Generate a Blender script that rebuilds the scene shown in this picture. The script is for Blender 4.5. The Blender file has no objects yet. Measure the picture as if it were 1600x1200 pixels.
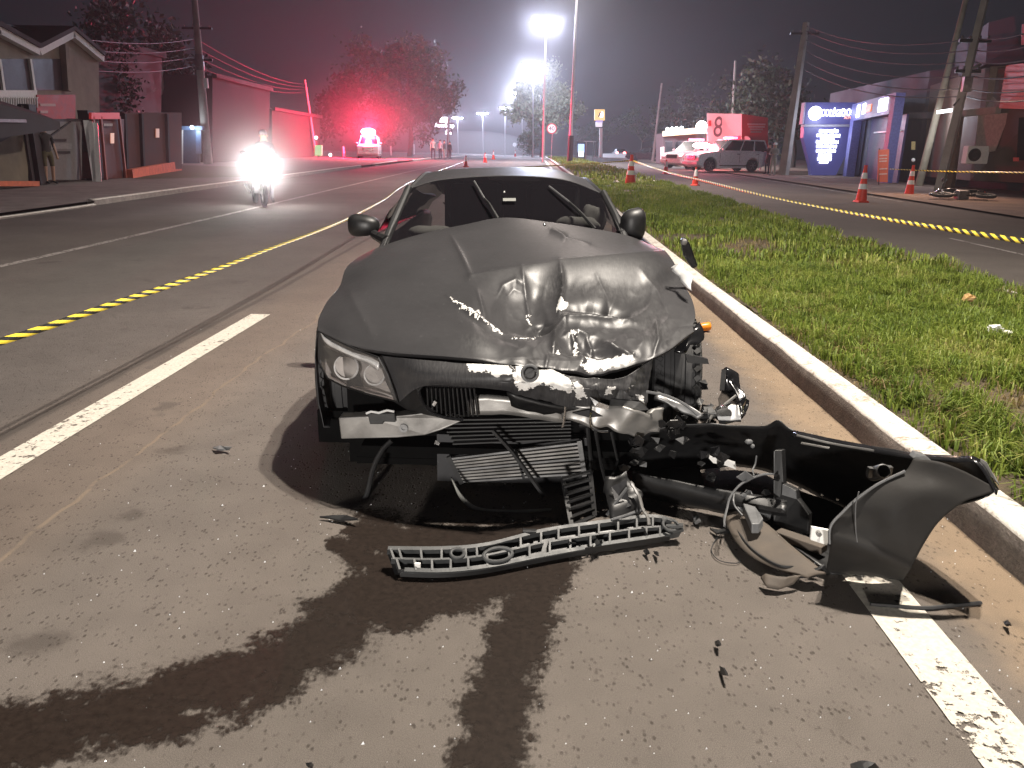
import bpy, bmesh, math, random
import numpy as np
from mathutils import Vector, Matrix, Euler, noise as mnoise
random.seed(7); rng = np.random.default_rng(7)
D = bpy.data; S = bpy.context.scene; COL = S.collection
R = math.radians
# ---------------------------------------------------------------- camera
F_PX = 1200.0; CAM_H = 1.40
_th, _psi, _rl = R(16.7), R(1.2), R(1.0)
cF = np.array([-math.sin(_psi)*math.cos(_th), math.cos(_psi)*math.cos(_th), -math.sin(_th)])
_r0 = np.array([math.cos(_psi), math.sin(_psi), 0.0]); _u0 = np.cross(_r0, cF)
cR = _r0*math.cos(_rl) + _u0*math.sin(_rl); cU = -_r0*math.sin(_rl) + _u0*math.cos(_rl)
cC = np.array([0, 0, CAM_H])
cam = D.cameras.new('camera'); cam.sensor_width = 36; cam.lens = 36*F_PX/1600
cam.clip_start = 0.05; cam.clip_end = 3000
camo = D.objects.new('camera', cam); COL.objects.link(camo)
camo.matrix_world = Matrix(((cR[0], cU[0], -cF[0], 0), (cR[1], cU[1], -cF[1], 0), (cR[2], cU[2], -cF[2], CAM_H), (0, 0, 0, 1)))
S.camera = camo
# ---------------------------------------------------------------- world, exposure
W = D.worlds.new('World'); S.world = W; W.use_nodes = True
bg = W.node_tree.nodes['Background']
bg.inputs[0].default_value = (0.55, 0.60, 0.80, 1); bg.inputs[1].default_value = 0.016
S.view_settings.view_transform = 'Standard'; S.view_settings.look = 'None'
S.view_settings.exposure = 0; S.view_settings.gamma = 1
S.render.engine = 'CYCLES'
cy = S.cycles
cy.use_denoising = True
try: cy.denoiser = 'OPENIMAGEDENOISE'
except Exception: pass
cy.max_bounces = 6; cy.diffuse_bounces = 2; cy.glossy_bounces = 3; cy.transmission_bounces = 4; cy.volume_bounces = 0; cy.transparent_max_bounces = 12
cy.sample_clamp_indirect = 4; cy.caustics_reflective = False; cy.caustics_refractive = False
# ---------------------------------------------------------------- lamps (night: street lamps, beacons and an added fill)
def lamp(name, kind, loc, power, col, size=0.1, aim=None, angle=120, blend=1.0):
    l = D.lights.new(name, kind); l.energy = power; l.color = col
    if kind == 'SPOT': l.spot_size = R(angle); l.spot_blend = blend
    l.shadow_soft_size = size
    o = D.objects.new(name, l); COL.objects.link(o); o.location = loc
    if aim is not None:
        o.rotation_euler = (Vector(aim)-Vector(loc)).to_track_quat('-Z', 'Y').to_euler()
    return o
KEY_AT = ((2.35, 4.7, 10.2), (3.25, 4.7, 10.2))          # the twin heads of the street lamp over the wreck
for q in KEY_AT: lamp('street_light_head', 'SPOT', q, 5600, (1.0, .91, .80), .12, (1.6, 5.2, 0), 132, .8)
lamp('fill_light_behind', 'SPOT', (-2.2, -15, 1.9), 12500, (1.0, .94, .88), .6, (0, 3.5, .5), 50, 1.0)  # added fill from behind the camera, no real vehicle stands there
lamp('street_light_over_lanes', 'SPOT', (2.0, 31, 12.5), 15000, (1.0, .86, .78), .3, (0, 29, 0), 125, .9)
# ---------------------------------------------------------------- geometry helpers
GY = [-80, 8, 16, 25, 42, 60, 80, 120, 200, 2000]; GZ = [0, 0, .09, .22, .44, .60, .76, .92, 1.0, 1.0]
def gz(y): return float(np.interp(y, GY, GZ))
def ray(u, v): return cF + cR*(u-800)/F_PX - cU*(v-600)/F_PX
def P(u, v, Y):
    d = ray(u, v); return cC + d*(Y/d[1])
def at(u, v, dz=0.0):                      # where the ground under a pixel is
    d = ray(u, v); lo, hi = .5, 900.
    for _ in range(60):
        m = (lo+hi)/2; p = cC + d*(m/d[1])
        if p[2] > gz(m)+dz: lo = m
        else: hi = m
    p = cC + d*(lo/d[1]); p[2] = gz(lo)+dz; return p
def xat(u, Y, v=250): return float(P(u, v, Y)[0])
def zat(u, v, Y): return float(P(u, v, Y)[2])

class MB:
    def __init__(s): s.v = []; s.f = []; s.m = []
    def add(s, vs, fs, mi=0):
        b = len(s.v); s.v.extend([tuple(map(float, p)) for p in vs]); s.f.extend([tuple(b+i for i in f) for f in fs]); s.m.extend([mi]*len(fs)); return s
    def box(s, c, size, rot=None, mi=0, taper=1.0):
        hx, hy, hz = size[0]/2, size[1]/2, size[2]/2
        vs = [Vector((x*hx*(taper if z > 0 else 1), y*hy*(taper if z > 0 else 1), z*hz)) for z in (-1, 1) for x, y in ((-1, -1), (1, -1), (1, 1), (-1, 1))]
        if rot is not None:
            M = Euler(rot).to_matrix() if not isinstance(rot, Matrix) else rot
            vs = [M @ q for q in vs]
        vs = [q+Vector(c) for q in vs]
        return s.add(vs, [(3, 2, 1, 0), (4, 5, 6, 7), (0, 1, 5, 4), (1, 2, 6, 5), (2, 3, 7, 6), (3, 0, 4, 7)], mi)
    def bar(s, a, b, w, h, mi=0, up=(0, 0, 1)):
        a, b = Vector(a), Vector(b); d = b-a; L = d.length
        if L < 1e-6: return s
        x = d/L; upv = Vector(up); y = upv.cross(x)
        if y.length < 1e-4: y = Vector((0, 1, 0)).cross(x)
        y.normalize(); z = x.cross(y)
        M = Matrix((x, y, z)).transposed()
        return s.box((a+b)/2, (L, w, h), M, mi)
    def tube(s, pts, r, n=8, mi=0, cap=True):
        pts = [Vector(p) for p in pts]; k = len(pts)
        rs = r if isinstance(r, (list, tuple)) else [r]*k
        rings = []; prev = None
        for i, p in enumerate(pts):
            t = (pts[min(i+1, k-1)]-pts[max(i-1, 0)])
            t = t.normalized() if t.length > 1e-9 else Vector((0, 0, 1))
            if prev is None:
                a = Vector((0, 0, 1)) if abs(t.z) < .9 else Vector((1, 0, 0)); x = t.cross(a).normalized()
            else:
                x = prev - t*prev.dot(t); x = x.normalized() if x.length > 1e-6 else t.orthogonal().normalized()
            prev = x; y = t.cross(x)
            rings.append([p+(x*math.cos(2*math.pi*j/n)+y*math.sin(2*math.pi*j/n))*rs[i] for j in range(n)])
        vs = [q for rg in rings for q in rg]
        fs = [(i*n+j, i*n+(j+1) % n, (i+1)*n+(j+1) % n, (i+1)*n+j) for i in range(k-1) for j in range(n)]
        if cap: fs += [tuple(range(n-1, -1, -1)), tuple((k-1)*n+j for j in range(n))]
        return s.add(vs, fs, mi)
    def lathe(s, prof, n=16, c=(0, 0, 0), M=None, mi=0):
        vs = []; k = len(prof)
        for (r, z) in prof:
            for j in range(n):
                q = Vector((r*math.cos(2*math.pi*j/n), r*math.sin(2*math.pi*j/n), z))
                if M is not None: q = M @ q
                vs.append(q+Vector(c))
        fs = [(i*n+j, i*n+(j+1) % n, (i+1)*n+(j+1) % n, (i+1)*n+j) for i in range(k-1) for j in range(n)]
        fs += [tuple(range(n-1, -1, -1)), tuple((k-1)*n+j for j in range(n))]
        return s.add(vs, fs, mi)
    def prism(s, pts, ext, mi=0):          # planar loop pushed along ext
        n = len(pts); e = Vector(ext); a = [Vector(p) for p in pts]; b = [p+e for p in a]
        return s.add(a+b, [tuple(range(n)), tuple(range(2*n-1, n-1, -1))]+[(i, n+i, n+(i+1) % n, (i+1) % n) for i in range(n)], mi)
    def grid(s, A, mi=0):                  # A: H x W x 3
        h, w = A.shape[:2]
        return s.add(A.reshape(-1, 3), [(i*w+j, i*w+j+1, (i+1)*w+j+1, (i+1)*w+j) for i in range(h-1) for j in range(w-1)], mi)
    def ball(s, c, r, n=12, m=8, mi=0, sc=(1, 1, 1)):
        prof = [(max(1e-4, r*math.sin(math.pi*i/m)), -r*math.cos(math.pi*i/m)) for i in range(m+1)]
        return s.lathe(prof, n, c, Matrix.Diagonal(Vector(sc)), mi)
    def torus(s, c, R_, r, M=None, n=24, m=8, mi=0, arc=2*math.pi):
        closed = arc > 6.28; k = n if closed else n+1
        vs = []
        for i in range(k):
            a = arc*i/n
            for j in range(m):
                b = 2*math.pi*j/m
                q = Vector(((R_+r*math.cos(b))*math.cos(a), (R_+r*math.cos(b))*math.sin(a), r*math.sin(b)))
                if M is not None: q = M @ q
                vs.append(q+Vector(c))
        fs = [(i*m+j, ((i+1) % k)*m+j, ((i+1) % k)*m+(j+1) % m, i*m+(j+1) % m) for i in range(n if closed else n) for j in range(m)]
        return s.add(vs, fs, mi)
def tag(o, label=None, cat=None, group=None, kind=None):
    if label: o['label'] = label
    if cat: o['category'] = cat
    if group: o['group'] = group
    if kind: o['kind'] = kind
    return o
def finish(o, mats, smooth, bevel=0, solid=0, auto=None):
    for m in (mats if isinstance(mats, (list, tuple)) else [mats]): o.data.materials.append(m)
    if smooth:
        o.data.polygons.foreach_set('use_smooth', [True]*len(o.data.polygons))
        if auto:
            try: o.data.set_sharp_from_angle(angle=R(auto))
            except Exception: pass
    if solid:
        md = o.modifiers.new('thick', 'SOLIDIFY'); md.thickness = abs(solid); md.offset = 1 if solid < 0 else -1
    if bevel:
        md = o.modifiers.new('edge', 'BEVEL'); md.width = bevel; md.segments = 2; md.limit_method = 'ANGLE'; md.angle_limit = R(40)
def obj(name, mb, mats, parent=None, smooth=False, bevel=0, solid=0, auto=35, recalc=True, origin=None):
    """one mesh object; its coordinates are world ones, the object sits at its parent's base"""
    me = D.meshes.new(name)
    base = Vector((0, 0, 0))
    if parent is not None:
        q = parent
        while q is not None: base += q.location; q = q.parent
    off = Vector(origin) if origin is not None else Vector((0, 0, 0))
    me.from_pydata([(x-base.x-off.x, y-base.y-off.y, z-base.z-off.z) for x, y, z in mb.v], [], mb.f)
    if any(mb.m): me.polygons.foreach_set('material_index', mb.m)
    if recalc:
        b = bmesh.new(); b.from_mesh(me); bmesh.ops.recalc_face_normals(b, faces=b.faces); b.to_mesh(me); b.free()
    o = D.objects.new(name, me); COL.objects.link(o)
    o.location = off
    if parent is not None: o.parent = parent
    finish(o, mats, smooth, bevel, solid, auto)
    return o
def thing(name, label, cat, loc=(0, 0, 0), group=None):
    o = D.objects.new(name, None); COL.objects.link(o); o.location = loc; o.empty_display_size = .1
    return tag(o, label, cat, group)
def children(o): return [c for c in D.objects if c.parent == o]
def copy_tree(o, parent=None, kids=None):
    if kids is None:
        kids = {}
        for c in D.objects:
            if c.parent: kids.setdefault(c.parent.name, []).append(c)
    c = o.copy(); COL.objects.link(c); c.parent = parent
    for ch in kids.get(o.name, []): copy_tree(ch, c, kids)
    return c
def text(name, s, size, mat, parent, loc, rot, ext=.004, align='CENTER', sx=1.0):
    cu = D.curves.new(name, 'FONT'); cu.body = s; cu.size = size; cu.extrude = ext; cu.align_x = align; cu.align_y = 'CENTER'
    o = D.objects.new(name, cu); COL.objects.link(o); cu.resolution_u = 3
    me = D.meshes.new_from_object(o.evaluated_get(bpy.context.evaluated_depsgraph_get())); D.objects.remove(o)
    o = D.objects.new(name, me); COL.objects.link(o); me.materials.clear(); me.materials.append(mat)
    base = Vector((0, 0, 0)); q = parent
    while q is not None: base += q.location; q = q.parent
    o.location = Vector(loc)-base; o.rotation_euler = rot; o.scale = (sx, 1, 1); o.parent = parent
    return o
# ---------------------------------------------------------------- materials
class N:
    def __init__(s, name):
        s.mat = D.materials.new(name); s.mat.use_nodes = True; s.t = s.mat.node_tree
        s.b = s.t.nodes['Principled BSDF']; s.out = s.t.nodes['Material Output']
    def n(s, kind, **kw):
        q = s.t.nodes.new('ShaderNode'+kind)
        for k, v in kw.items():
            if hasattr(q, k) and not k.startswith('i_'): setattr(q, k, v)
        return q
    def l(s, a, b): s.t.links.new(a, b)
    def coord(s, which='Object'): return s.n('TexCoord').outputs[which]
    def mapping(s, vec, scale):
        m = s.n('Mapping'); m.inputs['Scale'].default_value = scale; s.l(vec, m.inputs['Vector']); return m.outputs[0]
    def noise(s, vec, scale, detail=4, rough=.55, dist=0):
        q = s.n('TexNoise'); q.inputs['Scale'].default_value = scale; q.inputs['Detail'].default_value = detail; q.inputs['Roughness'].default_value = rough; q.inputs['Distortion'].default_value = dist
        s.l(vec, q.inputs['Vector']); return q.outputs['Fac']
    def voro(s, vec, scale, feat='F1', rnd=1.0):
        q = s.n('TexVoronoi'); q.feature = feat; q.inputs['Scale'].default_value = scale; q.inputs['Randomness'].default_value = rnd
        s.l(vec, q.inputs['Vector']); return q
    def ramp(s, fac, stops, interp='LINEAR'):
        q = s.n('ValToRGB'); cr = q.color_ramp; cr.interpolation = interp
        while len(cr.elements) > 1: cr.elements.remove(cr.elements[-1])
        for i, (p, c) in enumerate(stops):
            e = cr.elements[0] if i == 0 else cr.elements.new(p)
            e.position = p; e.color = tuple(c)+(1,) if not isinstance(c, (int, float)) else (c, c, c, 1)
        s.l(fac, q.inputs[0]); return q.outputs[0]
    def mix(s, fac, a, b, blend='MIX'):
        q = s.n('MixRGB'); q.blend_type = blend
        for k, v in ((0, fac), (1, a), (2, b)):
            if isinstance(v, (int, float)): q.inputs[k].default_value = v if k == 0 else (v, v, v, 1)
            elif isinstance(v, tuple): q.inputs[k].default_value = v+(1,)
            else: s.l(v, q.inputs[k])
        return q.outputs[0]
    def math(s, op, a, b=0.0, c=None):
        q = s.n('Math'); q.operation = op
        for k, v in ((0, a), (1, b), (2, c)):
            if v is None: continue
            if isinstance(v, (int, float)): q.inputs[k].default_value = v
            else: s.l(v, q.inputs[k])
        return q.outputs[0]
    def smooth(s, x, a, b):
        q = s.n('MapRange'); q.interpolation_type = 'SMOOTHSTEP'
        q.inputs[1].default_value = a; q.inputs[2].default_value = b; s.l(x, q.inputs[0]); return q.outputs[0]
    def sep(s, vec):
        q = s.n('SeparateXYZ'); s.l(vec, q.inputs[0]); return q.outputs
    def attr(s, name):
        q = s.n('Attribute'); q.attribute_name = name; return q.outputs['Fac']
    def set(s, k, v):
        i = s.b.inputs[k]
        if isinstance(v, (int, float)): i.default_value = v
        elif isinstance(v, tuple): i.default_value = v+(1,) if len(v) == 3 else v
        else: s.l(v, i)
    def bump(s, h, strength=.3, dist=.01):
        q = s.n('Bump'); q.inputs['Strength'].default_value = strength; q.inputs['Distance'].default_value = dist
        s.l(h, q.inputs['Height']); s.l(q.outputs[0], s.b.inputs['Normal'])
    def alpha(s, fac):
        t = s.n('BsdfTransparent'); m = s.n('MixShader'); s.l(fac, m.inputs[0]); s.l(t.outputs[0], m.inputs[1]); s.l(s.b.outputs[0], m.inputs[2]); s.l(m.outputs[0], s.out.inputs[0])
def mat(name, col, rough=.6, metal=0.0, var=.25, scale=12.0, bump=0.0, coat=0.0, bscale=None):
    k = N(name); v = k.coord(); n = k.noise(v, scale, 5)
    c = k.ramp(n, [(.25, tuple(x*(1-var) for x in col)), (.75, tuple(min(1, x*(1+var)) for x in col))])
    k.set('Base Color', c); k.set('Metallic', metal)
    k.set('Roughness', k.ramp(n, [(.3, max(0, rough-.08)), (.7, min(1, rough+.08))]))
    if coat: k.set('Coat Weight', coat); k.set('Coat Roughness', .08)
    if bump: k.bump(k.noise(v, bscale or scale*6, 4), bump, .004)
    return k.mat
def emit(name, col, strength, base=(.8, .8, .8)):
    k = N(name); k.set('Base Color', base); k.set('Emission Color', col); k.set('Emission Strength', strength); k.set('Roughness', .4)
    return k.mat
def glass(name, tint=(.02, .02, .022), mixf=.75, rough=.04, spec=.5):
    k = N(name); k.set('Base Color', tint); k.set('Roughness', rough); k.set('Specular IOR Level', spec)
    fr = k.n('ShaderNodeFresnel'[10:] if False else 'Fresnel'); fr.inputs[0].default_value = 1.5
    a = k.math('MAXIMUM', fr.outputs[0], mixf)
    k.alpha(a); return k.mat
M = {}
M['black_plastic'] = mat('black_plastic', (.0105, .0105, .011), .46, var=.3, bump=.08)
M['black_gloss'] = mat('black_gloss', (.012, .012, .013), .18, var=.2)
M['rubber'] = mat('rubber', (.028, .028, .029), .72, var=.3, bump=.2)
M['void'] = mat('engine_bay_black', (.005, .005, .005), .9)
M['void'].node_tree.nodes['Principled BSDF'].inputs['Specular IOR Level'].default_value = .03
M['alu'] = mat('bare_aluminium', (.27, .262, .25), .40, .55, .4, 7, .1)
M['chrome'] = mat('bright_metal', (.7, .7, .7), .18, 1.0, .1)
M['steel'] = mat('dull_steel', (.2, .2, .2), .45, .8, .3)
M['grey_plastic'] = mat('grey_plastic', (.12, .122, .125), .5, var=.2, scale=25, bump=.1)
M['white_paint'] = mat('white_paint', (.75, .75, .74), .35, var=.06)
M['white'] = mat('white_matte', (.78, .77, .74), .7, var=.08)
M['concrete'] = mat('concrete', (.33, .30, .27), .9, var=.3, scale=3, bump=.4)
M['pole_concrete'] = mat('pole_concrete', (.36, .34, .31), .9, var=.25, scale=2, bump=.3)
M['galv'] = mat('galvanised_steel', (.45, .45, .46), .4, .7, .15)
M['dark_metal'] = mat('dark_metal', (.03, .03, .032), .5, .4)
M['orange'] = mat('orange_plastic', (.85, .10, .03), .5, var=.1)
M['red_cone'] = mat('red_orange_plastic', (.80, .055, .025), .5, var=.12)
M['reflective'] = mat('reflective_white', (.85, .85, .83), .35, var=.06)
M['yellow'] = mat('yellow_paint', (.72, .45, .02), .6, var=.15)
M['skin'] = mat('skin', (.42, .25, .17), .6, var=.1)
M['trunk'] = mat('bark', (.10, .08, .065), .9, var=.4, scale=6, bump=.5)
M['cable'] = mat('black_cable', (.02, .02, .022), .6)
# ---------------------------------------------------------------- ground, roads, kerbs
def strip(name, xs, ys, dz, mats, kind='structure', smooth=True, label=None, solidz=0):
    """a sheet across xs (x or function of y) following the gentle rise of the street"""
    A = np.zeros((len(ys), len(xs), 3))
    for i, y in enumerate(ys):
        for j, x in enumerate(xs): A[i, j] = (x, y, gz(y)+dz)
    m = MB().grid(A); o = obj(name, m, mats, smooth=smooth, recalc=False)
    return tag(o, label, kind=kind)
YS = [-25, -10, -4, 0, 2, 4, 6, 8, 10, 12, 14, 16, 18, 20, 22, 25, 28, 32, 36, 42, 48, 54, 60, 70, 80, 100, 120, 160, 200, 260, 340]
def asphalt():
    k = N('asphalt'); v = k.coord(); x, y, z = k.sep(v)
    big = k.noise(v, .55, 5, .6); mid = k.noise(v, 5, 5, .6); fine = k.noise(v, 160, 3, .7); grit = k.noise(v, 420, 2, .6)
    wob = k.math('MULTIPLY', k.math('SUBTRACT', k.noise(v, 1.3, 3), .5), .22)
    xw = k.math('ADD', x, wob)
    # lane wear: the kerbside lane is pale and dusty, the travelled lanes are darker
    lane = k.smooth(xw, -2.15, -1.75)
    dust = k.math('MULTIPLY', k.smooth(xw, -2.95, -2.2), k.math('SUBTRACT', 1.0, k.smooth(xw, -2.0, -1.5)))
    c = k.mix(lane, (.102, .090, .083), (.134, .117, .104))
    c = k.mix(k.math('MULTIPLY', dust, .55), c, (.165, .130, .105))
    gut = k.math('MULTIPLY', k.smooth(k.math('ADD', xw, k.math('MULTIPLY', k.math('SUBTRACT', mid, .5), .25)), 1.28, 1.62), .9)
    c = k.mix(gut, c, (.25, .185, .125))
    right = k.smooth(x, 4.0, 4.4); c = k.mix(right, c, (.092, .080, .072))
    c = k.mix(1.0, c, k.ramp(big, [(.25, .80), (.75, 1.2)]), 'MULTIPLY')
    c = k.mix(1.0, c, k.ramp(mid, [(.25, .88), (.75, 1.12)]), 'MULTIPLY')
    c = k.mix(1.0, c, k.ramp(grit, [(.3, .62), (.5, 1.0), (.72, 1.5)]), 'MULTIPLY')
    # pitted surface: stretched dark pits in the foreground
    vs = k.mapping(v, (1.0, .62, 1.0)); pit = k.voro(vs, 58).outputs['Distance']
    rndp = k.noise(v, 14, 2)
    pits = k.math('MULTIPLY', k.math('SUBTRACT', 1.0, k.smooth(pit, .12, .36)), k.smooth(rndp, .40, .60))
    c = k.mix(k.math('MULTIPLY', pits, .66), c, (.035, .028, .023))
    # lengthwise tar seam and a second hairline
    seam = k.math('ABSOLUTE', k.math('SUBTRACT', xw, -1.86))
    c = k.mix(k.math('MULTIPLY', k.math('SUBTRACT', 1.0, k.smooth(seam, .003, .014)), k.smooth(mid, .3, .5)), c, (.19, .15, .115))
    seam2 = k.math('ABSOLUTE', k.math('SUBTRACT', k.math('ADD', x, k.math('MULTIPLY', wob, .25)), -2.62))
    c = k.mix(k.math('MULTIPLY', k.math('SUBTRACT', 1.0, k.smooth(seam2, .008, .05)), .6), c, (.045, .04, .036))
    spots = k.smooth(k.noise(v, 2.1, 3, .5), .66, .74)
    c = k.mix(k.math('MULTIPLY', spots, .45), c, (.05, .045, .042))
    for (px_, py_), r0, r1 in (((168, 842), .035, .11), ((205, 804), .02, .08), ((268, 703), .02, .09), ((60, 1005), .03, .10)):
        q_ = at(px_, py_); vd = k.n('VectorMath'); vd.operation = 'DISTANCE'; k.l(k.mapping(v, (1, 1, 1)), vd.inputs[0]); vd.inputs[1].default_value = tuple(q_)
        dn = k.math('ADD', vd.outputs['Value'], k.math('MULTIPLY', k.math('SUBTRACT', k.noise(v, 9, 5, .7), .5), .22))
        c = k.mix(k.math('MULTIPLY', k.math('SUBTRACT', 1.0, k.smooth(dn, r0, r1)), .5), c, (.045, .038, .033))
    big_pit = k.math('MULTIPLY', k.math('SUBTRACT', 1.0, k.smooth(k.voro(vs, 24).outputs['Distance'], .06, .20)), k.smooth(k.noise(v, 6, 2), .5, .62))
    c = k.mix(k.math('MULTIPLY', big_pit, .6), c, (.04, .032, .027)); pits = k.math('MAXIMUM', pits, big_pit)
    k.set('Base Color', c); k.set('Roughness', k.ramp(mid, [(.3, .8), (.7, .95)])); k.set('Specular IOR Level', .15)
    h = k.math('SUBTRACT', k.math('ADD', k.math('MULTIPLY', grit, .6), k.math('MULTIPLY', fine, .7)), k.math('MULTIPLY', pits, .9))
    k.bump(h, .55, .006); return k.mat
M['asphalt'] = asphalt()
def dirt(name, a, b, sc=3.0):
    k = N(name); v = k.coord(); n = k.noise(v, sc, 6, .65); g = k.noise(v, 90, 3, .7)
    c = k.mix(1.0, k.ramp(n, [(.3, a), (.7, b)]), k.ramp(g, [(.3, .75), (.7, 1.25)]), 'MULTIPLY')
    k.set('Base Color', c); k.set('Roughness', .95); k.bump(k.math('ADD', n, k.math('MULTIPLY', g, .5)), .8, .03); return k.mat
M['soil'] = dirt('median_soil', (.045, .035, .022), (.12, .088, .05))
M['verge'] = dirt('verge_dirt', (.16, .11, .085), (.27, .19, .14), 1.2)
M['pave'] = dirt('pavement_concrete', (.11, .095, .085), (.19, .165, .15), 1.6)
M['ground'] = dirt('ground', (.03, .027, .022), (.06, .05, .04), .3)
gr = MB().grid(np.array([[(x, y, (gz(y) if abs(y) < 900 else 1.0)-.06) for x in (-600, -60, -14, 14, 60, 600)] for y in [-200]+YS+[600, 1400]], dtype=float))
tag(obj('ground', gr, M['ground'], recalc=False), kind='structure')
XN = [-10.0, -8, -6.2, -4, -2.6, -1.9, -1, 0, 1, 1.4, 1.76]
tag(strip('road', XN, YS, 0, M['asphalt']), 'asphalt carriageway with a paler dusty kerbside lane')
tag(strip('far_carriageway', [5.0, 7, 9, 11.6], YS, 0, M['asphalt']), 'darker asphalt carriageway beyond the grass median')
# median soil bed, with low bumps
ym = list(np.arange(-3, 20, .3))+[y for y in YS if y >= 20]
xm = [1.90, 2.05, 2.3, 2.7, 3.2, 3.8, 4.4, 4.9, 5.12]
A = np.array([[(x, y, gz(y)+.13+.05*mnoise.noise((x*1.3, y*1.3, 0))-(.16 if x > 5.1 else 0)) for x in xm] for y in ym])
tag(obj('median_soil', MB().grid(A), M['soil'], smooth=True, recalc=False), 'bare brown soil of the median under the grass', kind='structure')
def kerb_mats():
    k = N('kerb_white_paint'); v = k.coord(); n = k.noise(v, 9, 6, .7); g = k.noise(v, 60, 4, .7)
    worn = k.smooth(k.math('ADD', n, k.math('MULTIPLY', k.math('SUBTRACT', g, .5), .5)), .33, .47)
    c = k.mix(worn, (.34, .27, .21), k.ramp(g, [(.3, (.58, .53, .46)), (.7, (.66, .635, .59))]))
    k.set('Base Color', c); k.set('Roughness', .85); k.bump(k.math('ADD', n, g), .6, .012)
    q = N('kerb_raw_face'); v = q.coord(); n = q.noise(v, 7, 6, .7); g = q.noise(q.mapping(v, (1, 1, 2.2)), 55, 4, .75)
    c = q.mix(1.0, q.ramp(n, [(.3, (.15, .125, .108)), (.7, (.28, .24, .21))]), q.ramp(g, [(.3, .6), (.7, 1.35)]), 'MULTIPLY')
    q.set('Base Color', c); q.set('Roughness', .95); q.bump(q.math('ADD', n, g), .9, .02)
    return [k.mat, q.mat]
KM = kerb_mats()
def kerb(name, x0, y0, y1, side=1, w=.165, h=.15, label=None, step=.08, xf=None, seed=0, white=1.0):
    m = MB(); ys = []; y = y0
    while y < y1:
        ys.append(y); y += step if y < 9 else (.4 if y < 25 else 4)
    ys.append(y1); rows = []
    for y in ys:
        xc = (xf(y) if xf else x0)
        j = lambda a, f, o: a*mnoise.noise((y*f+seed, o, .3))
        e = j(.006, 2.2, 0)+j(.005, 16, 5); t = j(.006, 2, 9)+j(.005, 19, 2)
        s = side
        prof = [(0+e*.6, -.02), (.006+e, h*.5+t*.5), (.012+e, h-.016+t), (.022+e, h-.003+t), (.045, h+t*.8), (w*.7, h+.006+j(.006, 9, 4)), (w, h-.004), (w+.012, h-.1)]
        rows.append([(xc+s*a, y, gz(y)+b) for a, b in prof])
    A = np.array(rows); H, Wd = A.shape[:2]
    vs = A.reshape(-1, 3)
    for i in range(H-1):
        pass
    m.add(vs, [(i*Wd+j, i*Wd+j+1, (i+1)*Wd+j+1, (i+1)*Wd+j) for i in range(H-1) for j in range(Wd-1)])
    m.m = [0 if j >= 2 else 1 for i in range(H-1) for j in range(Wd-1)]
    o = obj(name, m, KM, smooth=True, recalc=False, auto=50); return tag(o, label, kind='structure')
kerb('median_kerb', 1.73, -3, 260, 1, label='thick white topped kerb of the grass median beside the wreck')
kerb('far_median_kerb', 5.13, 6, 260, -1, .10, .10, label='low kerb on the far side of the median', step=.3, seed=3)
# left pavement and its white kerb, with the dropped corner
strip('left_pavement', [-60, -30, -20, -14, -11.5, -9.9], YS, .11, M['pave'])
kerb('left_kerb', -9.9, 17.6, 46, -1, .16, .13, label='white kerb along the opposite pavement', step=.3, seed=8)
kerb('left_kerb_near', -9.85, 2, 17.6, -1, .12, .04, label='low dropped kerb line of the opposite pavement', step=.3, seed=5)
kerb('left_kerb_return', -9.9, 50, 62, -1, .16, .13, label='short white kerb by the side street', step=.3, seed=11, xf=lambda y: -9.9-(y-50)*.05)
kerb('left_kerb_far', -9.9, 66, 190, -1, .16, .13, label='white kerb beyond the side street', seed=12)
# right verge of trodden earth
strip('right_verge', [11.5, 12.2, 14, 17, 24, 60], YS, .05, M['verge'])
def line_mat(name, col, thr):
    k = N(name); v = k.coord(); n = k.noise(v, 26, 6, .72); b = k.noise(v, 2.2, 3)
    a = k.math('ADD', n, k.math('MULTIPLY', k.math('SUBTRACT', b, .5), .35))
    c = k.ramp(k.noise(v, 70, 3), [(.3, tuple(x*.72 for x in col)), (.7, col)])
    k.set('Base Color', c); k.set('Roughness', .8); k.bump(n, .4, .005); k.alpha(k.smooth(a, thr-.035, thr+.035)); return k.mat
M['line'] = line_mat('road_paint_worn', (.66, .61, .53), .40)
M['line_faint'] = line_mat('road_paint_faint', (.34, .31, .29), .45)
def marking(name, x0, x1, y0, y1, m, label):
    ys = [y0]+[y for y in YS if y0 < y < y1]+[y1]
    return strip(name, [x0, x1], ys, .004, m, label=label)
marking('edge_line', 1.12, 1.305, -2, 2.66, M['line'], 'cracked white edge line in the right foreground')
marking('distant_edge_line', 1.14, 1.30, 14, 240, M['line'], 'white edge line far ahead along the median kerb')
marking('lane_dash', -2.455, -2.285, 1.2, 6.62, M['line'], 'thick worn white lane dash in the foreground')
marking('lane_line', -6.36, -6.24, 4, 60, M['line_faint'], 'thin faded white line across the far lanes')
marking('far_lane_line', 7.50, 7.58, 9, 14.2, M['line_faint'], 'short faded line on the far carriageway')
marking('far_edge_line', 11.1, 11.22, 24, 150, M['line_faint'], 'faded edge line by the dirt verge')
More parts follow.
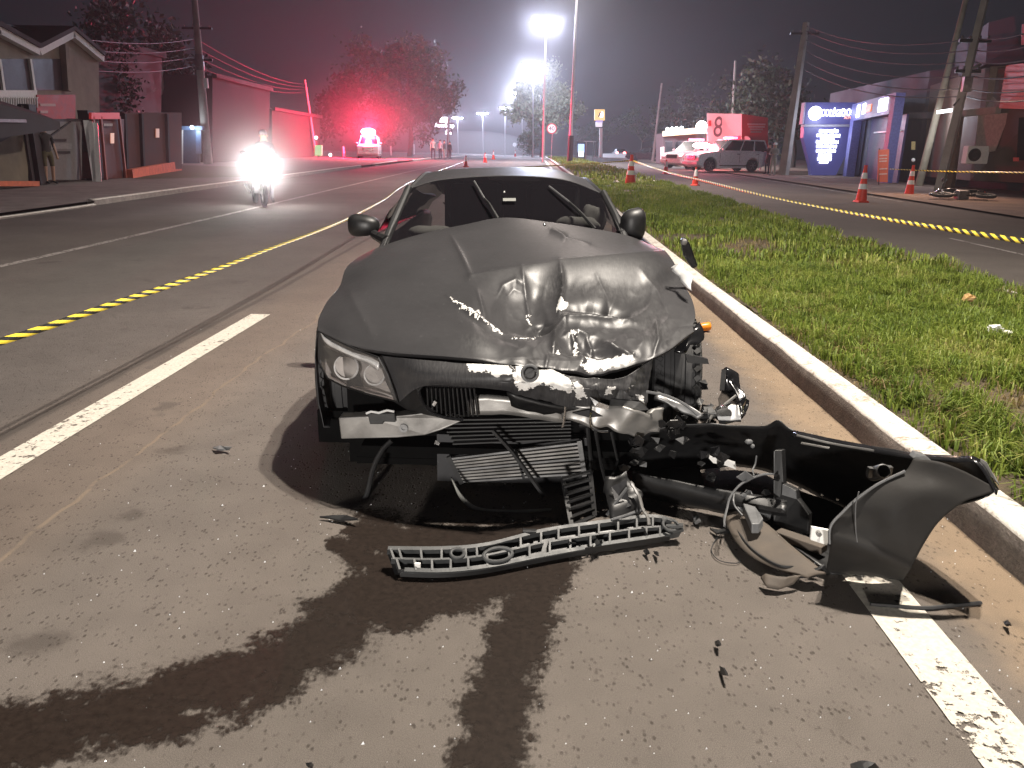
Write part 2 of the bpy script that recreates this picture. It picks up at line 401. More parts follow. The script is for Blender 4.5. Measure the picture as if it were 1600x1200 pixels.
# ---------------------------------------------------------------- grass
def grass(name, n, xr, yr, hmin, hmax, wid, cols, seed, clump=1.6, edge=False, dens=None, lean=.5):
    r = np.random.default_rng(seed)
    xs = r.uniform(*xr, n); ys = yr[0]+(yr[1]-yr[0])*r.uniform(0, 1, n)**(1.0)
    # clumps: keep where a noise field is high
    keep = []
    for i in range(n):
        q = mnoise.noise((xs[i]*clump, ys[i]*clump, seed*.37)); q2 = mnoise.noise((xs[i]*.45, ys[i]*.45, 3.1))
        e = min(1.0, max(0.0, (xs[i]-xr[0])/.42))
        keep.append(r.uniform() < (.42+.9*q+.4*q2)*(.35+.65*e if not edge else 1))
    keep = np.array(keep); xs = xs[keep]; ys = ys[keep]; n = len(xs)
    z0 = np.array([gz(y) for y in ys])+.12+np.array([.05*mnoise.noise((x*1.3, y*1.3, 0)) for x, y in zip(xs, ys)])
    hh = r.uniform(hmin, hmax, n)*np.array([1+.5*mnoise.noise((x*2.1, y*2.1, 7)) for x, y in zip(xs, ys)])
    ang = r.uniform(0, 2*np.pi, n); ln = r.uniform(.15, 1.0, n)*lean*hh*1.6
    dx = np.cos(ang)*ln; dy = np.sin(ang)*ln
    px = -np.sin(ang)*wid/2*r.uniform(.6, 1.3, n); py = np.cos(ang)*wid/2*r.uniform(.6, 1.3, n)
    V = np.zeros((n, 5, 3))
    V[:, 0] = np.stack([xs-px, ys-py, z0-.01], 1); V[:, 1] = np.stack([xs+px, ys+py, z0-.01], 1)
    mx, my, mz = xs+dx*.38, ys+dy*.38, z0+hh*.68
    V[:, 2] = np.stack([mx+px*.8, my+py*.8, mz], 1); V[:, 3] = np.stack([mx-px*.8, my-py*.8, mz], 1)
    V[:, 4] = np.stack([xs+dx, ys+dy, z0+hh*np.clip(1-.45*ln/hh, .35, 1)], 1)
    me = D.meshes.new(name); b = (np.arange(n)*5)[:, None]
    quads = b+np.array([0, 1, 2, 3]); tris = b+np.array([3, 2, 4])
    me.vertices.add(n*5); me.vertices.foreach_set('co', V.reshape(-1))
    me.loops.add(n*7); me.polygons.add(n*2)
    li = np.concatenate([quads, tris], 1).reshape(-1); me.loops.foreach_set('vertex_index', li)
    st = np.stack([np.arange(n)*7, np.arange(n)*7+4], 1).reshape(-1); me.polygons.foreach_set('loop_start', st)
    me.update(); me.validate()
    a = me.attributes.new('tone', 'FLOAT', 'POINT')
    tone = r.uniform(0, 1, n)*.6+.4*np.array([.5+mnoise.noise((x*1.1, y*1.1, 11)) for x, y in zip(xs, ys)])
    a.data.foreach_set('value', np.repeat(np.clip(tone, 0, 1), 5).astype(np.float32))
    o = D.objects.new(name, me); COL.objects.link(o); o.data.materials.append(cols); return o
def grass_mat(name, stops):
    k = N(name); k.set('Base Color', k.ramp(k.attr('tone'), stops)); k.set('Roughness', .55); k.set('Specular IOR Level', .3)
    tr = k.n('BsdfTranslucent'); k.l(k.ramp(k.attr('tone'), stops), tr.inputs[0])
    m = k.n('MixShader'); m.inputs[0].default_value = .3; k.l(k.b.outputs[0], m.inputs[1]); k.l(tr.outputs[0], m.inputs[2]); k.l(m.outputs[0], k.out.inputs[0]); return k.mat
M['grass'] = grass_mat('grass_green', [(0, (.06, .095, .012)), (.35, (.13, .19, .022)), (.7, (.22, .27, .042)), (1, (.34, .33, .10))])
M['straw'] = grass_mat('dry_straw', [(0, (.12, .085, .03)), (.6, (.23, .17, .07)), (1, (.33, .26, .12))])

def tufts(name, spots, m, seed, hl=(.12, .26), nb=(40, 90), wid=.007):
    r = np.random.default_rng(seed); V = []; T = []
    for (x, y) in spots:
        z = gz(y)+.12; t0 = r.uniform(.15, .7)
        for _ in range(int(r.integers(*nb))):
            a = r.uniform(0, 6.283); L = r.uniform(*hl); rad = r.uniform(0, .05); ca, sa = math.cos(a), math.sin(a); out = r.uniform(.25, 1.0)
            p0 = np.array([x+ca*rad, y+sa*rad, z-.02]); side = np.array([-sa, ca, 0])*wid*r.uniform(.5, 1.2)/2
            p1 = p0+np.array([ca*L*out*.35, sa*L*out*.35, L*.62]); p2 = p0+np.array([ca*L*out*.85, sa*L*out*.85, L*(.78-.35*out)])
            V += [p0-side, p0+side, p1+side*.8, p1-side*.8, p2]; T += [min(1, max(0, t0+r.normal(0, .18)))]*5
    n = len(V)//5; mb = MB(); mb.v = [tuple(p) for p in V]; mb.f = [f for i in range(n) for f in ((5*i, 5*i+1, 5*i+2, 5*i+3), (5*i+3, 5*i+2, 5*i+4))]; mb.m = [0]*(2*n)
    o = obj(name, mb, m, recalc=False); a = o.data.attributes.new('tone', 'FLOAT', 'POINT'); a.data.foreach_set('value', np.array(T, np.float32)); return o
tag(grass('grass_near', 200000, (1.93, 5.15), (1.6, 9.5), .05, .14, .009, M['grass'], 1), 'rough green grass on the median close to the wreck', 'grass', kind='stuff')
tag(grass('grass_far', 90000, (1.93, 5.15), (9.3, 30), .07, .17, .017, M['grass'], 2), 'rough green grass further along the median', 'grass', kind='stuff')
tag(grass('grass_distant', 16000, (1.93, 5.15), (29, 110), .10, .22, .05, M['grass'], 3), 'grass of the distant median strip', 'grass', kind='stuff')
tag(grass('dry_grass', 26000, (1.90, 5.1), (1.6, 14), .03, .10, .007, M['straw'], 4, 2.2, True, lean=.9), 'dry straw coloured grass by the kerb', 'grass', kind='stuff')

_r = np.random.default_rng(12)
tag(tufts('grass_tufts', [(_r.uniform(1.97, 4.9)**1.0, _r.uniform(1.7, 9)) for _ in range(420)], M['grass'], 8), 'arching tufts of long grass spilling over the median', 'grass', kind='stuff')
tag(tufts('grass_tufts_by_kerb', [(1.95+abs(_r.normal(0, .10)), _r.uniform(2.2, 9)) for _ in range(50)], M['grass'], 9, (.08, .18), (20, 50)), 'short tufts of grass hanging over the white kerb', 'grass', kind='stuff')
tag(tufts('straw_tufts', [(1.95+abs(_r.normal(.15, .35)), _r.uniform(1.7, 8)) for _ in range(110)], M['straw'], 10, (.07, .2), (15, 40)), 'flattened dry straw tufts behind the kerb', 'grass', kind='stuff')
# ---------------------------------------------------------------- the wrecked car
def Pz(u, v, z):
    d = ray(u, v); return cC + d*((z-CAM_H)/d[2])
def pix(p):
    q = np.asarray(p)-cC; z = q @ cF
    return np.stack([800+F_PX*(q @ cR)/z, 600-F_PX*(q @ cU)/z], -1)
def catmull(ps, t):
    ps = np.asarray(ps, float); k = len(ps)-1; x = np.clip(t, 0, 1)*k; i = np.minimum(x.astype(int), k-1); f = (x-i)[:, None]
    g = lambda j: ps[np.clip(j, 0, k)]
    p0 = np.where((i-1 < 0)[:, None], 2*ps[0]-ps[1], g(i-1)); p1 = g(i); p2 = g(i+1); p3 = np.where((i+2 > k)[:, None], 2*ps[k]-ps[k-1], g(i+2))
    return .5*((2*p1)+(-p0+p2)*f+(2*p0-5*p1+4*p2-p3)*f**2+(-p0+3*p1-3*p2+p3)*f**3)
def pixel_patch(rows, W_, H_):             # rows of (u, v, Y): a smooth surface through real points
    A = [catmull([P(*c) for c in r], np.linspace(0, 1, W_)) for r in rows]
    A = np.array(A); out = np.zeros((H_, W_, 3)); t = np.linspace(0, 1, H_)
    for j in range(W_): out[:, j] = catmull(A[:, j], t)
    return out
def normals(A):
    du = np.gradient(A, axis=1); dv = np.gradient(A, axis=0); n = np.cross(du, dv); n /= np.linalg.norm(n, axis=2, keepdims=True)+1e-9
    return n*np.sign(n[..., 2:3]+1e-6)
def dist_poly(UV, pts):
    best = np.full(UV.shape[:2], 1e9); along = np.zeros(UV.shape[:2]); L = 0; segs = []
    for a, b in zip(pts[:-1], pts[1:]): segs.append(math.dist(a, b))
    tot = sum(segs)
    for (a, b), s in zip(zip(pts[:-1], pts[1:]), segs):
        a, b = np.array(a, float), np.array(b, float); d = b-a
        t = np.clip(((UV-a) @ d)/(d @ d), 0, 1); q = np.linalg.norm(UV-(a+t[..., None]*d), axis=2)
        m = q < best; best = np.where(m, q, best); along = np.where(m, (L+t*s)/tot, along); L += s
    return best, along
def crease(UV, pts, amp, w, sharp=1.0, fade=True):
    d, t = dist_poly(UV, pts); f = np.sin(np.pi*np.clip(t, .02, .98))**.6 if fade else 1
    return amp*np.exp(-(d/w)**sharp)*f
def bowl(UV, c, ru, rv, amp, rot=0, p=2):
    x = UV-np.array(c, float); a = R(rot); u = x[..., 0]*math.cos(a)+x[..., 1]*math.sin(a); v = -x[..., 0]*math.sin(a)+x[..., 1]*math.cos(a)
    r = (u/ru)**2+(v/rv)**2; return amp*np.clip(1-r, 0, 1)**p
def inpoly(UV, poly):
    x, y = UV[..., 0], UV[..., 1]; c = np.zeros(x.shape, bool); n = len(poly)
    for i in range(n):
        (x1, y1), (x2, y2) = poly[i], poly[(i+1) % n]
        if y1 == y2: continue
        c ^= ((y1 > y) != (y2 > y)) & (x < (x2-x1)*(y-y1)/(y2-y1)+x1)
    return c
def fnoise(UV, s, seed=0, amp=1.0):
    o = np.zeros(UV.shape[:2])
    for i in np.ndindex(o.shape): o[i] = mnoise.noise((UV[i][0]*s, UV[i][1]*s, seed))
    return o*amp
def set_attr(o, name, vals):
    a = o.data.attributes.new(name, 'FLOAT', 'POINT'); a.data.foreach_set('value', np.asarray(vals, np.float32).reshape(-1))
def wrap_mat():
    k = N('dark_grey_film'); v = k.coord(); n = k.noise(v, 3, 4); f = k.noise(v, 45, 4, .6)
    base = k.ramp(n, [(.3, (.034, .0335, .035)), (.7, (.043, .042, .044))])
    scr = k.noise(k.mapping(v, (26, 5, 5)), 4, 5, .75)
    base = k.mix(k.math('MULTIPLY', k.smooth(scr, .62, .70), .25), base, (.16, .16, .16))
    w = k.smooth(k.attr('wear'), .42, .58)
    c = k.mix(w, base, k.ramp(f, [(.3, (.62, .60, .57)), (.7, (.80, .79, .77))]))
    sc = k.attr('scuff_sheen'); c = k.mix(k.math('MULTIPLY', k.math('MULTIPLY', sc, k.smooth(k.noise(k.mapping(v, (30, 5, 5)), 5, 5, .8), .40, .66)), .30), c, (.16, .158, .155))
    k.set('Base Color', c); k.set('Roughness', k.math('ADD', k.ramp(f, [(.3, .36), (.7, .43)]), k.math('MULTIPLY', w, .25)))
    k.set('Specular IOR Level', .30); k.bump(k.math('ADD', f, k.math('MULTIPLY', w, -.6)), .06, .004); return k.mat
M['film'] = wrap_mat()
CAR = thing('wrecked_car', 'crashed dark grey two seat car with crumpled bonnet and torn off front', 'car', (0, 4.6, 0))
# --- bonnet
HR = [[(497,516,3.30),(540,537,3.10),(606,550,2.97),(700,557,2.88),(800,566,2.85),(880,574,2.86),(950,577,2.92),(1035,547,3.05),(1087,508,3.25)],
 [(499,498,3.42),(545,508,3.22),(610,518,3.10),(700,524,3.02),(800,530,2.98),(880,535,3.0),(955,530,3.08),(1040,508,3.2),(1089,485,3.36)],
 [(512,472,3.62),(560,472,3.46),(620,478,3.36),(705,482,3.29),(800,486,3.25),(880,488,3.25),(960,482,3.32),(1035,470,3.42),(1085,460,3.55)],
 [(532,447,3.82),(575,442,3.68),(630,443,3.6),(710,445,3.55),(800,446,3.52),(880,446,3.52),(955,442,3.57),(1030,438,3.66),(1076,440,3.75)],
 [(541,420,4.02),(585,411,3.96),(640,408,3.90),(715,406,3.86),(800,404,3.84),(875,402,3.84),(945,400,3.87),(1015,403,3.93),(1060,415,4.0)],
 [(562,402,4.32),(605,390,4.28),(655,384,4.26),(720,377,4.26),(792,372,4.28),(870,374,4.26),(935,378,4.24),(1000,385,4.24),(1042,398,4.28)],
 [(592,387,4.60),(625,376,4.64),(668,364,4.68),(725,352,4.72),(787,341,4.76),(860,348,4.74),(920,357,4.70),(980,369,4.63),(1022,386,4.58)]]
HA = pixel_patch(HR, 400, 250); HN = normals(HA); UV = pix(HA)
dmg = np.clip((UV[..., 0]-690)/90, 0, 1)*np.clip((UV[..., 1]-425)/30, 0, 1)
line = np.interp(UV[..., 0], [690,735,800,880,960,1040,1100], [452,434,421,408,402,396,394]); step = np.clip((UV[..., 1]-line)/36, 0, 1); step = step*step*(3-2*step)
right = np.clip((UV[..., 0]-735)/60, 0, 1); right = right*right*(3-2*right)
back = np.clip((UV[..., 1]-500)/60, 0, 1)
d = -.040*step*right*(1-.75*back)
d += crease(UV, [(704,368),(722,402),(737,434)], .011, 4, 1.0) + crease(UV, [(745,452),(752,475),(760,503)], .008, 3)
d += crease(UV, [(735,433),(800,421),(880,408),(1040,394)], .009, 6, 1.2, False)
d += bowl(UV, (825,478), 60, 46, -.045, -10, 1.4) + bowl(UV, (846,496), 26, 17, -.040) + bowl(UV, (848,440), 36, 26, -.020)
d += crease(UV, [(875,412),(879,440),(874,480)], .034, 4.5, .9) + crease(UV, [(815,418),(822,450),(830,482)], .012, 3, .9) + crease(UV, [(835,488),(852,482),(868,488)], -.02, 4)
d += crease(UV, [(868,494),(884,485),(930,488),(995,490)], .030, 5, 1.1) - crease(UV, [(878,470),(930,467),(990,480)], .034, 7, 1.4)
d += crease(UV, [(700,464),(735,490),(765,504),(810,519),(848,509)], .014, 2.8, .9) - crease(UV, [(712,480),(760,514),(810,529)], .007, 7, 1.4)
d += crease(UV, [(866,548),(867,512),(880,490)], .024, 4, 1.1)
d += bowl(UV, (908,532), 40, 22, -.034, 0, 1.4) + crease(UV, [(893,510),(903,528),(913,552)], .020, 3) + crease(UV, [(882,513),(905,508),(925,515)], .016, 3.5) + crease(UV, [(918,514),(926,530),(930,548)], .014, 3)
d += crease(UV, [(946,526),(966,542),(992,557)], .020, 5, 1.1) + bowl(UV, (945,548), 36, 16, -.034)
d += crease(UV, [(775,460),(786,442),(806,434),(824,440)], .009, 2.8) + crease(UV, [(790,452),(802,442),(818,444)], -.006, 3) + bowl(UV, (1010,456), 70, 40, -.018, 10)
d += crease(UV, [(1000,415),(1030,440),(1045,470)], .010, 5, 1.2) + crease(UV, [(930,420),(950,450),(955,475)], .006, 4)
d += crease(UV, [(1028,480),(1031,525),(1022,552)], .011, 3.5) + crease(UV, [(860,360),(876,368),(886,374)], .014, 4) + crease(UV, [(875,372),(925,384)], .008, 4) + crease(UV, [(858,545),(855,562),(852,576)], .008, 4)
d += crease(UV, [(542,446),(560,485),(585,530)], .006, 9, 1.5) + bowl(UV, (1050,430), 30, 18, -.02)
nz = fnoise(UV, .016, 3)*.007+fnoise(UV, .05, 5)*.0012
ridge = (np.abs(fnoise(UV, .021, 31))*.016+np.abs(fnoise(UV, .045, 33))*.006)*np.clip((UV[..., 0]-760)/60, 0, 1)*np.clip((UV[..., 1]-425)/20, 0, 1)*np.clip((1075-UV[..., 0])/30, 0, 1)
d = d + nz*dmg - ridge
HA2 = HA+HN*d[..., None]
# front edge rolled under
lip = [HA2[0]+np.array([0, .015, -.012]), HA2[0]+np.array([0, .03, -.012])]
HF = np.concatenate([np.array([lip[1], lip[0]]), HA2], 0)
hood = obj('bonnet', MB().grid(HF), M['film'], CAR, smooth=True, solid=-.004, auto=80)
wob = np.stack([UV[..., 0]+fnoise(UV, .16, 1)*6+fnoise(UV, .5, 8)*3, UV[..., 1]+fnoise(UV, .16, 2)*5+fnoise(UV, .5, 9)*3], -1)
wear = np.zeros(UV.shape[:2])
for pl in ([(905,566),(918,562),(915,552),(928,546),(938,552),(952,548),(960,553),(988,552),(994,560),(975,566),(950,574),(922,575)], [(871,460),(880,458),(888,462),(884,468),(876,472),(870,468)], [(888,512),(900,508),(905,513),(890,516)],
           [(900,524),(904,524),(908,540),(905,548)]): wear = np.maximum(wear, inpoly(wob, pl))
for ln, w in (([(706,468),(722,480),(748,490)], 1.6), ([(735,490),(765,503),(785,512)], 1.5), ([(800,517),(830,517),(846,508)], 1.0), ([(824,470),(830,482)], 1.6), ([(870,540),(874,545)], 2)):
    dd, _ = dist_poly(wob, ln); wear = np.maximum(wear, (dd < w)*1.0)
scuff_sheen = np.clip(bowl(UV, (960,430), 130, 40, 1.2)+bowl(UV, (1025,500), 50, 60, .9)+bowl(UV, (745,535), 40, 25, .9)+bowl(UV, (850,435), 50, 25, 1.0), 0, 1)
z2 = np.zeros((2, wear.shape[1])); set_attr(hood, 'wear', np.concatenate([z2, wear])); set_attr(hood, 'scuff_sheen', np.concatenate([z2, scuff_sheen]))
# --- nose panel between the lamps, film scraped to white paint
NR = [[(594,555,3.00),(650,562,2.905),(720,568,2.865),(800,573,2.835),(860,580,2.84),(920,591,2.88),(970,590,2.94),(1020,560,3.04)],
 [(604,580,2.985),(652,580,2.875),(720,582,2.825),(800,586,2.79),(855,596,2.80),(920,606,2.85),(965,606,2.92),(1014,595,3.02)],
 [(615,606,2.98),(656,594,2.872),(722,596,2.815),(800,602,2.785),(850,612,2.80),(905,622,2.85),(960,620,2.92),(1012,622,3.0)],
 [(624,628,2.98),(660,603,2.89),(725,603,2.84),(800,611,2.81),(845,626,2.82),(900,634,2.87),(958,630,2.93),(1009,642,3.0)]]
NA = pixel_patch(NR, 260, 60); nn = normals(NA); NUV = pix(NA)
dm = np.clip((NUV[..., 0]-780)/60, 0, 1)
nd = (fnoise(NUV, .03, 11)*.022+fnoise(NUV, .08, 12)*.008)*dm + crease(NUV, [(801,570),(808,590),(804,612)], -.012, 3) + crease(NUV, [(930,600),(945,635)], .02, 6) + crease(NUV, [(985,590),(960,630)], .018, 6) - bowl(NUV, (828,584), 14, 14, .012)
NA = NA+nn*nd[..., None]
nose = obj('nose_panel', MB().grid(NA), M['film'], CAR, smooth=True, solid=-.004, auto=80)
wob = np.stack([NUV[..., 0]+fnoise(NUV, .12, 21)*7+fnoise(NUV, .5, 23)*3, NUV[..., 1]+fnoise(NUV, .12, 22)*5+fnoise(NUV, .5, 24)*3], -1)
wear = np.zeros(NUV.shape[:2])
for pl in ([(722,562),(798,566),(800,586),(772,588),(768,582),(730,580)], [(803,566),(840,568),(878,582),(892,598),(896,616),(868,608),(848,598),(832,606),(812,606),(803,596)], [(892,594),(906,600),(920,622),(908,624),(896,610)], [(926,578),(936,584),(934,594),(924,584)], [(945,606),(958,606),(957,616),(944,616)], [(994,615),(1003,618),(1006,640),(996,632)], [(972,608),(988,598),(985,602)]):
    wear = np.maximum(wear, inpoly(wob, pl))
wear = np.where(np.hypot(NUV[..., 0]-828, NUV[..., 1]-583) < 12, 0, wear)
set_attr(nose, 'wear', wear); set_attr(nose, 'scuff_sheen', np.clip((NUV[..., 0]-840)/60, 0, 1)+.75*np.clip((800-NUV[..., 0])/20, 0, 1)*np.clip((NUV[..., 0]-600)/60, 0, 1))  # left part adds a painted pale reflection to the scuffs
b = P(828, 583, 2.775); mx = Matrix.Rotation(R(90-18), 3, 'X')
obj('badge_ring', MB().torus(b, .030, .0055, mx, 24, 8), M['grey_plastic'], CAR, smooth=True)
m = MB().lathe([(.024, 0), (.024, .012), (.018, .015), (.001, .015)], 16, b+np.array([0, .012, -.004]), mx)
m.bar(b+np.array([-.02, -.004, -.01]), b+np.array([.03, -.008, .02]), .006, .006)
obj('badge_socket', m, M['black_plastic'], CAR)
def sheet_poly(name, pts, m, parent, th=.004, smooth=False, sub=0, crump=0, seed=0, **kw):
    """outline of (u, v, Y) points -> a sheet with thickness"""
    vs = [P(*p) for p in pts]; mb = MB().add(vs, [tuple(range(len(vs)))])
    o = obj(name, mb, m, parent, smooth=smooth, **kw)
    b = bmesh.new(); b.from_mesh(o.data); bmesh.ops.triangulate(b, faces=b.faces)
    for _ in range(sub): bmesh.ops.subdivide_edges(b, edges=b.edges, cuts=1, use_grid_fill=True)
    if crump:
        for v in b.verts:
            q = v.co*14; v.co += Vector((mnoise.noise((q.x, q.y, q.z+seed)), mnoise.noise((q.x+9, q.y, q.z+seed)), mnoise.noise((q.x, q.y+9, q.z+seed))))*crump
    b.to_mesh(o.data); b.free()
    if sub >= 2: o.data.polygons.foreach_set('use_smooth', [True]*len(o.data.polygons))
    md = o.modifiers.new('thick', 'SOLIDIFY'); md.thickness = th; md.offset = 0
    return o
# --- left headlight
HL = obj('headlight', MB().grid(pixel_patch([[(499,522,3.42),(530,536,3.26),(560,548,3.16),(590,562,3.10)], [(499,545,3.45),(535,560,3.30),(570,580,3.18),(602,595,3.10)], [(505,578,3.44),(535,594,3.32),(575,612,3.20),(618,626,3.10)], [(513,590,3.40),(535,603,3.30),(575,616,3.18),(620,628,3.06)]], 24, 18)), mat('lamp_bowl', (.36, .33, .315), .35, .1, .2), CAR, smooth=True)
el = [(500,518,3.27),(506,527,3.22),(524,538,3.14),(550,550,3.06),(578,558,3.0),(592,566,2.97)]; el2 = [(508,540,3.27),(518,546,3.22),(534,553,3.15),(556,562,3.07),(576,570,3.01),(590,580,2.98)]
obj('brow_light', MB().grid(np.array([catmull([P(u, v, y+.005) for u, v, y in el], np.linspace(0, 1, 24)), catmull([P(u, v+1, y-.005) for u, v, y in [((a[0]+b_[0])/2, (a[1]+b_[1])/2, a[2]) for a, b_ in zip(el, el2)]], np.linspace(0, 1, 24)), catmull([P(u, v, y+.01) for u, v, y in el2], np.linspace(0, 1, 24))])), mat('lamp_brow', (.75, .74, .73), .3, .1), HL, smooth=True, solid=.006)
def lamp_ring(u, v, Y, r):
    c = P(u, v, Y); mx = Matrix.Rotation(R(80), 3, 'X') @ Matrix.Rotation(R(0), 3, 'Z')
    obj('lamp_ring', MB().torus(c, r, .0045, mx, 28, 8), mat('ring', (.75, .74, .73), .25, .3), HL, smooth=True)
    obj('projector_bowl', MB().lathe([(r, 0), (r*.95, .03), (r*.75, .05), (.001, .06)], 24, c, Matrix.Rotation(R(-80), 3, 'X')), mat('reflector', (.46, .43, .41), .3, .2), HL, smooth=True)
    obj('projector_lens', MB().ball(c+np.array([0, .03, 0]), r*.5, 16, 10), M['black_gloss'], HL, smooth=True)
lamp_ring(541, 574, 3.14, .050); lamp_ring(585, 586, 3.05, .041)
obj('reflector_band', MB().grid(np.array([[P(514, 583, 3.38), P(545, 600, 3.24), P(580, 607, 3.12), P(617, 623, 3.03)], [P(517, 590, 3.36), P(545, 604, 3.22), P(580, 615, 3.10), P(619, 627, 3.02)]])), mat('amber_band', (.27, .215, .20), .4), HL)
hg = glass('headlight_cover', (.36, .34, .33), .22, .05)
obj('lens_cover', MB().grid(pixel_patch([[(497,517,3.30),(524,532,3.15),(556,547,3.04),(592,560,2.96)], [(495,540,3.33),(526,556,3.17),(562,572,3.05),(606,586,2.955)], [(498,566,3.33),(528,580,3.18),(568,596,3.06),(615,610,2.955)], [(512,590,3.30),(535,602,3.20),(575,615,3.07),(622,628,2.965)]], 20, 16)), hg, HL, smooth=True)
obj('lens_rim', MB().tube([P(*q) for q in ((497,517,3.295),(524,531,3.145),(556,546,3.035),(592,559,2.952),(606,585,2.948),(615,609,2.948),(622,628,2.96),(575,616,3.065),(535,603,3.195),(512,591,3.30),(498,566,3.335),(495,540,3.33),(497,517,3.295))], .004, 6), M['black_plastic'], HL, smooth=True)
# --- dark bumper corner, kidney grille, crushed second grille
sheet_poly('bumper_corner', [(596,572,3.02),(640,588,2.93),(662,602,2.90),(655,612,2.90),(662,632,2.92),(692,652,2.95),(640,641,3.0),(618,628,3.02)], M['black_plastic'], CAR, .01)
GRL = obj('kidney_grille', MB().tube(catmull([P(*q) for q in ((740,604,2.86),(690,602,2.88),(658,602,2.90),(656,618,2.91),(668,640,2.93),(690,651,2.93),(724,656,2.93))], np.linspace(0, 1, 30)), .007, 8), M['black_gloss'], CAR, smooth=True)
for i in range(12):
    u = 668+i*6.6
    obj('grille_slat', MB().bar(P(u, 604, 2.92), P(u+1.5+i*.4, 636+min(i, 5)*2.4, 2.95), .006, .03, up=(0, 1, 0)), M['black_plastic'], GRL)
obj('grille_back', MB().prism([P(660,604,2.99), P(745,604,2.97), P(738,648,2.99), P(672,640,3.0)], (0, .02, 0)), M['void'], GRL)
sheet_poly('crushed_grille', [(795,612,2.86),(845,627,2.87),(900,635,2.90),(930,630,2.92),(905,640,2.93),(880,646,2.93),(868,640,2.93),(850,645,2.93),(825,640,2.92),(800,630,2.9)], M['black_plastic'], CAR, .02, sub=2, crump=.012)
# --- bumper beam in three bent lengths
BB = obj('bumper_beam', MB().prism([P(529,653,3.0), P(572,651,2.99), P(622,650,2.985), P(668,645,2.98), P(700,652,2.98), P(724,657,2.98), P(690,672,2.98), P(664,680,2.98), P(620,684,2.985), P(533,686,3.0)], (0, .07, 0)), M['alu'], CAR, bevel=.004)
sheet_poly('beam_plate', [(734,622,3.0),(750,616,3.0),(800,620,3.0),(882,628,3.0),(884,658,3.0),(830,652,3.0),(800,645,3.0),(736,646,3.0)], M['alu'], BB, .05, sub=2, crump=.006)
sheet_poly('bent_beam', [(884,628,2.93),(912,632,2.90),(950,634,2.90),(985,640,2.92),(1010,644,2.96),(1034,634,3.02),(1031,655,3.0),(1028,674,2.98),(1000,682,2.94),(965,674,2.90),(930,668,2.90),(884,656,2.93)], M['alu'], BB, .03, sub=3, crump=.018, seed=4)
sheet_poly('beam_flange', [(955,625,2.92),(1000,628,2.95),(1012,640,2.96),(985,640,2.92),(953,633,2.9)], M['steel'], BB, .012, sub=1, crump=.01, seed=7)
m = MB().prism([P(574,647,2.965), P(617,646,2.965), P(618,660,2.965), P(600,659,2.965), P(598,663,2.965), P(578,663,2.965)], (0, .03, 0))
obj('sensor_bracket', m, M['black_plastic'], BB, bevel=.003)
obj('bracket_clip', MB().tube([P(*q) for q in ((572,646,2.95),(580,643,2.95),(592,645,2.95),(605,641,2.95),(616,643,2.95))], .005, 6), M['white_paint'], BB, smooth=True)
obj('beam_bolt', MB().lathe([(.018, 0), (.018, .012), (.008, .012), (.008, .004)], 14, P(631, 668, 2.985), Matrix.Rotation(R(90), 3, 'X')), M['steel'], BB)
sheet_poly('beam_dent', [(894,645,2.885),(920,640,2.875),(942,650,2.885),(920,652,2.88)], M['dark_metal'], BB, .006)
# --- cooling pack and engine bay
CP = obj('radiator', MB().box(P(800, 722, 3.16), (.66, .04, .26)), M['dark_metal'], CAR)
for i in range(9):
    t = (i+.5)/9; L = np.array([703+t*19, 714+t*40]); Rr = np.array([905+t*7, 689+t*53]); mid = (L+Rr)/2
    obj('radiator_fin', MB().bar(P(L[0], L[1], 3.09), P(mid[0], mid[1], 3.07), .018, .0085).bar(P(mid[0]+4, mid[1]-1, 3.07), P(Rr[0], Rr[1], 3.05), .018, .0085), M['alu'] if i % 4 else M['steel'], CP)
obj('radiator_end', MB().bar(P(905,688,3.045), P(913,743,3.045), .02, .02), M['steel'], CP)
obj('radiator_end', MB().bar(P(701,713,3.09), P(722,755,3.09), .02, .02), M['black_plastic'], CP)
for i in range(7):
    obj('shutter_slat', MB().bar(P(690+i*3, 655+i*6.2, 3.12), P(892, 652+i*5.4, 3.10), .03, .006), M['black_plastic'], CP)
obj('cooling_strap', MB().bar(P(770,672,3.0), P(800,705,2.98), .02, .012).bar(P(800,705,2.98), P(850,775,2.95), .02, .012), M['black_plastic'], CP)
obj('condenser_pipes', MB().tube([P(905+i*2, 665, 3.05) for i in (0, 8)], .008, 6).tube([P(930,672,3.03), P(940,730,3.0), P(948,760,2.95)], .007, 6).tube([P(955,675,3.0), P(965,720,2.98), P(956,745,2.9)], .006, 6).tube([P(918,668,3.05), P(925,740,3.0)], .009, 6), M['black_plastic'], CP, smooth=True)
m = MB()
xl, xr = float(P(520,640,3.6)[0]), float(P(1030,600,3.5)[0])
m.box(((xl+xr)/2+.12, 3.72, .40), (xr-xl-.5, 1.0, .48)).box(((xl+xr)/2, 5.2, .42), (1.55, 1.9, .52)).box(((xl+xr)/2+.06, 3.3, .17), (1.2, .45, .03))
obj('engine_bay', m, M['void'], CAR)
obj('nose_shade_panel', MB().box(((xl+xr)/2+.02, 3.24, .31), (xr-xl-.30, .05, .52)), M['void'], CAR)  # black panel added as the deep shade below the nose
obj('nose_shade_board', MB().box(((xl+xr)/2+.05, 3.46, .06), (xr-xl-.3, .5, .03)), M['void'], CAR)  # black board added to darken the shaded ground under the front
obj('underbody_light_block', MB().box(((xl+xr)/2, 6.95, .23), (1.6, .3, .38)), M['void'], CAR)  # added box that stops low light passing under the car
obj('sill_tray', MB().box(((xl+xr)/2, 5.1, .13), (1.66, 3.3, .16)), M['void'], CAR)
M['pale_strip'] = mat('pale_strip', (.33, .33, .30), .5)
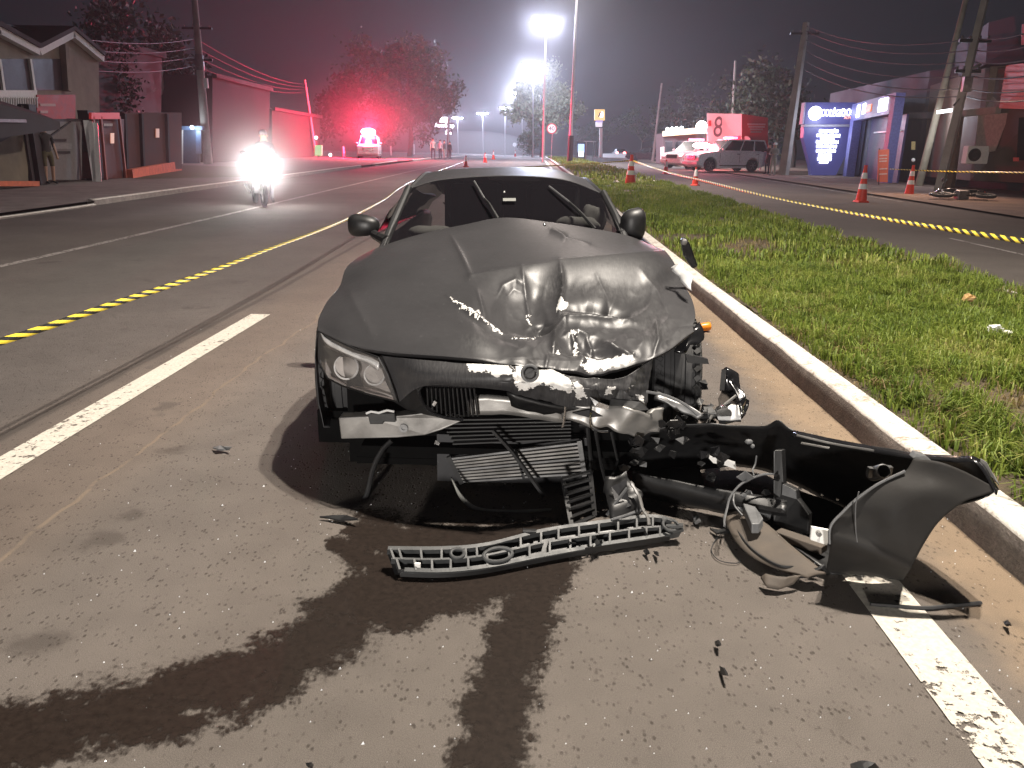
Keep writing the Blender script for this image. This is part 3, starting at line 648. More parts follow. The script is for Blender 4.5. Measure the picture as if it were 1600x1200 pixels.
obj('undertray_strip', MB().grid(np.array([catmull([P(*q) for q in ((704,746,2.95),(722,774,2.90),(748,793,2.86),(800,797,2.85),(862,794,2.86))], np.linspace(0, 1, 24)), catmull([P(*q) for q in ((706,752,2.945),(720,781,2.895),(746,800,2.855),(800,803,2.845),(862,798,2.855))], np.linspace(0, 1, 24))])), M['pale_strip'], CAR, smooth=True, solid=.006)
obj('coolant_hose', MB().tube(catmull([P(*q) for q in ((612,688,3.0),(596,705,3.0),(582,735,2.98),(572,775,2.95),(552,790,2.94))], np.linspace(0, 1, 20)), .011, 8), M['black_plastic'], CAR, smooth=True)
obj('bonnet_cable', MB().tube(catmull([P(*q) for q in ((925,625,2.86),(922,650,2.84),(924,668,2.84),(938,674,2.84),(950,674,2.84))], np.linspace(0, 1, 16)), .004, 6).tube([P(884,628,2.88), P(882,650,2.88), P(879,668,2.88)], .004, 6), M['chrome'], CAR, smooth=True)
obj('torn_trim', MB().tube(catmull([P(*q) for q in ((1010,612,2.98),(1040,618,2.95),(1070,632,2.92),(1090,648,2.9))], np.linspace(0, 1, 16)), .006, 6), M['grey_plastic'], CAR, smooth=True)
sheet_poly('latch_plate', [(922,620,2.84),(935,628,2.83),(952,634,2.83),(950,640,2.83),(930,634,2.83)], M['chrome'], CAR, .006)
obj('small_clip', MB().box(P(683,692,2.9), (.02, .01, .012), (0, .4, 0)).box(P(679,630,2.9), (.012, .01, .02), (0, .5, 0)), M['chrome'], CAR)
# --- wheels: each tyre with grooves, rim and hub
def wheel(c, w=.225, r=.325, yaw=0, label=None):
    mxw = Matrix.Rotation(R(yaw), 3, 'Z') @ Matrix.Rotation(R(90), 3, 'Y')
    prof = [(r*.66, -w/2*.9), (r*.9, -w/2), (r*.97, -w/2*.92)]
    for g in (-.62, -.22, .22, .62):
        z = g*w/2; prof += [(r*.998, z-.010), (r*.965, z-.007), (r*.965, z+.007), (r*.998, z+.010)]
    prof += [(r*.97, w/2*.92), (r*.9, w/2), (r*.66, w/2*.9)]
    t = obj('tyre', MB().lathe(prof, 48, c, mxw), M['rubber'], CAR, smooth=True, auto=30)
    mb = MB()
    for i in range(48):
        a = 2*math.pi*i/48
        for s in (-1, 1):
            p = mxw @ Vector((math.cos(a)*r*.992, math.sin(a)*r*.992, s*w*.42)); q = mxw @ Vector((math.cos(a+.05)*r*.995, math.sin(a+.05)*r*.995, s*w*.33))
            mb.bar(Vector(c)+p, Vector(c)+q, .022, .012, up=tuple(mxw @ Vector((math.cos(a), math.sin(a), 0))))
    tag(obj('tread_blocks', mb, M['rubber'], t), kind='stuff')
    mb = MB().lathe([(r*.67, -w*.4), (r*.67, w*.4), (r*.62, w*.36), (r*.60, -w*.36)], 32, c, mxw).lathe([(.05, -.02), (.06, .03), (.001, .04)], 16, c, mxw)
    for i in range(5):
        a = 2*math.pi*i/5; p0 = mxw @ Vector((math.cos(a)*.05, math.sin(a)*.05, .02)); p1 = mxw @ Vector((math.cos(a)*r*.62, math.sin(a)*r*.62, .03)); mb.bar(Vector(c)+p0, Vector(c)+p1, .05, .025)
    obj('rim', mb, M['steel'], t, smooth=True, auto=30)
    return t
wr = P(1074, 640, 3.30); wheel((float(wr[0])-.02, 3.66, .325), yaw=-4)
wl = P(520, 640, 3.45); wheel((float(wl[0])-.0, 3.80, .325), yaw=4)
wheel((float(wl[0])+.02, 6.3, .325)); wheel((float(wr[0])-.04, 6.25, .325))
# --- flanks
def flank(left):
    top = [HA2[i, 0 if left else -1] for i in range(0, 250, 8)]
    xe = top[-1][0]; top += [np.array([xe+(.0 if left else -.0), y, z]) for y, z in ((5.0, .89), (5.5, .90), (6.0, .92), (6.6, .93), (7.0, .90), (7.15, .82))]
    rows = []; s = -1 if left else 1; ya = 3.80 if left else 3.66
    for k, (dz, dx) in enumerate(((0, 0), (.04, .012), (.12, .022), (.22, .022), (.34, .018), (.48, .0), (.62, -.03))):
        rows.append([np.array([p[0]+s*dx, p[1], max(.18, p[2]-dz)]) for p in top])
    A = np.array(rows); mb = MB(); h, w = A.shape[:2]; mb.v = [tuple(p) for p in A.reshape(-1, 3)]
    for i in range(h-1):
        for j in range(w-1):
            c = (A[i, j]+A[i+1, j+1])/2
            if any(math.hypot(c[1]-yy, c[2]-.33) < .375 for yy in (ya, 6.28)): continue
            if not left and c[1] < 3.95: continue
            mb.f.append((i*w+j, i*w+j+1, (i+1)*w+j+1, (i+1)*w+j)); mb.m.append(0)
    o = obj('fender_and_door' if False else 'side_panel', mb, M['film'], CAR, smooth=True, solid=.004, auto=60)
    set_attr(o, 'wear', np.zeros(len(o.data.vertices))); set_attr(o, 'scuff_sheen', np.zeros(len(o.data.vertices)))
flank(True); flank(False)
# --- greenhouse
TOPE = [(641,294,5.33),(690,281,5.42),(787,275,5.46),(880,281,5.42),(940,302,5.31)]
WS = pixel_patch([[(598,398,4.74),(690,378,4.88),(787,362,4.95),(880,368,4.92),(976,380,4.74)], [(622,342,5.03),(690,328,5.14),(787,320,5.19),(880,325,5.16),(958,340,5.02)], TOPE], 40, 24)
WG = glass('tinted_windscreen', (.010, .009, .011), .60, .03)
SC = obj('windscreen', MB().grid(WS), WG, CAR, smooth=True)
obj('inspection_sticker', MB().grid(np.array([[P(786,309.5,5.215), P(806,309.5,5.215)], [P(786,314,5.19), P(806,314,5.19)]])), mat('sticker', (.20, .205, .19), .6), SC)
obj('sensor_dot', MB().ball(P(788, 300, 5.26), .006, 8, 6), M['white'], SC)
roof = pixel_patch([TOPE, [(655,279,5.68),(700,269.5,5.82),(790,265,5.88),(868,268,5.82),(925,288,5.66)], [(668,270,6.05),(715,263.5,6.15),(795,261,6.2),(858,264,6.15),(914,279,6.05)], [(683,277,6.55),(730,271,6.6),(795,269,6.65),(846,272,6.6),(900,284,6.55)], [(695,300,6.95),(735,296,7.0),(795,295,7.02),(840,297,7.0),(885,305,6.95)]], 48, 40)
o = obj('roof', MB().grid(roof), M['film'], CAR, smooth=True, solid=.006); set_attr(o, 'wear', np.zeros(len(o.data.vertices))); set_attr(o, 'scuff_sheen', np.zeros(len(o.data.vertices)))
M['pillar'] = mat('pillar_black', (.010, .010, .011), .55)
for side in (0, 1):
    obj('roof_rail', MB().tube([p+np.array([0, 0, -.012]) for p in roof[::2, -1 if side else 0]], .022, 8), M['pillar'], CAR, smooth=True)
    a = WS[0, -1 if side else 0]; b_ = WS[-1, -1 if side else 0]; mid = WS[12, -1 if side else 0]; s = 1 if side else -1
    obj('windscreen_pillar', MB().tube([a+np.array([s*.02, -.02, -.03]), mid+np.array([s*.02, 0, 0]), b_+np.array([s*.012, .01, .004])], [.030, .026, .022], 10), M['pillar'], CAR, smooth=True)
    e = roof[:, -1 if side else 0]; low = [np.array([a[0]+s*.05-(s*.04)*t, 4.8+2.1*t, .90]) for t in np.linspace(0, 1, 40)]
    obj('side_window', MB().grid(np.array([e, (e+np.array(low))/2+np.array([s*.03, 0, 0]), np.array(low)])), WG, CAR, smooth=True)
    obj('screen_trim', MB().tube([a+np.array([s*.004, -.035, 0]), mid+np.array([s*.004, -.02, 0]), b_+np.array([0, -.015, .0])], .006, 6), M['black_plastic'], CAR, smooth=True)
obj('boot_lid', MB().grid(np.array([[(x, y, z) for x in np.linspace(-.78, .5, 6)] for y, z in ((6.9, .98), (7.1, .95), (7.2, .86), (7.18, .5))])), M['film'], CAR, smooth=True, solid=.005)
# interior: dark cabin, two seats, airbags
obj('cabin_floor', MB().box((-.14, 5.95, .55), (1.3, 2.0, .06)), M['void'], CAR)
obj('rear_bulkhead', MB().box((-.14, 6.72, .85), (1.2, .06, .66)), M['void'], CAR)
obj('dashboard', MB().box((-.14, 5.02, .80), (1.25, .3, .12)), M['void'], CAR)
for x in (-.45, .17):
    st = obj('seat', MB().box((x, 6.1, .72), (.46, .5, .16)).box((x, 6.42, .92), (.44, .14, .5), (R(-14), 0, 0)), mat('seat_leather', (.035, .033, .033), .5), CAR, bevel=.05)
    obj('headrest', MB().ball((x, 6.50, 1.16), .1, 12, 8, 0, (1.2, .6, .75)), mat('seat_leather', (.035, .033, .033), .5), st, smooth=True)
fab = mat('airbag_cloth', (.30, .30, .28), .8, var=.2, scale=6, bump=.3)
def bag(c, r, sc, seed):
    mb = MB().ball(c, r, 24, 16, 0, sc); mb.v = [tuple(np.array(p)+(np.array(p)-c)*(.3*mnoise.noise((p[0]*9+seed, p[1]*9, p[2]*9))+.12*mnoise.noise((p[0]*22+seed, p[1]*22, p[2]*22)))) for p in mb.v]
    obj('airbag', mb, fab, CAR, smooth=True)
bag(P(926, 345, 5.28), .10, (.9, .6, 1.2), 1); bag(P(680, 364, 5.05), .10, (1.6, .7, .45), 5); bag(P(900,350,5.15), .08, (1.8,.6,.6), 9)
# wipers
M['wiper'] = mat('wiper_grey', (.07, .07, .072), .5)
def wiper(pts):
    w_ = obj('wiper_blade', MB().tube([P(u, v, y) for u, v, y in pts[:3]], .007, 6), M['wiper'], CAR, smooth=True)
    obj('wiper_arm', MB().tube([P(u, v, y) for u, v, y in pts[1:]], [.007, .010, .012][:len(pts)-1], 6), M['black_plastic'], w_, smooth=True)
wiper([(741,283,5.36),(757,310,5.19),(764,318,5.14),(778,342,5.0)])
wiper([(858,291,5.33),(890,316,5.16),(908,333,5.06),(930,358,4.9)])
# door mirrors
def mirror(u, v, Y, size, root, rz, sx=1):
    c = P(u, v, Y); mb = MB().ball((0, 0, 0), 1, 20, 14); sx_, sy_, sz_ = size
    sp_ = lambda q: math.copysign(abs(q)**.72, q); mb.v = [(sp_(x), y, sp_(z)) for x, y, z in mb.v]; mb.v = [((x*sx_)*(1+.12*x*sx), y*sy_*(1.0 if y < 0 else .55), z*sz_*(1-.15*x*sx)) for x, y, z in mb.v]
    mr = Matrix.Rotation(R(rz), 3, 'Z'); mb.v = [tuple(mr @ Vector(p)+Vector(c)) for p in mb.v]
    o = obj('door_mirror', mb, M['black_plastic'], CAR, smooth=True, auto=60)
    obj('mirror_stalk', MB().tube([c+np.array([sx*.07, .02, -.02]), (c+P(*root))/2+np.array([0, 0, -.012]), P(*root)], [.030, .026, .036], 8), M['black_plastic'], o, smooth=True)
    obj('mirror_glass', MB().grid(np.array([[c+np.array([x*.8*sx_, sy_*.45, z*.7*sz_]) for x in (-1, 1)] for z in (-1, 1)])), M['chrome'], o)
mirror(566, 352, 4.98, (.105, .075, .070), (603, 376, 4.85), -8, 1)
mirror(990, 350, 4.92, (.082, .075, .098), (968, 368, 4.85), 20, -1)
for u, v, y in ((724,363,4.62),(850,352,4.66),(1005,377,4.55)):
    pass
m = MB()
for u, v, y in ((724,362,4.60),(851,353,4.62)): m.ball(P(u, v, y)+np.array([0, 0, .006]), .010, 8, 6)
obj('washer_nozzles', m, M['chrome'], CAR, smooth=True)
# --- torn metal round the right front wheel
sheet_poly('torn_fender', [(1050,418,3.75),(1066,410,3.7),(1082,432,3.6),(1079,455,3.55),(1062,440,3.65)], M['white_paint'], CAR, .008, sub=2, crump=.02)
obj('fender_bracket', MB().prism([P(1064,374,3.75), P(1072,371,3.75), P(1078,380,3.75), P(1091,416,3.75), P(1083,421,3.75), P(1069,400,3.75)], (0, .04, 0)), M['black_gloss'], CAR, bevel=.008)
obj('bracket_tip', MB().ball(P(1069, 378, 3.74), .016, 8, 6), M['alu'], CAR)
sheet_poly('arch_shred', [(1088,500,3.40),(1096,530,3.32),(1088,545,3.30),(1080,540,3.3),(1074,552,3.28),(1060,548,3.28),(1078,520,3.34)], M['black_gloss'], CAR, .01, sub=2, crump=.03)
sheet_poly('arch_hanger', [(1070,552,3.2),(1105,560,3.2),(1107,568,3.2),(1074,566,3.2)], M['black_plastic'], CAR, .02)
sheet_poly('inner_fender', [(1012,560,3.5),(1040,540,3.6),(1046,600,3.6),(1040,660,3.6),(1024,660,3.5),(1010,640,3.45)], M['void'], CAR, .01)
sheet_poly('frame_horn', [(1025,610,3.08),(1050,622,3.06),(1085,640,3.0),(1098,652,2.98),(1086,660,2.98),(1050,634,3.04),(1022,620,3.06)], M['steel'], CAR, .02, sub=2, crump=.02, seed=3)
rj = np.random.default_rng(5)
SHM = [M['black_gloss'], M['black_plastic'], M['steel'], M['black_plastic'], M['alu']]
def shards(name, n, region, parent, big, seed, mats=SHM):
    r = np.random.default_rng(seed)
    for i in range(n):
        u = r.uniform(region[0], region[2]); v = r.uniform(region[1], region[3]); Y = r.uniform(*region[4]); k = int(r.integers(4, 7)); s = r.uniform(.5, 1)*big
        a0 = r.uniform(0, 6.28)
        pts = [(u+s*math.cos(a0+6.28*j/k)*r.uniform(.4, 1.2), v+s*math.sin(a0+6.28*j/k)*r.uniform(.3, .9), Y+r.uniform(-.03, .03)) for j in range(k)]
        sheet_poly(name, pts, mats[int(r.integers(0, len(mats)))], parent, .004, sub=1, crump=.005, seed=i)
shards('torn_scrap', 14, (1000,660,1075,715,(2.85,2.98)), CAR, 15, 31, [M['black_gloss'], M['black_plastic'], M['black_plastic'], M['steel']])
shards('torn_scrap', 6, (955,690,1010,740,(2.85,2.95)), CAR, 14, 37)
shards('torn_scrap', 8, (1062,590,1110,655,(3.0,3.12)), CAR, 12, 41, [M['black_gloss'], M['black_plastic'], M['steel']])
# ---------------------------------------------------------------- torn-off front bumper lying against the kerb
def patch2(rows, W_=24, H_=16, seed=0, crump=0.0):
    A = pixel_patch(rows, W_, H_)
    if crump:
        for i in range(H_):
            for j in range(W_):
                q = A[i, j]*9; A[i, j] += np.array([mnoise.noise((q[0]+seed, q[1], q[2])), mnoise.noise((q[0], q[1]+5+seed, q[2])), mnoise.noise((q[0], q[1]+seed, q[2]+7))])*crump
    return A
g = lambda u, v, z=.02: (u, v, float(Pz(u, v, z)[1]))
BUMP = thing('torn_off_bumper', 'black front bumper cover torn off the wreck and lying hollow side up against the kerb', 'bumper', (.95, 2.6, 0))
rim = [(1000,676,3.02),(1050,664,3.02),(1100,661,3.0),(1150,664,2.97),(1195,665,2.92),(1217,656,2.88),(1240,672,2.84),(1300,685,2.74),(1365,697,2.62),(1430,708,2.50),(1495,712,2.42),(1530,717,2.37),(1560,764,2.30)]
low = [g(1000,745,.04),g(1050,738),g(1100,732),g(1150,728),g(1195,735),g(1217,745),g(1240,755),g(1300,785),g(1365,815),g(1400,830,.03),g(1425,820,.1),g(1470,800,.2),(1545,775,2.32)]
mid = [((a[0]+b[0])/2, (a[1]+b[1])/2, (a[2]+b[2])/2+.06) for a, b in zip(rim, low)]
obj('bumper_cover', MB().grid(patch2([rim, mid, low], 90, 14, 1, .004)), M['black_plastic'], BUMP, smooth=True, solid=.005)
obj('top_flange', MB().grid(np.array([catmull([P(*q) for q in rim[6:]], np.linspace(0, 1, 40)), catmull([P(u-2, v+9, y-.035) for u, v, y in rim[6:]], np.linspace(0, 1, 40))])), M['black_gloss'], BUMP, smooth=True, solid=.004)
# the corner that curls round towards the wheel arch
Ls = [(1428,716,2.36),(1412,738,2.34),(1372,757,2.32),(1338,781,2.31),(1318,800,2.31),(1299,822,2.30),(1297,850,2.29),g(1290,898,.01)]
Rs = [(1562,765,2.29),(1540,772,2.27),(1503,786,2.25),(1468,815,2.24),(1447,845,2.23),(1430,875,2.23),(1420,893,2.23),g(1411,908,.01)]
Ms = [((a[0]*.5+b[0]*.5)+(-12 if i == 0 else 0), (a[1]+b[1])/2-(14 if i == 0 else 4), (a[2]+b[2])/2-.02) for i, (a, b) in enumerate(zip(Ls, Rs))]
obj('bumper_corner', MB().grid(patch2([[l, m_, r] for l, m_, r in zip(Ls, Ms, Rs)], 26, 40, 2, .002)), mat('scuffed_black_plastic', (.011, .0095, .0082), .8, var=.3, bump=.1), BUMP, smooth=True, solid=.005)
obj('corner_edge_bead', MB().tube(catmull([P(u-1, v, y-.006) for u, v, y in [(1415,736,2.34)]+Ls[2:7]], np.linspace(0, 1, 40)), .0045, 6), M['grey_plastic'], BUMP, smooth=True)
obj('top_tab', MB().prism([P(1426,716,2.37), P(1432,708,2.38), P(1447,712,2.38), P(1458,722,2.37), P(1442,724,2.36)], (0, .03, 0)), M['grey_plastic'], BUMP, bevel=.003)
sheet_poly('chipped_tip', [(1530,716,2.36),(1540,722,2.35),(1547,733,2.34),(1562,758,2.30),(1556,752,2.31),(1544,740,2.34),(1533,728,2.36)], M['alu'], BUMP, .006, sub=1, crump=.01)
# lower lip: dusty brown underside strip curving to the corner
inn = [g(1168,796,.09),g(1196,818,.09),g(1225,842,.08),g(1255,868,.08),g(1292,895,.06)]
out = [g(1130,800,.05),g(1142,832,.05),g(1165,860,.05),g(1205,884,.05),g(1262,902,.05)]
dusty = mat('dusty_plastic', (.09, .073, .058), .8, var=.35, scale=8, bump=.2)
obj('lower_lip', MB().grid(patch2([inn, [((a[0]+b[0])/2, (a[1]+b[1])/2-2, (a[2]+b[2])/2) for a, b in zip(inn, out)], out], 30, 9, 3, .004)), dusty, BUMP, smooth=True, solid=.006)
obj('lip_rib', MB().tube(catmull([P(u+12, v, y-.01) for u, v, y in out[:-1]]+[P(1255,885,float(Pz(1255,885,.06)[1]))], np.linspace(0, 1, 30)), .005, 6), M['black_plastic'], BUMP, smooth=True)
sheet_poly('lip_scrap', [g(1188,904,.03),g(1195,897,.05),g(1230,902,.05),g(1252,900,.05),g(1240,912,.03),g(1215,922,.02),g(1196,920,.02)], dusty, BUMP, .008, sub=2, crump=.008)
sheet_poly('lip_scrap', [g(1248,905,.02),g(1262,890,.06),g(1290,884,.08),g(1296,896,.05),g(1270,900,.02)], M['black_plastic'], BUMP, .008, sub=2, crump=.01)
# front crossbeam and floor of the trough
obj('lower_beam', MB().grid(patch2([[g(990,738,.14),g(1060,752,.14),g(1140,768,.14),(1230,782,2.72)], [g(990,752,.10),g(1060,768,.10),g(1140,786,.10),(1230,800,2.66)], [g(990,772,.02),g(1060,786,.02),g(1140,802,.02),g(1230,815,.02)]], 30, 9, 4, .006)), M['black_plastic'], BUMP, smooth=True, solid=.006)
obj('trough_floor', MB().grid(patch2([[g(1215,752,.03),g(1300,785,.03),g(1400,835,.03)], [g(1200,800,.03),g(1270,850,.03),g(1330,890,.03)], [g(1180,800,.05),g(1260,868,.05),g(1300,896,.03)]], 16, 10, 5, .006)), M['black_plastic'], BUMP, smooth=True, solid=.004)
obj('trough_floor', MB().grid(patch2([[g(1000,735,.05),g(1050,730,.05),g(1092,725,.05)], [g(1000,745,.05),g(1060,752,.05),g(1100,762,.05)]], 10, 6, 5, .006)), M['black_plastic'], BUMP, smooth=True, solid=.004)
obj('support_fin', MB().prism([P(1209,704,2.78), P(1222,704,2.78), P(1224,757,2.74), P(1244,767,2.70), P(1246,780,2.69), P(1264,804,2.64), P(1262,836,2.6), P(1208,820,2.7)], (.02, .02, 0)), M['black_plastic'], BUMP, bevel=.003)
sheet_poly('fin_plate', [(1223,756,2.72),(1243,767,2.69),(1245,780,2.68),(1222,773,2.71)], M['grey_plastic'], BUMP, .004)
obj('parking_bracket', MB().prism([P(1268,823,2.45), P(1299,829,2.42), P(1293,853,2.40), P(1266,844,2.43)], (0, .012, 0)), M['white'], BUMP, bevel=.003)
obj('bracket_bolt', MB().lathe([(.009, 0), (.009, .008), (.004, .008), (.004, .004)], 12, P(1279, 834, 2.425), Matrix.Rotation(R(90), 3, 'X')), M['alu'], BUMP)
obj('inner_rail', MB().bar(P(1215, 833, float(Pz(1215,833,.06)[1])), P(1288, 858, float(Pz(1288,858,.07)[1])), .05, .03), dusty, BUMP, bevel=.004)
obj('tow_eye_block', MB().prism([P(1160,800,float(Pz(1160,800,.1)[1])), P(1180,806,float(Pz(1180,806,.1)[1])), P(1192,824,float(Pz(1192,824,.1)[1])), P(1186,834,float(Pz(1186,834,.09)[1])), P(1174,834,float(Pz(1174,834,.09)[1]))], (0, .01, .035)), M['grey_plastic'], BUMP, bevel=.004)
sheet_poly('trim_wedge', [g(1150,792,.1),(1175,795,2.75),(1206,801,2.72),(1203,812,2.70),(1186,818,2.70)], M['grey_plastic'], BUMP, .006)
c = P(1374, 738, 2.50)
fg = obj('fog_lamp_socket', MB().lathe([(.026, -.05), (.026, .03), (.022, .035), (.022, -.045)], 16, c, Matrix.Rotation(R(60), 3, 'X')), M['steel'], BUMP, smooth=True)
obj('socket_ear', MB().box(c+np.array([-.033, 0, 0]), (.014, .02, .035)), M['steel'], fg); obj('socket_ear', MB().box(c+np.array([.033, 0, .006]), (.014, .02, .035)), M['steel'], fg)
obj('loose_wire', MB().tube(catmull([P(*q) for q in ((1215,740,2.76),(1190,742,2.76),(1160,755,2.74),(1142,775,2.7),(1136,795,2.66),(1132,812,2.6),(1132,822,2.56))], np.linspace(0, 1, 40)), .0045, 6), M['grey_plastic'], BUMP, smooth=True)
obj('loose_wire', MB().tube(catmull([P(*q) for q in ((1147,772,2.7),(1146,782,2.66),(1149,792,2.64),(1160,805,2.6))], np.linspace(0, 1, 20)), .0035, 6), M['grey_plastic'], BUMP, smooth=True)
obj('loose_wire', MB().tube(catmull([P(*q) for q in ((1182,712,2.85),(1180,725,2.84),(1176,735,2.82),(1178,743,2.8))], np.linspace(0, 1, 20)), .0035, 6), M['grey_plastic'], BUMP, smooth=True)
obj('loose_wire', MB().tube(catmull([P(*q) for q in ((1342,768,2.26),(1337,790,2.26),(1337,825,2.25),(1340,852,2.25))], np.linspace(0, 1, 20)), .002, 5), M['grey_plastic'], BUMP, smooth=True)
obj('loose_wire', MB().tube(catmull([P(u, v, float(Pz(u, v, .008)[1])) for u, v in ((1134,828),(1117,845),(1112,862),(1125,876),(1150,880),(1158,875))], np.linspace(0, 1, 30)), .0018, 5), M['cable'], BUMP, smooth=True)
sheet_poly('foam_scrap', [(1103,709,2.93),(1122,715,2.92),(1148,722,2.9),(1150,732,2.89),(1115,722,2.92)], M['white'], BUMP, .006, sub=1, crump=.01)
obj('clip', MB().ball(P(1170, 690, 2.92), .013, 8, 6, 0, (1.3, 1, .8)), M['grey_plastic'], BUMP); obj('clip', MB().ball(P(1176, 697, 2.91), .009, 8, 6), M['grey_plastic'], BUMP)
for u, v in ((1250,763),(1284,773),(1308,780)): obj('clip', MB().box(P(u, v, 2.66), (.012, .006, .006), (0, .5, 0)), M['chrome'], BUMP)
shards('inner_scrap', 8, (1090,700,1130,745,(2.80,2.9)), BUMP, 13, 51, [M['black_gloss'], M['black_plastic']])
shards('inner_scrap', 6, (1160,745,1215,785,(2.70,2.78)), BUMP, 14, 53, [M['black_gloss'], M['black_plastic'], M['grey_plastic']])
obj('top_seam', MB().tube(catmull([P(u, v, y-.05) for u, v, y in ((1245,680,2.8),(1300,693,2.72),(1365,704,2.6))], np.linspace(0, 1, 20)), .004, 6), M['alu'], BUMP, smooth=True)
obj('top_seam', MB().bar(P(1252, 692, 2.74), P(1296, 700, 2.68), .012, .004), M['alu'], BUMP)
# ---------------------------------------------------------------- honeycomb bumper carrier strip in front
M['lattice_grey'] = mat('lattice_grey', (.050, .052, .053), .55, var=.25, scale=25, bump=.1)
ST = thing('bumper_carrier_strip', 'long grey plastic lattice strip broken off the wreck and lying on the wet road', 'debris', (-.05, 2.5, 0))
top = [(606,856),(690,856),(760,850),(850,828),(940,815),(1020,806),(1068,818)]; bot = [(618,890),(690,892),(762,885),(850,868),(940,852),(1020,840),(1066,830)]
T = catmull([Pz(u, v, .085) for u, v in top], np.linspace(0, 1, 121)); B = catmull([Pz(u, v, .04) for u, v in bot], np.linspace(0, 1, 121))
for i in range(121): T[i] += 0
lat = lambda s, t: B[min(120, int(round(s*120)))]*(1-t)+T[min(120, int(round(s*120)))]*t
nrm = np.cross(B[60]-B[50], T[50]-B[50]); nrm /= np.linalg.norm(nrm); nrm *= np.sign(-nrm[1])
def rail(name, t, s0, s1, w, dep=.03):
    m = MB(); ss = np.linspace(s0, s1, max(3, int((s1-s0)*60)))
    up = (T[60]-B[60]); up = up/np.linalg.norm(up)
    A = np.array([[lat(s, t)-up*w/2, lat(s, t)+up*w/2, lat(s, t)+up*w/2-nrm*dep, lat(s, t)-up*w/2-nrm*dep, lat(s, t)-up*w/2] for s in ss]); m.grid(A)
    obj(name, m, M['lattice_grey'], ST)
rail('top_rail', 1.0, 0, .93, .015); rail('middle_rail', .52, 0, .50, .008); rail('middle_rail', .50, .52, .88, .008); rail('bottom_rail', .03, .03, .62, .016); rail('bottom_rail', .06, .64, .99, .016)
def rib(s, t0, t1, w=.0075): obj('rib', MB().bar(lat(s, t0)-nrm*.012, lat(s, t1)-nrm*.012, .026, w, up=tuple(np.cross(nrm, T[60]-B[60]))), M['lattice_grey'], ST)
for s in (.005,.035,.1,.165,.255,.30,.435,.49,.545,.60,.66,.715,.775,.83,.885): rib(s, .5, 1)
for s in (.02,.075,.135,.20,.265,.33,.40,.46,.52,.575,.63,.69,.75,.81,.865): rib(s, .03, .52)
def ringp(s, t, a, b, th):
    c = lat(s, t); ex = B[int(s*120)+2]-B[int(s*120)-2]; ex /= np.linalg.norm(ex); ey = T[60]-B[60]; ey /= np.linalg.norm(ey); ey = ey-ex*(ey @ ex)
    pts = [c+ex*a*math.cos(q)+ey*b*math.sin(q)+nrm*.001 for q in np.linspace(0, 2*math.pi, 33)]
    obj('ring_boss', MB().tube(pts, th, 8, cap=False), M['lattice_grey'], ST, smooth=True)
ringp(.222, .72, .023, .020, .006); ringp(.365, .42, .052, .030, .007); ringp(.925, .6, .03, .03, .006)
obj('side_skirt', MB().grid(np.array([[B[i]-nrm*.0, B[i]-nrm*.005+np.array([.0, -.002, -.022])] for i in range(2, 112)])), M['black_plastic'], ST, solid=.004)
obj('back_wall', MB().grid(np.array([[T[i]-nrm*.03, B[i]-nrm*.03] for i in range(0, 112)])), M['black_plastic'], ST, solid=.003)
obj('end_tab', MB().bar(lat(.9, .5), lat(1.0, .75), .02, .01), M['lattice_grey'], ST); obj('end_tab', MB().bar(lat(.93, .15), lat(1.0, .3), .02, .012), M['lattice_grey'], ST); obj('end_tab', MB().bar(lat(.955, .2), lat(.965, .9), .02, .008), M['lattice_grey'], ST)
obj('clip_block', MB().box(lat(.085, .22)-nrm*.004, (.02, .012, .025)), M['white'], ST, bevel=.002)
obj('latch_tab', MB().box(lat(.455, 1.08), (.05, .02, .012)), M['black_plastic'], ST, bevel=.002)
shards('torn_edge', 5, (880,842,940,860,(2.50,2.52)), ST, 9, 61, [M['lattice_grey'], M['black_plastic']])
# ---------------------------------------------------------------- smaller debris, each lying on its own
GM = thing('grille_mesh_fragment', 'black ladder shaped piece of air grille leaning below the radiator', 'debris', (.16, 2.75, 0))
q0, q1, q2, q3 = P(879,748,2.86), P(922,737,2.86), P(929,806,2.74), P(893,822,2.70)
obj('side_rail', MB().bar(q0, q3, .018, .010), M['black_plastic'], GM); obj('side_rail', MB().bar(q1, q2, .018, .010), M['black_plastic'], GM)
for i in range(7):
    t = i/6; obj('rung', MB().bar(q0*(1-t)+q3*t, q1*(1-t)+q2*t, .022, .007), M['black_plastic'], GM)
DH = thing('broken_duct', 'crumpled black air duct with torn edges behind the lattice strip', 'debris', (.33, 2.75, 0))
sheet_poly('duct_shell', [(946,746,2.80),(985,738,2.80),(1000,765,2.76),(1010,798,2.68),(995,808,2.66),(962,815,2.64),(952,790,2.7),(940,765,2.78)], M['black_plastic'], DH, .01, sub=2, crump=.03, seed=3)
sheet_poly('duct_liner', [(955,760,2.74),(978,748,2.74),(985,790,2.68),(965,800,2.66)], M['dark_metal'], DH, .006, sub=1, crump=.01)
obj('duct_rib', MB().bar(P(948,805,2.66), P(980,762,2.70), .008, .008), M['grey_plastic'], DH)
obj('torn_edge', MB().tube(catmull([P(*q) for q in ((985,752,2.72),(998,775,2.7),(1004,795,2.66),(1012,808,2.62),(1014,820,2.6))], np.linspace(0, 1, 20)), [.004+.004*abs(math.sin(i*1.7)) for i in range(20)], 6), M['alu'], DH, smooth=True)
obj('torn_edge', MB().tube(catmull([P(*q) for q in ((955,812,2.63),(975,806,2.64),(992,800,2.65))], np.linspace(0, 1, 12)), .005, 6), M['grey_plastic'], DH, smooth=True)
BL = thing('broken_headlamp', 'shattered silver and black headlamp unit lying beside the right front tyre', 'debris', (1.0, 3.0, 0))
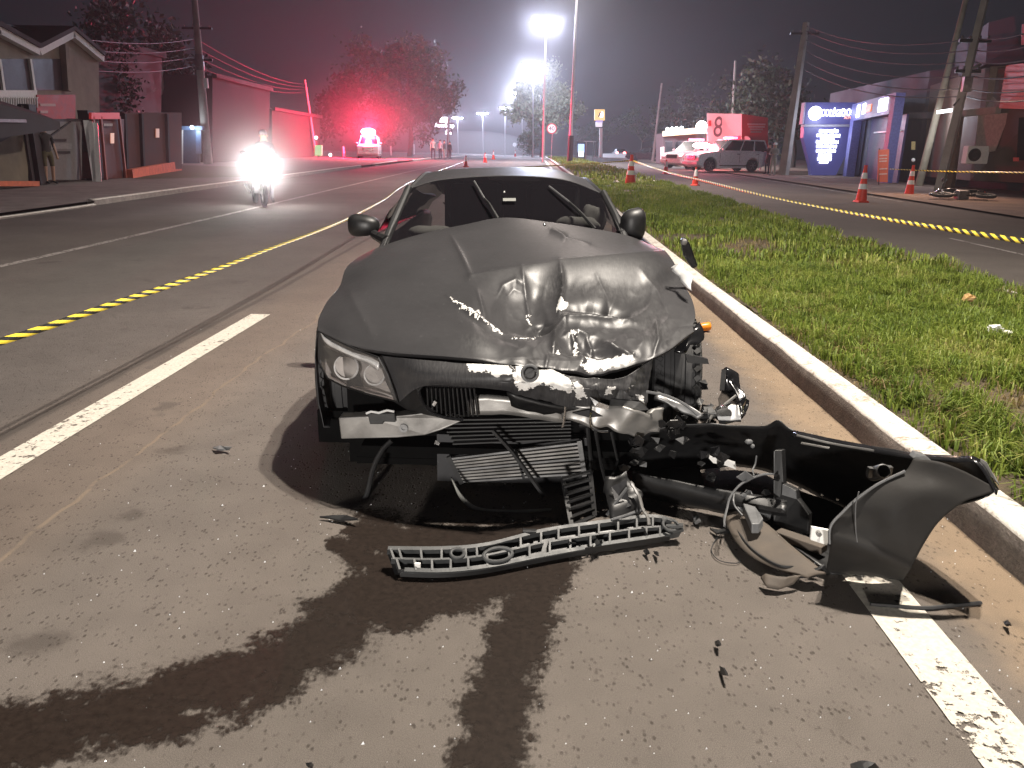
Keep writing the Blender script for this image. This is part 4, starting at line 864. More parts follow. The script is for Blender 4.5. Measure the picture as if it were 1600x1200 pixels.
sheet_poly('lamp_shell', [g(1120,640,.12),(1128,600,3.25),(1132,575,3.3),(1140,572,3.3),(1150,590,3.28),(1165,620,3.2),(1168,630,3.2),(1155,650,3.15),(1140,660,3.1)], M['black_gloss'], BL, .012, sub=2, crump=.03, seed=2)
sheet_poly('chrome_trim', [(1145,588,3.25),(1156,600,3.23),(1162,615,3.2),(1165,632,3.17),(1156,648,3.12),(1150,625,3.18)], M['chrome'], BL, .008, sub=2, crump=.03, seed=9)
sheet_poly('clear_lens', [(1118,642,3.08),(1140,630,3.1),(1152,636,3.1),(1158,662,3.05),(1122,660,3.05)], M['white_paint'], BL, .006, sub=2, crump=.015, seed=4)
obj('reflector_cup', MB().lathe([(.036, 0), (.03, .03), (.02, .04), (.001, .045)], 16, P(1130, 648, 3.06), Matrix.Rotation(R(-70), 3, 'X')), M['chrome'], BL, smooth=True)
obj('lamp_frame', MB().tube([P(1105,662,3.05), P(1115,645,3.08), P(1135,630,3.1), P(1150,618,3.12)], .006, 6), M['alu'], BL, smooth=True)
obj('mounting_arm', MB().bar(P(1128,610,3.2), P(1131,578,3.25), .02, .014), M['black_plastic'], BL)
shards('lamp_shard', 12, (1100,625,1160,662,(3.05,3.15)), BL, 10, 71, [M['chrome'], M['alu'], M['black_gloss'], M['grey_plastic']])
oc = at(1099, 511, .04); ol = mat('orange_lens', (.80, .25, .015), .3)
LB = thing('orange_indicator', 'small orange indicator lens on the dusty gutter by the right wheel', 'debris', tuple(oc))
obj('lens', MB().lathe([(.032, -.06), (.036, -.05), (.036, .05), (.03, .06), (.001, .064)], 16, oc, Matrix.Rotation(R(80), 3, 'Y')), ol, LB, smooth=True)
obj('lens_end', MB().lathe([(.028, 0), (.034, .004), (.034, .02), (.028, .024)], 16, oc+np.array([-.085, 0, 0]), Matrix.Rotation(R(80), 3, 'Y')), M['white'], LB, smooth=True)
o = obj('window_trim_strip', MB().tube(catmull([Pz(u, v, .008) for u, v in ((1360,944),(1400,947),(1445,950),(1490,946),(1533,942))], np.linspace(0, 1, 20)), .0065, 6), M['rubber'], None, smooth=True); tag(o, 'thin black rubber strip across the white edge line', 'debris')
def shard(name, pts, m, label, th=.008, z=.012, cr=.004, seed=0):
    o = sheet_poly(name, [(u, v, float(Pz(u, v, z+.01*((i*7) % 3))[1])) for i, (u, v) in enumerate(pts)], m, None, th, sub=1, crump=cr, seed=seed); tag(o, label, 'debris', 'loose shards on the road')
shard('plastic_shard', [(1126,1041),(1131,1044),(1136,1056),(1129,1055)], M['black_plastic'], 'long black shard with a pointed tip, alone on bare asphalt')
shard('plastic_shard', [(1118,1005),(1124,1002),(1126,1008),(1120,1011)], M['black_plastic'], 'small square black chip just above the pointed shard')
shard('plastic_shard', [(1328,1196),(1345,1190),(1366,1190),(1372,1197),(1350,1204),(1330,1204)], M['black_plastic'], 'wide black fragment cut by the lower picture edge')
shard('plastic_shard', [(333,700),(345,697),(362,700),(358,704),(340,703)], M['grey_plastic'], 'grey metallic sliver on the road beside the lane dash')
shard('plastic_shard', [(1006,862),(1012,858),(1015,863),(1009,866)], M['black_plastic'], 'tiny black crumb below the lattice strip, nearer to its middle')
shard('plastic_shard', [(1021,862),(1028,862),(1029,867),(1023,866)], M['black_plastic'], 'tiny black crumb below the right end of the lattice strip')
shard('plastic_shard', [(1568,973),(1576,970),(1580,976),(1572,978)], M['black_plastic'], 'black crumb on the sandy gutter at the kerb foot')
shard('plastic_shard', [(500,808),(540,806),(560,812),(530,814)], M['black_plastic'], 'flat black strip at the edge of the wreck shadow')
shard('plastic_shard', [(1109,826),(1122,828),(1140,826),(1145,831),(1120,834)], M['black_plastic'], 'black sliver pointing out from the bumper lip')
shard('plastic_shard', [(1082,808),(1092,806),(1094,814),(1086,818)], M['grey_plastic'], 'greyish torn chip between the lattice strip and the bumper')
shard('plastic_shard', [(478,1193),(488,1192),(488,1198),(480,1198)], M['black_plastic'], 'black chip on the far side of the fluid stain')
# glass crumbs
mb = MB(); r = np.random.default_rng(3)
for i in range(800):
    if i < 420: x, y = r.normal(-.2, 1.1), r.normal(2.3, .7)
    elif i < 640: x, y = r.uniform(1.1, 1.75), r.uniform(1.6, 7)
    else: x, y = r.uniform(-3, 1.7), r.uniform(1.2, 7)
    s = r.uniform(.0010, .0026)*(1 if r.uniform() < .93 else 1.8); z = gz(y)
    mb.add([(x-s, y-s, z), (x+s, y-s*.5, z), (x, y+s, z), (x+s*.2, y, z+s*1.6)], [(0, 1, 3), (1, 2, 3), (2, 0, 3)])
gm = N('glass_crumb'); gm.set('Base Color', (.8, .82, .84)); gm.set('Roughness', .1); gm.set('Emission Strength', 0)
tag(obj('glass_crumbs', mb, gm.mat), 'tiny pale glass crumbs scattered over the road', 'glass', kind='stuff')
# ---------------------------------------------------------------- fluid stain
xs_ = np.arange(-2.2, 1.0, .02); ys_ = np.arange(1.0, 3.4, .02)
SA = np.array([[(x, y, .003) for x in xs_] for y in ys_]); SUV = pix(SA)
arms = [([(570,835),(700,850),(850,845)], 36, 36), ([(640,880),(545,965),(440,1040),(300,1090),(140,1130),(-60,1165)], 62, 58), ([(855,880),(820,965),(787,1060),(758,1220)], 50, 62), ([(640,905),(740,915),(850,900)], 52, 52), ([(570,950),(650,945),(720,915)], 50, 40),([(520,850),(560,870),(610,880)],14,16),([(330,1060),(250,1075),(180,1085)],16,8)]
wet = np.full(SUV.shape[:2], -9.)
for pts, w0, w1 in arms:
    dd, t = dist_poly(SUV, pts); wet = np.maximum(wet, 1-dd/(w0+(w1-w0)*t))
wet -= .55*np.clip(1-np.hypot((SUV[..., 0]-700)/60, (SUV[..., 1]-1010)/38), 0, 1)+.9*np.clip(1-np.hypot((SUV[..., 0]-560)/28, (SUV[..., 1]-900)/14), 0, 1)*0+.6*np.clip(1-np.hypot((SUV[..., 0]-300)/50, (SUV[..., 1]-1112)/14), 0, 1)
o = obj('fluid_stain', MB().grid(SA), None or M['void'], None, recalc=False); o.data.materials.clear(); set_attr(o, 'wet', wet)
k = N('wet_fluid'); v = k.coord(); n1 = k.noise(v, 8, 8, .70); n2 = k.noise(v, 48, 4, .7); 
a = k.math('ADD', k.attr('wet'), k.math('MULTIPLY', k.math('SUBTRACT', n1, .5), 2.3)); a = k.math('ADD', a, k.math('MULTIPLY', k.math('SUBTRACT', n2, .5), 1.3))
k.set('Base Color', k.ramp(n2, [(.3, (.012, .008, .006)), (.7, (.026, .018, .014))])); k.set('Roughness', .55); k.set('Specular IOR Level', .12); k.bump(k.noise(v, 300, 2), .3, .004)
al = k.math('MULTIPLY', k.smooth(a, -.08, .42), k.ramp(n1, [(.28, .80), (.5, .95), (.7, .97)])); k.alpha(al)
o.data.materials.append(k.mat); tag(o, 'dark brown fluid stain running from the wreck across the road', 'stain', kind='stuff')
# ---------------------------------------------------------------- builders for the street
def on_plane(u, v, X):
    d = ray(u, v); return cC + d*(X/d[0])
def lamp_at(name, loc, power, col, size): return lamp(name, 'POINT', tuple(loc), power, col, size)
E_LED = emit('led_white', (.92, .94, 1), 60); E_SIGN = emit('sign_white', (.9, .95, 1), 5.5); E_SIGN2 = emit('sign_cool', (.75, .88, 1), 4)
E_YEL = emit('sign_yellow', (1, .58, .02), .95); E_RED = emit('beacon_red', (1, .05, .10), 16); E_BEA = emit('beacon_glare', (1, .55, .6), 30); E_ORG = emit('sign_orange', (1, .22, .06), 1.1)
def street_lamp(u_head, v_head, Y, u_base, power, label, spread=.8, heads=2, cross=0):
    p = P(u_head, v_head, Y); x0 = float(P(u_base, 245, Y)[0]); z0 = gz(Y); h = float(p[2])
    t = thing('street_lamp', label, 'street lamp', (x0, Y, z0), 'twin headed lamps of the median')
    obj('lamp_pole', MB().tube([(x0, Y, z0), (x0+(p[0]-x0)*.5, Y, (z0+h)/2), (float(p[0]), Y, h+.1)], [.11, .085, .06], 10), M['galv'], t, smooth=True)
    obj('base_plate', MB().box((x0, Y, z0+.03), (.4, .4, .06)), M['galv'], t)
    ds = [(-spread, 0), (spread, 0)] if heads == 2 else [(-spread, 0), (spread, 0), (-spread*.3, -spread*.6), (spread*.3, -spread*.6)]
    for dx, dy in ds:
        q = p+np.array([dx, dy, 0])
        obj('lamp_arm', MB().tube([(float(p[0]), Y, h), tuple(q+np.array([-dx*.25, 0, .06]))], .03, 6), M['galv'], t)
        hd = obj('lamp_head', MB().box(q+np.array([0, 0, .07]), (.62, .32, .10), None, 0, .8), M['galv'], t, bevel=.02)
        obj('lamp_lens', MB().box(q+np.array([0, -.04, -.0]), (.52, .26, .05)).ball(q+np.array([0, 0, -.02]), .24, 10, 6, 0, (1.3, .8, .5)), E_LED, hd)
        lamp_at('street_lamp_light', q+np.array([0, -.1, -.16]), power, (.70, .76, 1), .12)
    return t
street_lamp(853, 33, 70, 849, 8000, 'tallest lit twin street lamp, nearest of the row')
street_lamp(833, 108, 106, 833, 13000, 'second lit street lamp just above the median tree crown', .9)
street_lamp(815, 145, 142, 817, 18000, 'lit street lamp at the left edge of the tree crown', 1.0)
street_lamp(789, 168, 178, 789, 7000, 'far lit street lamp, tallest of the three above the smoke', 1.0, 4)
street_lamp(754, 177, 205, 755, 6500, 'middle one of the three far lamps above the smoke', 1.1, 4)
street_lamp(715, 184, 235, 716, 6500, 'far lit street lamp next to the lit car dealer sign', 1.2, 4)
# unlit tall mast with its lamp above the picture
Y = 64; tp = at(890, 256); t = thing('tall_mast', 'very tall thin grey mast rising from the median past the picture top', 'pole', tuple(tp))
tt = P(903, -40, float(tp[1])); obj('mast_shaft', MB().tube([tp, (tp+tt)/2, tt], [.16, .12, .09], 10), M['galv'], t, smooth=True)
obj('black_sleeve', MB().tube([tp, P(892.5, 212, float(tp[1]))], [.24, .23], 10), M['dark_metal'], t, smooth=True)
lamp('street_light_on_mast', 'SPOT', tuple(tt+np.array([0, -.5, 1.5])), 26000, (1, .93, .88), .2, (tt[0]-1, tt[1]-1, 0), 140, .8)
def pole(base, top, r0, r1, label, m=None, square=False, group='utility poles', arms=()):
    t = thing('utility_pole', label, 'utility pole', tuple(base), group)
    obj('pole_shaft', MB().tube([base, (np.array(base)+np.array(top))/2, top], [r0, (r0+r1)/2, r1], 4 if square else 12), m or M['pole_concrete'], t, smooth=not square)
    for k, (f, w) in enumerate(arms):
        c = np.array(base)*(1-f)+np.array(top)*f
        obj('crossarm', MB().box(c, (w, .09, .11)), M['dark_metal'], t)
        for s in (-.42, -.15, .15, .42): obj('insulator', MB().lathe([(.03, 0), (.05, .03), (.03, .06), (.05, .09), (.02, .12)], 8, c+np.array([s*w, 0, .05])), M['steel'], t)
    return t
# ---------------------------------------------------------------- people
def person(u, v, h, facing, label, top, legs, hair=(.02, .015, .012), Y=None, cap=None, pose=0, dz=0, group=None, shorts=False):
    b = at(u, v, dz) if Y is None else np.array([xat(u, Y), Y, gz(Y)+dz]); s = h/1.75
    t = thing('person', label, 'person', tuple(b), group)
    J = {}; E = []; rad = []
    def j(n, x, y, z, r, par=None):
        J[n] = len(rad); rad.append((x*s, y*s, z*s, r*s))
        if par: E.append((J[par], J[n]))
    sw = .10 if pose == 1 else .0
    j('pel', 0, 0, .95, .125); j('bel', 0, .01, 1.08, .125, 'pel'); j('che', 0, .0, 1.30, .150, 'bel'); j('nek', 0, 0, 1.47, .060, 'che'); j('hed', 0, -.01, 1.60, .088, 'nek'); j('crn', 0, 0, 1.70, .075, 'hed')
    for k, sx in (('l', 1), ('r', -1)):
        st = sw*sx
        j('hip'+k, .10*sx, 0, .88, .095, 'pel'); j('kne'+k, .11*sx, -.02-st, .50, .062, 'hip'+k); j('ank'+k, .11*sx, .03-st*.6, .09, .042, 'kne'+k); j('toe'+k, .12*sx, -.15-st*.6, .04, .034, 'ank'+k)
        j('sho'+k, .19*sx, 0, 1.40, .060, 'che')
        if pose == 2: pts = ((.24, -.06, 1.16), (.12, -.26, 1.14), (.06, -.33, 1.17))
        elif pose == 3 and sx < 0: pts = ((.34, -.10, 1.28), (.52, -.22, 1.36), (.60, -.26, 1.40))
        else: pts = ((.25, .03+st, 1.13), (.27, -.03+st, .88), (.27, -.05+st, .80))
        j('elb'+k, pts[0][0]*sx, pts[0][1], pts[0][2], .046, 'sho'+k); j('wri'+k, pts[1][0]*sx, pts[1][1], pts[1][2], .034, 'elb'+k); j('han'+k, pts[2][0]*sx, pts[2][1], pts[2][2], .034, 'wri'+k)
        for f in range(5):
            j('f%d%s' % (f, k), pts[2][0]*sx+(f-2)*.018*sx, pts[2][1]-.02, pts[2][2]-(.085-.008*abs(f-2)), .010, 'han'+k)
    me = D.meshes.new('person_body'); me.from_pydata([q[:3] for q in rad], E, [])
    o = D.objects.new('body', me); COL.objects.link(o)
    md = o.modifiers.new('skin', 'SKIN'); me.skin_vertices.new() if not me.skin_vertices else None
    for i, q in enumerate(rad): me.skin_vertices[0].data[i].radius = (q[3], q[3]*(.72 if i in (1, 2) else 1))
    me.skin_vertices[0].data[0].use_root = True
    o.modifiers.new('sub', 'SUBSURF').levels = 2
    dg = bpy.context.evaluated_depsgraph_get(); ev = o.evaluated_get(dg); m2 = D.meshes.new_from_object(ev); o.modifiers.clear(); o.data = m2
    m2.materials.clear()
    for mm in (M['skin'], top, legs, M['rubber']): m2.materials.append(mm)
    for p in m2.polygons:
        z = p.center.z/s; x = abs(p.center.x/s); p.use_smooth = True
        arm = x > .225 or (pose == 2 and p.center.y/s < -.17)
        if z > 1.47: mi = 0
        elif arm and z > .9: mi = 1 if (z > 1.18 or not shorts) and not (pose == 2 and p.center.y/s < -.29) else 0
        elif arm: mi = 0
        elif z > .95: mi = 1
        elif z > .10: mi = 2 if (not shorts or z > .52) else 0
        else: mi = 3
        p.material_index = mi
    o.parent = t
    hm = mat('hair', hair, .7) if cap is None else cap
    obj('hair' if cap is None else 'cap', MB().ball(b+np.array([0, .008, 1.665])*s, .102*s, 14, 8, 0, (1, 1.1, .82 if cap is None else .78)), hm, t, smooth=True)
    if cap is not None: obj('cap_brim', MB().box(b+np.array([0, -.13, 1.645])*s, (.14*s, .1*s, .012)), cap, t)
    obj('nose', MB().ball(b+np.array([0, -.098, 1.585])*s, .016*s, 6, 5), M['skin'], t)
    for sx in (-1, 1): obj('eye', MB().ball(b+np.array([.033*sx, -.088, 1.615])*s, .011*s, 6, 5), M['black_gloss'], t); obj('ear', MB().ball(b+np.array([.092*sx, 0, 1.6])*s, .022*s, 6, 5, 0, (.5, .8, 1.2)), M['skin'], t)
    t.rotation_euler = (0, 0, R(facing)); return t
def cloth(name, c): return mat(name, c, .85, var=.2, scale=20)
# ---------------------------------------------------------------- vehicles (local x points to the front)
def wheel_l(parent, base, x, y, r, w=.24):
    mx = Matrix.Rotation(R(90), 3, 'X'); c = np.array(base)+np.array([x, y, r])
    t = obj('tyre', MB().lathe([(r*.62, -w/2), (r*.95, -w/2), (r, -w*.35), (r, w*.35), (r*.95, w/2), (r*.62, w/2)], 24, c, mx), M['rubber'], parent, smooth=True)
    s = 1 if y > 0 else -1
    mb = MB().lathe([(r*.63, -w*.45), (r*.63, w*.45), (r*.56, w*.40), (r*.56, -w*.40)], 24, c, mx)
    for i in range(6):
        a = 6.283*i/6; mb.bar(c+np.array([0, s*w*.38, 0]), c+np.array([math.cos(a)*r*.6, s*w*.42, math.sin(a)*r*.6]), .07, .03)
    mb.ball(c+np.array([0, s*w*.4, 0]), r*.16, 8, 6); obj('rim', mb, M['alu'], t)
def vehicle(label, cat, loc, rz, paint, L=5.2, W_=1.86, belt=1.12, roof=1.84, hood=1.08, wr=.37, wb=3.0, cab=(1.15, .30, -2.25, -2.50), group=None, lights=None, sedan=False, name='police_car', bar=None, plate=True, stripe=None):
    b = np.array(loc, float); t = thing(name, label, cat, tuple(b), group); f, r_ = L/2, -L/2
    ax = (wb/2+.12, -wb/2+.12); pts = []
    def arc(cx):
        return [(cx-(wr+.09)*math.cos(a), wr+(wr+.09)*math.sin(a)) for a in np.linspace(-.35, math.pi+.35, 10)]
    low = .30
    pts = [(r_, low+.12)]+arc(ax[1])+arc(ax[0])+[(f-.05, low), (f, low+.2), (f, .78), (f-.10, hood-.12), (f-.45, hood-.02), (cab[0]+.05, belt), (r_+.05, belt), (r_-.02, belt-.3)]
    w = W_/2
    def sil(y, ins): return [b+np.array([x, y, z]) for x, z in pts]
    obj('body', MB().prism(sil(-w, 0), (0, W_, 0)), paint, t, bevel=.07)
    obj('underbody', MB().box(b+np.array([0, 0, .52]), (L*.93, W_*.8, .4)), M['void'], t)
    x0, x1, x2, x3 = cab; z0, z1 = belt-.02, roof; wi, wt = w-.04, w-.22
    vs = [(x0, -wi, z0), (x0, wi, z0), (x3, wi, z0), (x3, -wi, z0), (x1, -wt, z1), (x1, wt, z1), (x2, wt, z1), (x2, -wt, z1)]
    obj('cabin', MB().add([b+np.array(q) for q in vs], [(3, 2, 1, 0), (4, 5, 6, 7), (0, 1, 5, 4), (1, 2, 6, 5), (2, 3, 7, 6), (3, 0, 4, 7)]), paint, t, bevel=.05)
    dk = M['black_gloss']
    def face(a, bb, c, d, u0, u1, v0, v1, push):
        a, bb, c, d = map(np.array, (a, bb, c, d)); q = lambda u, v: (a*(1-u)+bb*u)*(1-v)+(d*(1-u)+c*u)*v
        n = np.cross(bb-a, d-a); n = n/np.linalg.norm(n)*push
        P4 = [b+q(u0, v0)+n, b+q(u1, v0)+n, b+q(u1, v1)+n, b+q(u0, v1)+n]; return P4
    for s in (-1, 1):
        i = (0, 3, 7, 4) if s < 0 else (1, 2, 6, 5)
        spans = ((.10, .40), (.43, .68), (.71, .95)) if not sedan else ((.12, .48), (.52, .85))
        for k, (u0, u1) in enumerate(spans):
            P4 = face(vs[i[0]], vs[i[1]], vs[i[2]], vs[i[3]], u0, u1, .12, .90, .012*(-s if True else 1)*(-1 if s < 0 else -1))
            c_ = sum(P4)/4; out = np.array([0, s*.012, 0])
            P4 = face(vs[i[0]], vs[i[1]], vs[i[2]], vs[i[3]], u0, u1, .12, .90, 0)
            obj('side_window', MB().prism([p+out for p in P4], (0, -s*.02, 0)), dk, t)
        dx = [cab[0]-.15, (cab[0]+cab[3])/2+.3, cab[3]+.75]
        for k in range(2): obj('door_handle', MB().box(b+np.array([dx[k+1]+.12, s*(w+.015), belt-.14]), (.2, .03, .04)), M['chrome'], t)
        for k in range(3): obj('door_seam', MB().box(b+np.array([dx[k], s*(w+.001), .80]), (.015, .01, .58)), M['void'], t)
        mr = obj('wing_mirror', MB().ball(b+np.array([cab[0]-.25, s*(w+.13), belt+.08]), .12, 10, 8, 0, (.6, 1, .85)), paint, t, smooth=True)
        obj('running_board', MB().box(b+np.array([0, s*(w-.02), .36]), (wb-1.0, .14, .06)), M['black_plastic'], t)
        if stripe: obj('side_stripe', MB().box(b+np.array([-.2, s*(w+.004), .86]), (3.4, .01, .16)), stripe, t)
        h = obj('headlight', MB().prism([b+np.array(q) for q in ((f-.02, s*(w-.48), .80), (f-.02, s*(w-.08), .84), (f-.10, s*(w-.06), .98), (f-.10, s*(w-.42), .94))], (-.08, 0, 0)), lights or M['chrome'], t)
        obj('tail_light', MB().box(b+np.array([r_-.0, s*(w-.10), .92]), (.06, .16, .34)), emit('tail_red', (1, .04, .05), .6, (.4, .01, .01)), t)
        for xx in ax: wheel_l(t, b, xx, s*(w-.12), wr)
    obj('windscreen', MB().prism([p+np.array([.012, 0, .008]) for p in face(vs[0], vs[1], vs[5], vs[4], .06, .94, .08, .93, 0)], (-.02, 0, -.01)), dk, t)
    obj('rear_window', MB().prism([p+np.array([-.012, 0, .006]) for p in face(vs[3], vs[2], vs[6], vs[7], .08, .92, .15, .88, 0)], (.02, 0, -.006)), dk, t)
    gr_ = obj('front_grille', MB().box(b+np.array([f-.01, 0, .80]), (.06, W_*.48, .26)), M['black_plastic'], t)
    for k in range(3): obj('grille_bar', MB().box(b+np.array([f+.03, 0, .72+k*.085]), (.03, W_*.46, .025)), M['chrome'], gr_)
    obj('front_bumper', MB().box(b+np.array([f+.02, 0, .48]), (.16, W_*.96, .24)), paint, t, bevel=.04)
    obj('rear_bumper', MB().box(b+np.array([r_-.02, 0, .48]), (.16, W_*.92, .22)), M['black_plastic'], t, bevel=.03)
    if plate: obj('number_plate', MB().box(b+np.array([f+.105, 0, .50]), (.012, .40, .13)), M['white'], t)
    if bar:
        lb = obj('light_bar', MB().box(b+np.array([.1-.3, 0, roof+.10]), (.30, 1.15, .13)), bar, t, bevel=.03)
        obj('bar_foot', MB().box(b+np.array([-.2, -.4, roof+.02]), (.12, .08, .06)), M['black_plastic'], lb); obj('bar_foot', MB().box(b+np.array([-.2, .4, roof+.02]), (.12, .08, .06)), M['black_plastic'], lb)
    t.rotation_euler = (0, 0, R(rz)); return t
def motorcycle(loc, rot, label, head=None, sc=1.0):
    b = np.array(loc, float); t = thing('motorcycle', label, 'motorcycle', tuple(b)); A = lambda *q: b+np.array(q)*sc
    my = Matrix.Rotation(R(90), 3, 'X')
    for x in (.66, -.62):
        ty = obj('tyre', MB().torus(A(x, 0, .30), .255*sc, .05*sc, my, 28, 8), M['rubber'], t, smooth=True)
        mb = MB().torus(A(x, 0, .30), .20*sc, .016*sc, my, 24, 6); mb.lathe([(.05*sc, -.05*sc), (.05*sc, .05*sc)], 10, A(x, 0, .30), my)
        for k in range(6): mb.bar(A(x, 0, .30), A(x+.2*math.cos(k*1.047), 0, .30+.2*math.sin(k*1.047)), .02, .015)
        obj('rim', mb, M['alu'], ty)
    obj('frame', MB().tube([A(.42,0,.82), A(.30,0,.55), A(.15,0,.32), A(-.2,0,.32), A(-.30,0,.62), A(-.75,0,.78)], .028*sc, 8).tube([A(-.2,0,.34), A(-.62,.06,.30)], .025*sc, 6).tube([A(.42,0,.82), A(-.30,0,.70)], .03*sc, 8), M['dark_metal'], t, smooth=True)
    for y in (-.07, .07): obj('fork', MB().tube([A(.66,y,.30), A(.42,y,.90)], .022*sc, 8), M['alu'], t, smooth=True)
    obj('engine', MB().box(A(.02,0,.42), (.34*sc,.26*sc,.26*sc), (0, .1, 0)).lathe([(.08*sc, 0), (.10*sc, .04*sc), (.08*sc, .08*sc), (.10*sc, .12*sc), (.08*sc, .16*sc)], 12, A(.10,0,.52)), M['steel'], t, bevel=.02)
    mb = MB().ball((0, 0, 0), 1, 16, 10); mb.v = [tuple(A(.20+x*.24, y*.14, .84+z*.12+x*.03)) for x, y, z in mb.v]; obj('fuel_tank', mb, mat('tank_paint', (.03, .03, .035), .25), t, smooth=True)
    obj('seat', MB().box(A(-.28,0,.82), (.62*sc,.22*sc,.09*sc), (0, -.06, 0)), M['black_plastic'], t, bevel=.03)
    obj('tail', MB().box(A(-.68,0,.80), (.22*sc,.16*sc,.10*sc), (0, .25, 0)), mat('tank_paint', (.03, .03, .035), .25), t, bevel=.02)
    obj('handlebar', MB().tube([A(.30,-.36,.98), A(.40,-.22,1.0), A(.42,0,.96), A(.40,.22,1.0), A(.30,.36,.98)], .014*sc, 8), M['dark_metal'], t, smooth=True)
    for y in (-.34, .34): obj('mirror', MB().tube([A(.36,y*.7,1.0), A(.36,y,1.16)], .006, 5).ball(A(.36, y, 1.19), .06*sc, 8, 6, 0, (.4, 1.2, .8)), M['black_plastic'], t)
    hr = 2.2 if head else 1.0  # lit headlight is enlarged to stand in for its glare
    obj('headlight', MB().lathe([(.02, -.1), (.075*hr, -.05), (.088*hr, .03), (.08*hr, .05*hr), (.04*hr, .075*hr), (.001, .08*hr)], 16, A(.54, 0, .86), Matrix.Rotation(R(90), 3, 'Y')), head or M['chrome'], t, smooth=True)
    obj('exhaust', MB().tube([A(.15,-.14,.40), A(.0,-.16,.26), A(-.3,-.17,.28), A(-.75,-.18,.42)], [.022*sc, .025*sc, .045*sc, .05*sc], 10), M['chrome'], t, smooth=True)
    obj('front_mudguard', MB().torus(A(.66, 0, .30), .33*sc, .04*sc, my, 10, 6, 0, 2.2), M['black_plastic'], t, smooth=True)
    obj('rear_mudguard', MB().torus(A(-.62, 0, .30), .34*sc, .05*sc, my, 10, 6, 0, 2.4), M['black_plastic'], t, smooth=True)
    obj('tail_light', MB().box(A(-.80, 0, .78), (.03, .12*sc, .05*sc)), mat('tail_lens', (.4, .02, .02), .3), t)
    t.rotation_euler = rot; return t
def cone(u, v, h, label, Y=None, dz=.0, bands=2, slim=.17, base=True, lean=0):
    b = at(u, v, dz) if Y is None else np.array([xat(u, Y), Y, gz(Y)+dz])
    t = thing('traffic_cone', label, 'traffic cone', tuple(b), 'traffic cones closing the road')
    rr = lambda z: slim*h*(1-z/h)*.92+.035*h
    obj('cone_base', MB().box(b+np.array([0, 0, .025]), (slim*h*2.5, slim*h*2.5, .05), None, 0, .9), M['rubber'] if h > 2 else M['red_cone'], t, bevel=.01)
    obj('cone_body', MB().lathe([(rr(z)*1.0, z) for z in np.linspace(.05, h*.93, 8)]+[(rr(h)*1.35, h*.94), (rr(h)*1.35, h), (.001, h)], 20, b), M['red_cone'], t, smooth=True, auto=40)
    for z0, z1 in (((.36, .50), (.64, .80)) if bands == 2 else ((.50, .86),)):
        obj('white_band', MB().lathe([(rr(z)+.006, z) for z in np.linspace(z0*h, z1*h, 3)], 20, b), M['reflective'], t, smooth=True)
    t.rotation_euler = (0, R(lean), R(random.uniform(0, 90))); return t
# ---------------------------------------------------------------- trees: trunk, limbs and thousands of leaves in uneven clumps
def leaf_mat(name, a, b):
    k = N(name); k.set('Base Color', k.ramp(k.attr('tone'), [(0, a), (1, b)])); k.set('Roughness', .6); return k.mat
M['leaf_pale'] = leaf_mat('pale_leaves', (.05, .065, .03), (.15, .17, .08)); M['leaf_lit'] = leaf_mat('lamp_lit_leaves', (.12, .14, .08), (.32, .34, .22)); M['leaf_dark'] = leaf_mat('dark_leaves', (.015, .025, .012), (.06, .075, .03))  # the lit leaves hold the street lamps' light in their paler colour
def tree(label, base, h, clumps, nleaf, size, lm, seed, group='street trees', name='tree', trunk_r=.2):
    r = np.random.default_rng(seed); base = np.array(base, float); t = thing(name, label, 'tree', tuple(base), group)
    mb = MB(); fork = base+np.array([r.uniform(-.3, .3), 0, h*.33]); mb.tube([base, (base+fork)/2+np.array([.1, 0, 0]), fork], [trunk_r, trunk_r*.8, trunk_r*.65], 10)
    obj('trunk', mb, M['trunk'], t, smooth=True)
    cs = []
    for (dx, dy, z, rad) in clumps:
        c = base+np.array([dx, dy, z]); cs.append((c, rad)); m_ = (fork+c)/2+np.array([r.uniform(-.4, .4), r.uniform(-.3, .3), -.2])
        obj('limb', MB().tube([fork, m_, c], [trunk_r*.45, trunk_r*.28, trunk_r*.1], 6), M['trunk'], t, smooth=True)
    V = []; T = []
    for c, rad in cs:
        sub = [c+r.normal(0, .45, 3)*rad for _ in range(9)]
        n = int(nleaf*rad**2/sum(q[1]**2 for q in cs))
        for i in range(n):
            s0 = sub[int(r.integers(0, 9))]; p = s0+r.normal(0, .24, 3)*rad; s = size*r.uniform(.5, 1.3)
            a, bq = r.normal(0, 1, 3), r.normal(0, 1, 3); a /= np.linalg.norm(a); bq -= a*(a @ bq); bq /= np.linalg.norm(bq)
            V += [p-a*s, p+bq*s*.5, p+a*s, p-bq*s*.5]; T += [r.uniform(0, 1)]*4
    mb = MB(); mb.v = [tuple(p) for p in V]; k = len(V)//4; mb.f = [(4*i, 4*i+1, 4*i+2, 4*i+3) for i in range(k)]; mb.m = [0]*k
    o = obj('crown', mb, lm, t, recalc=False); set_attr(o, 'tone', T); return t
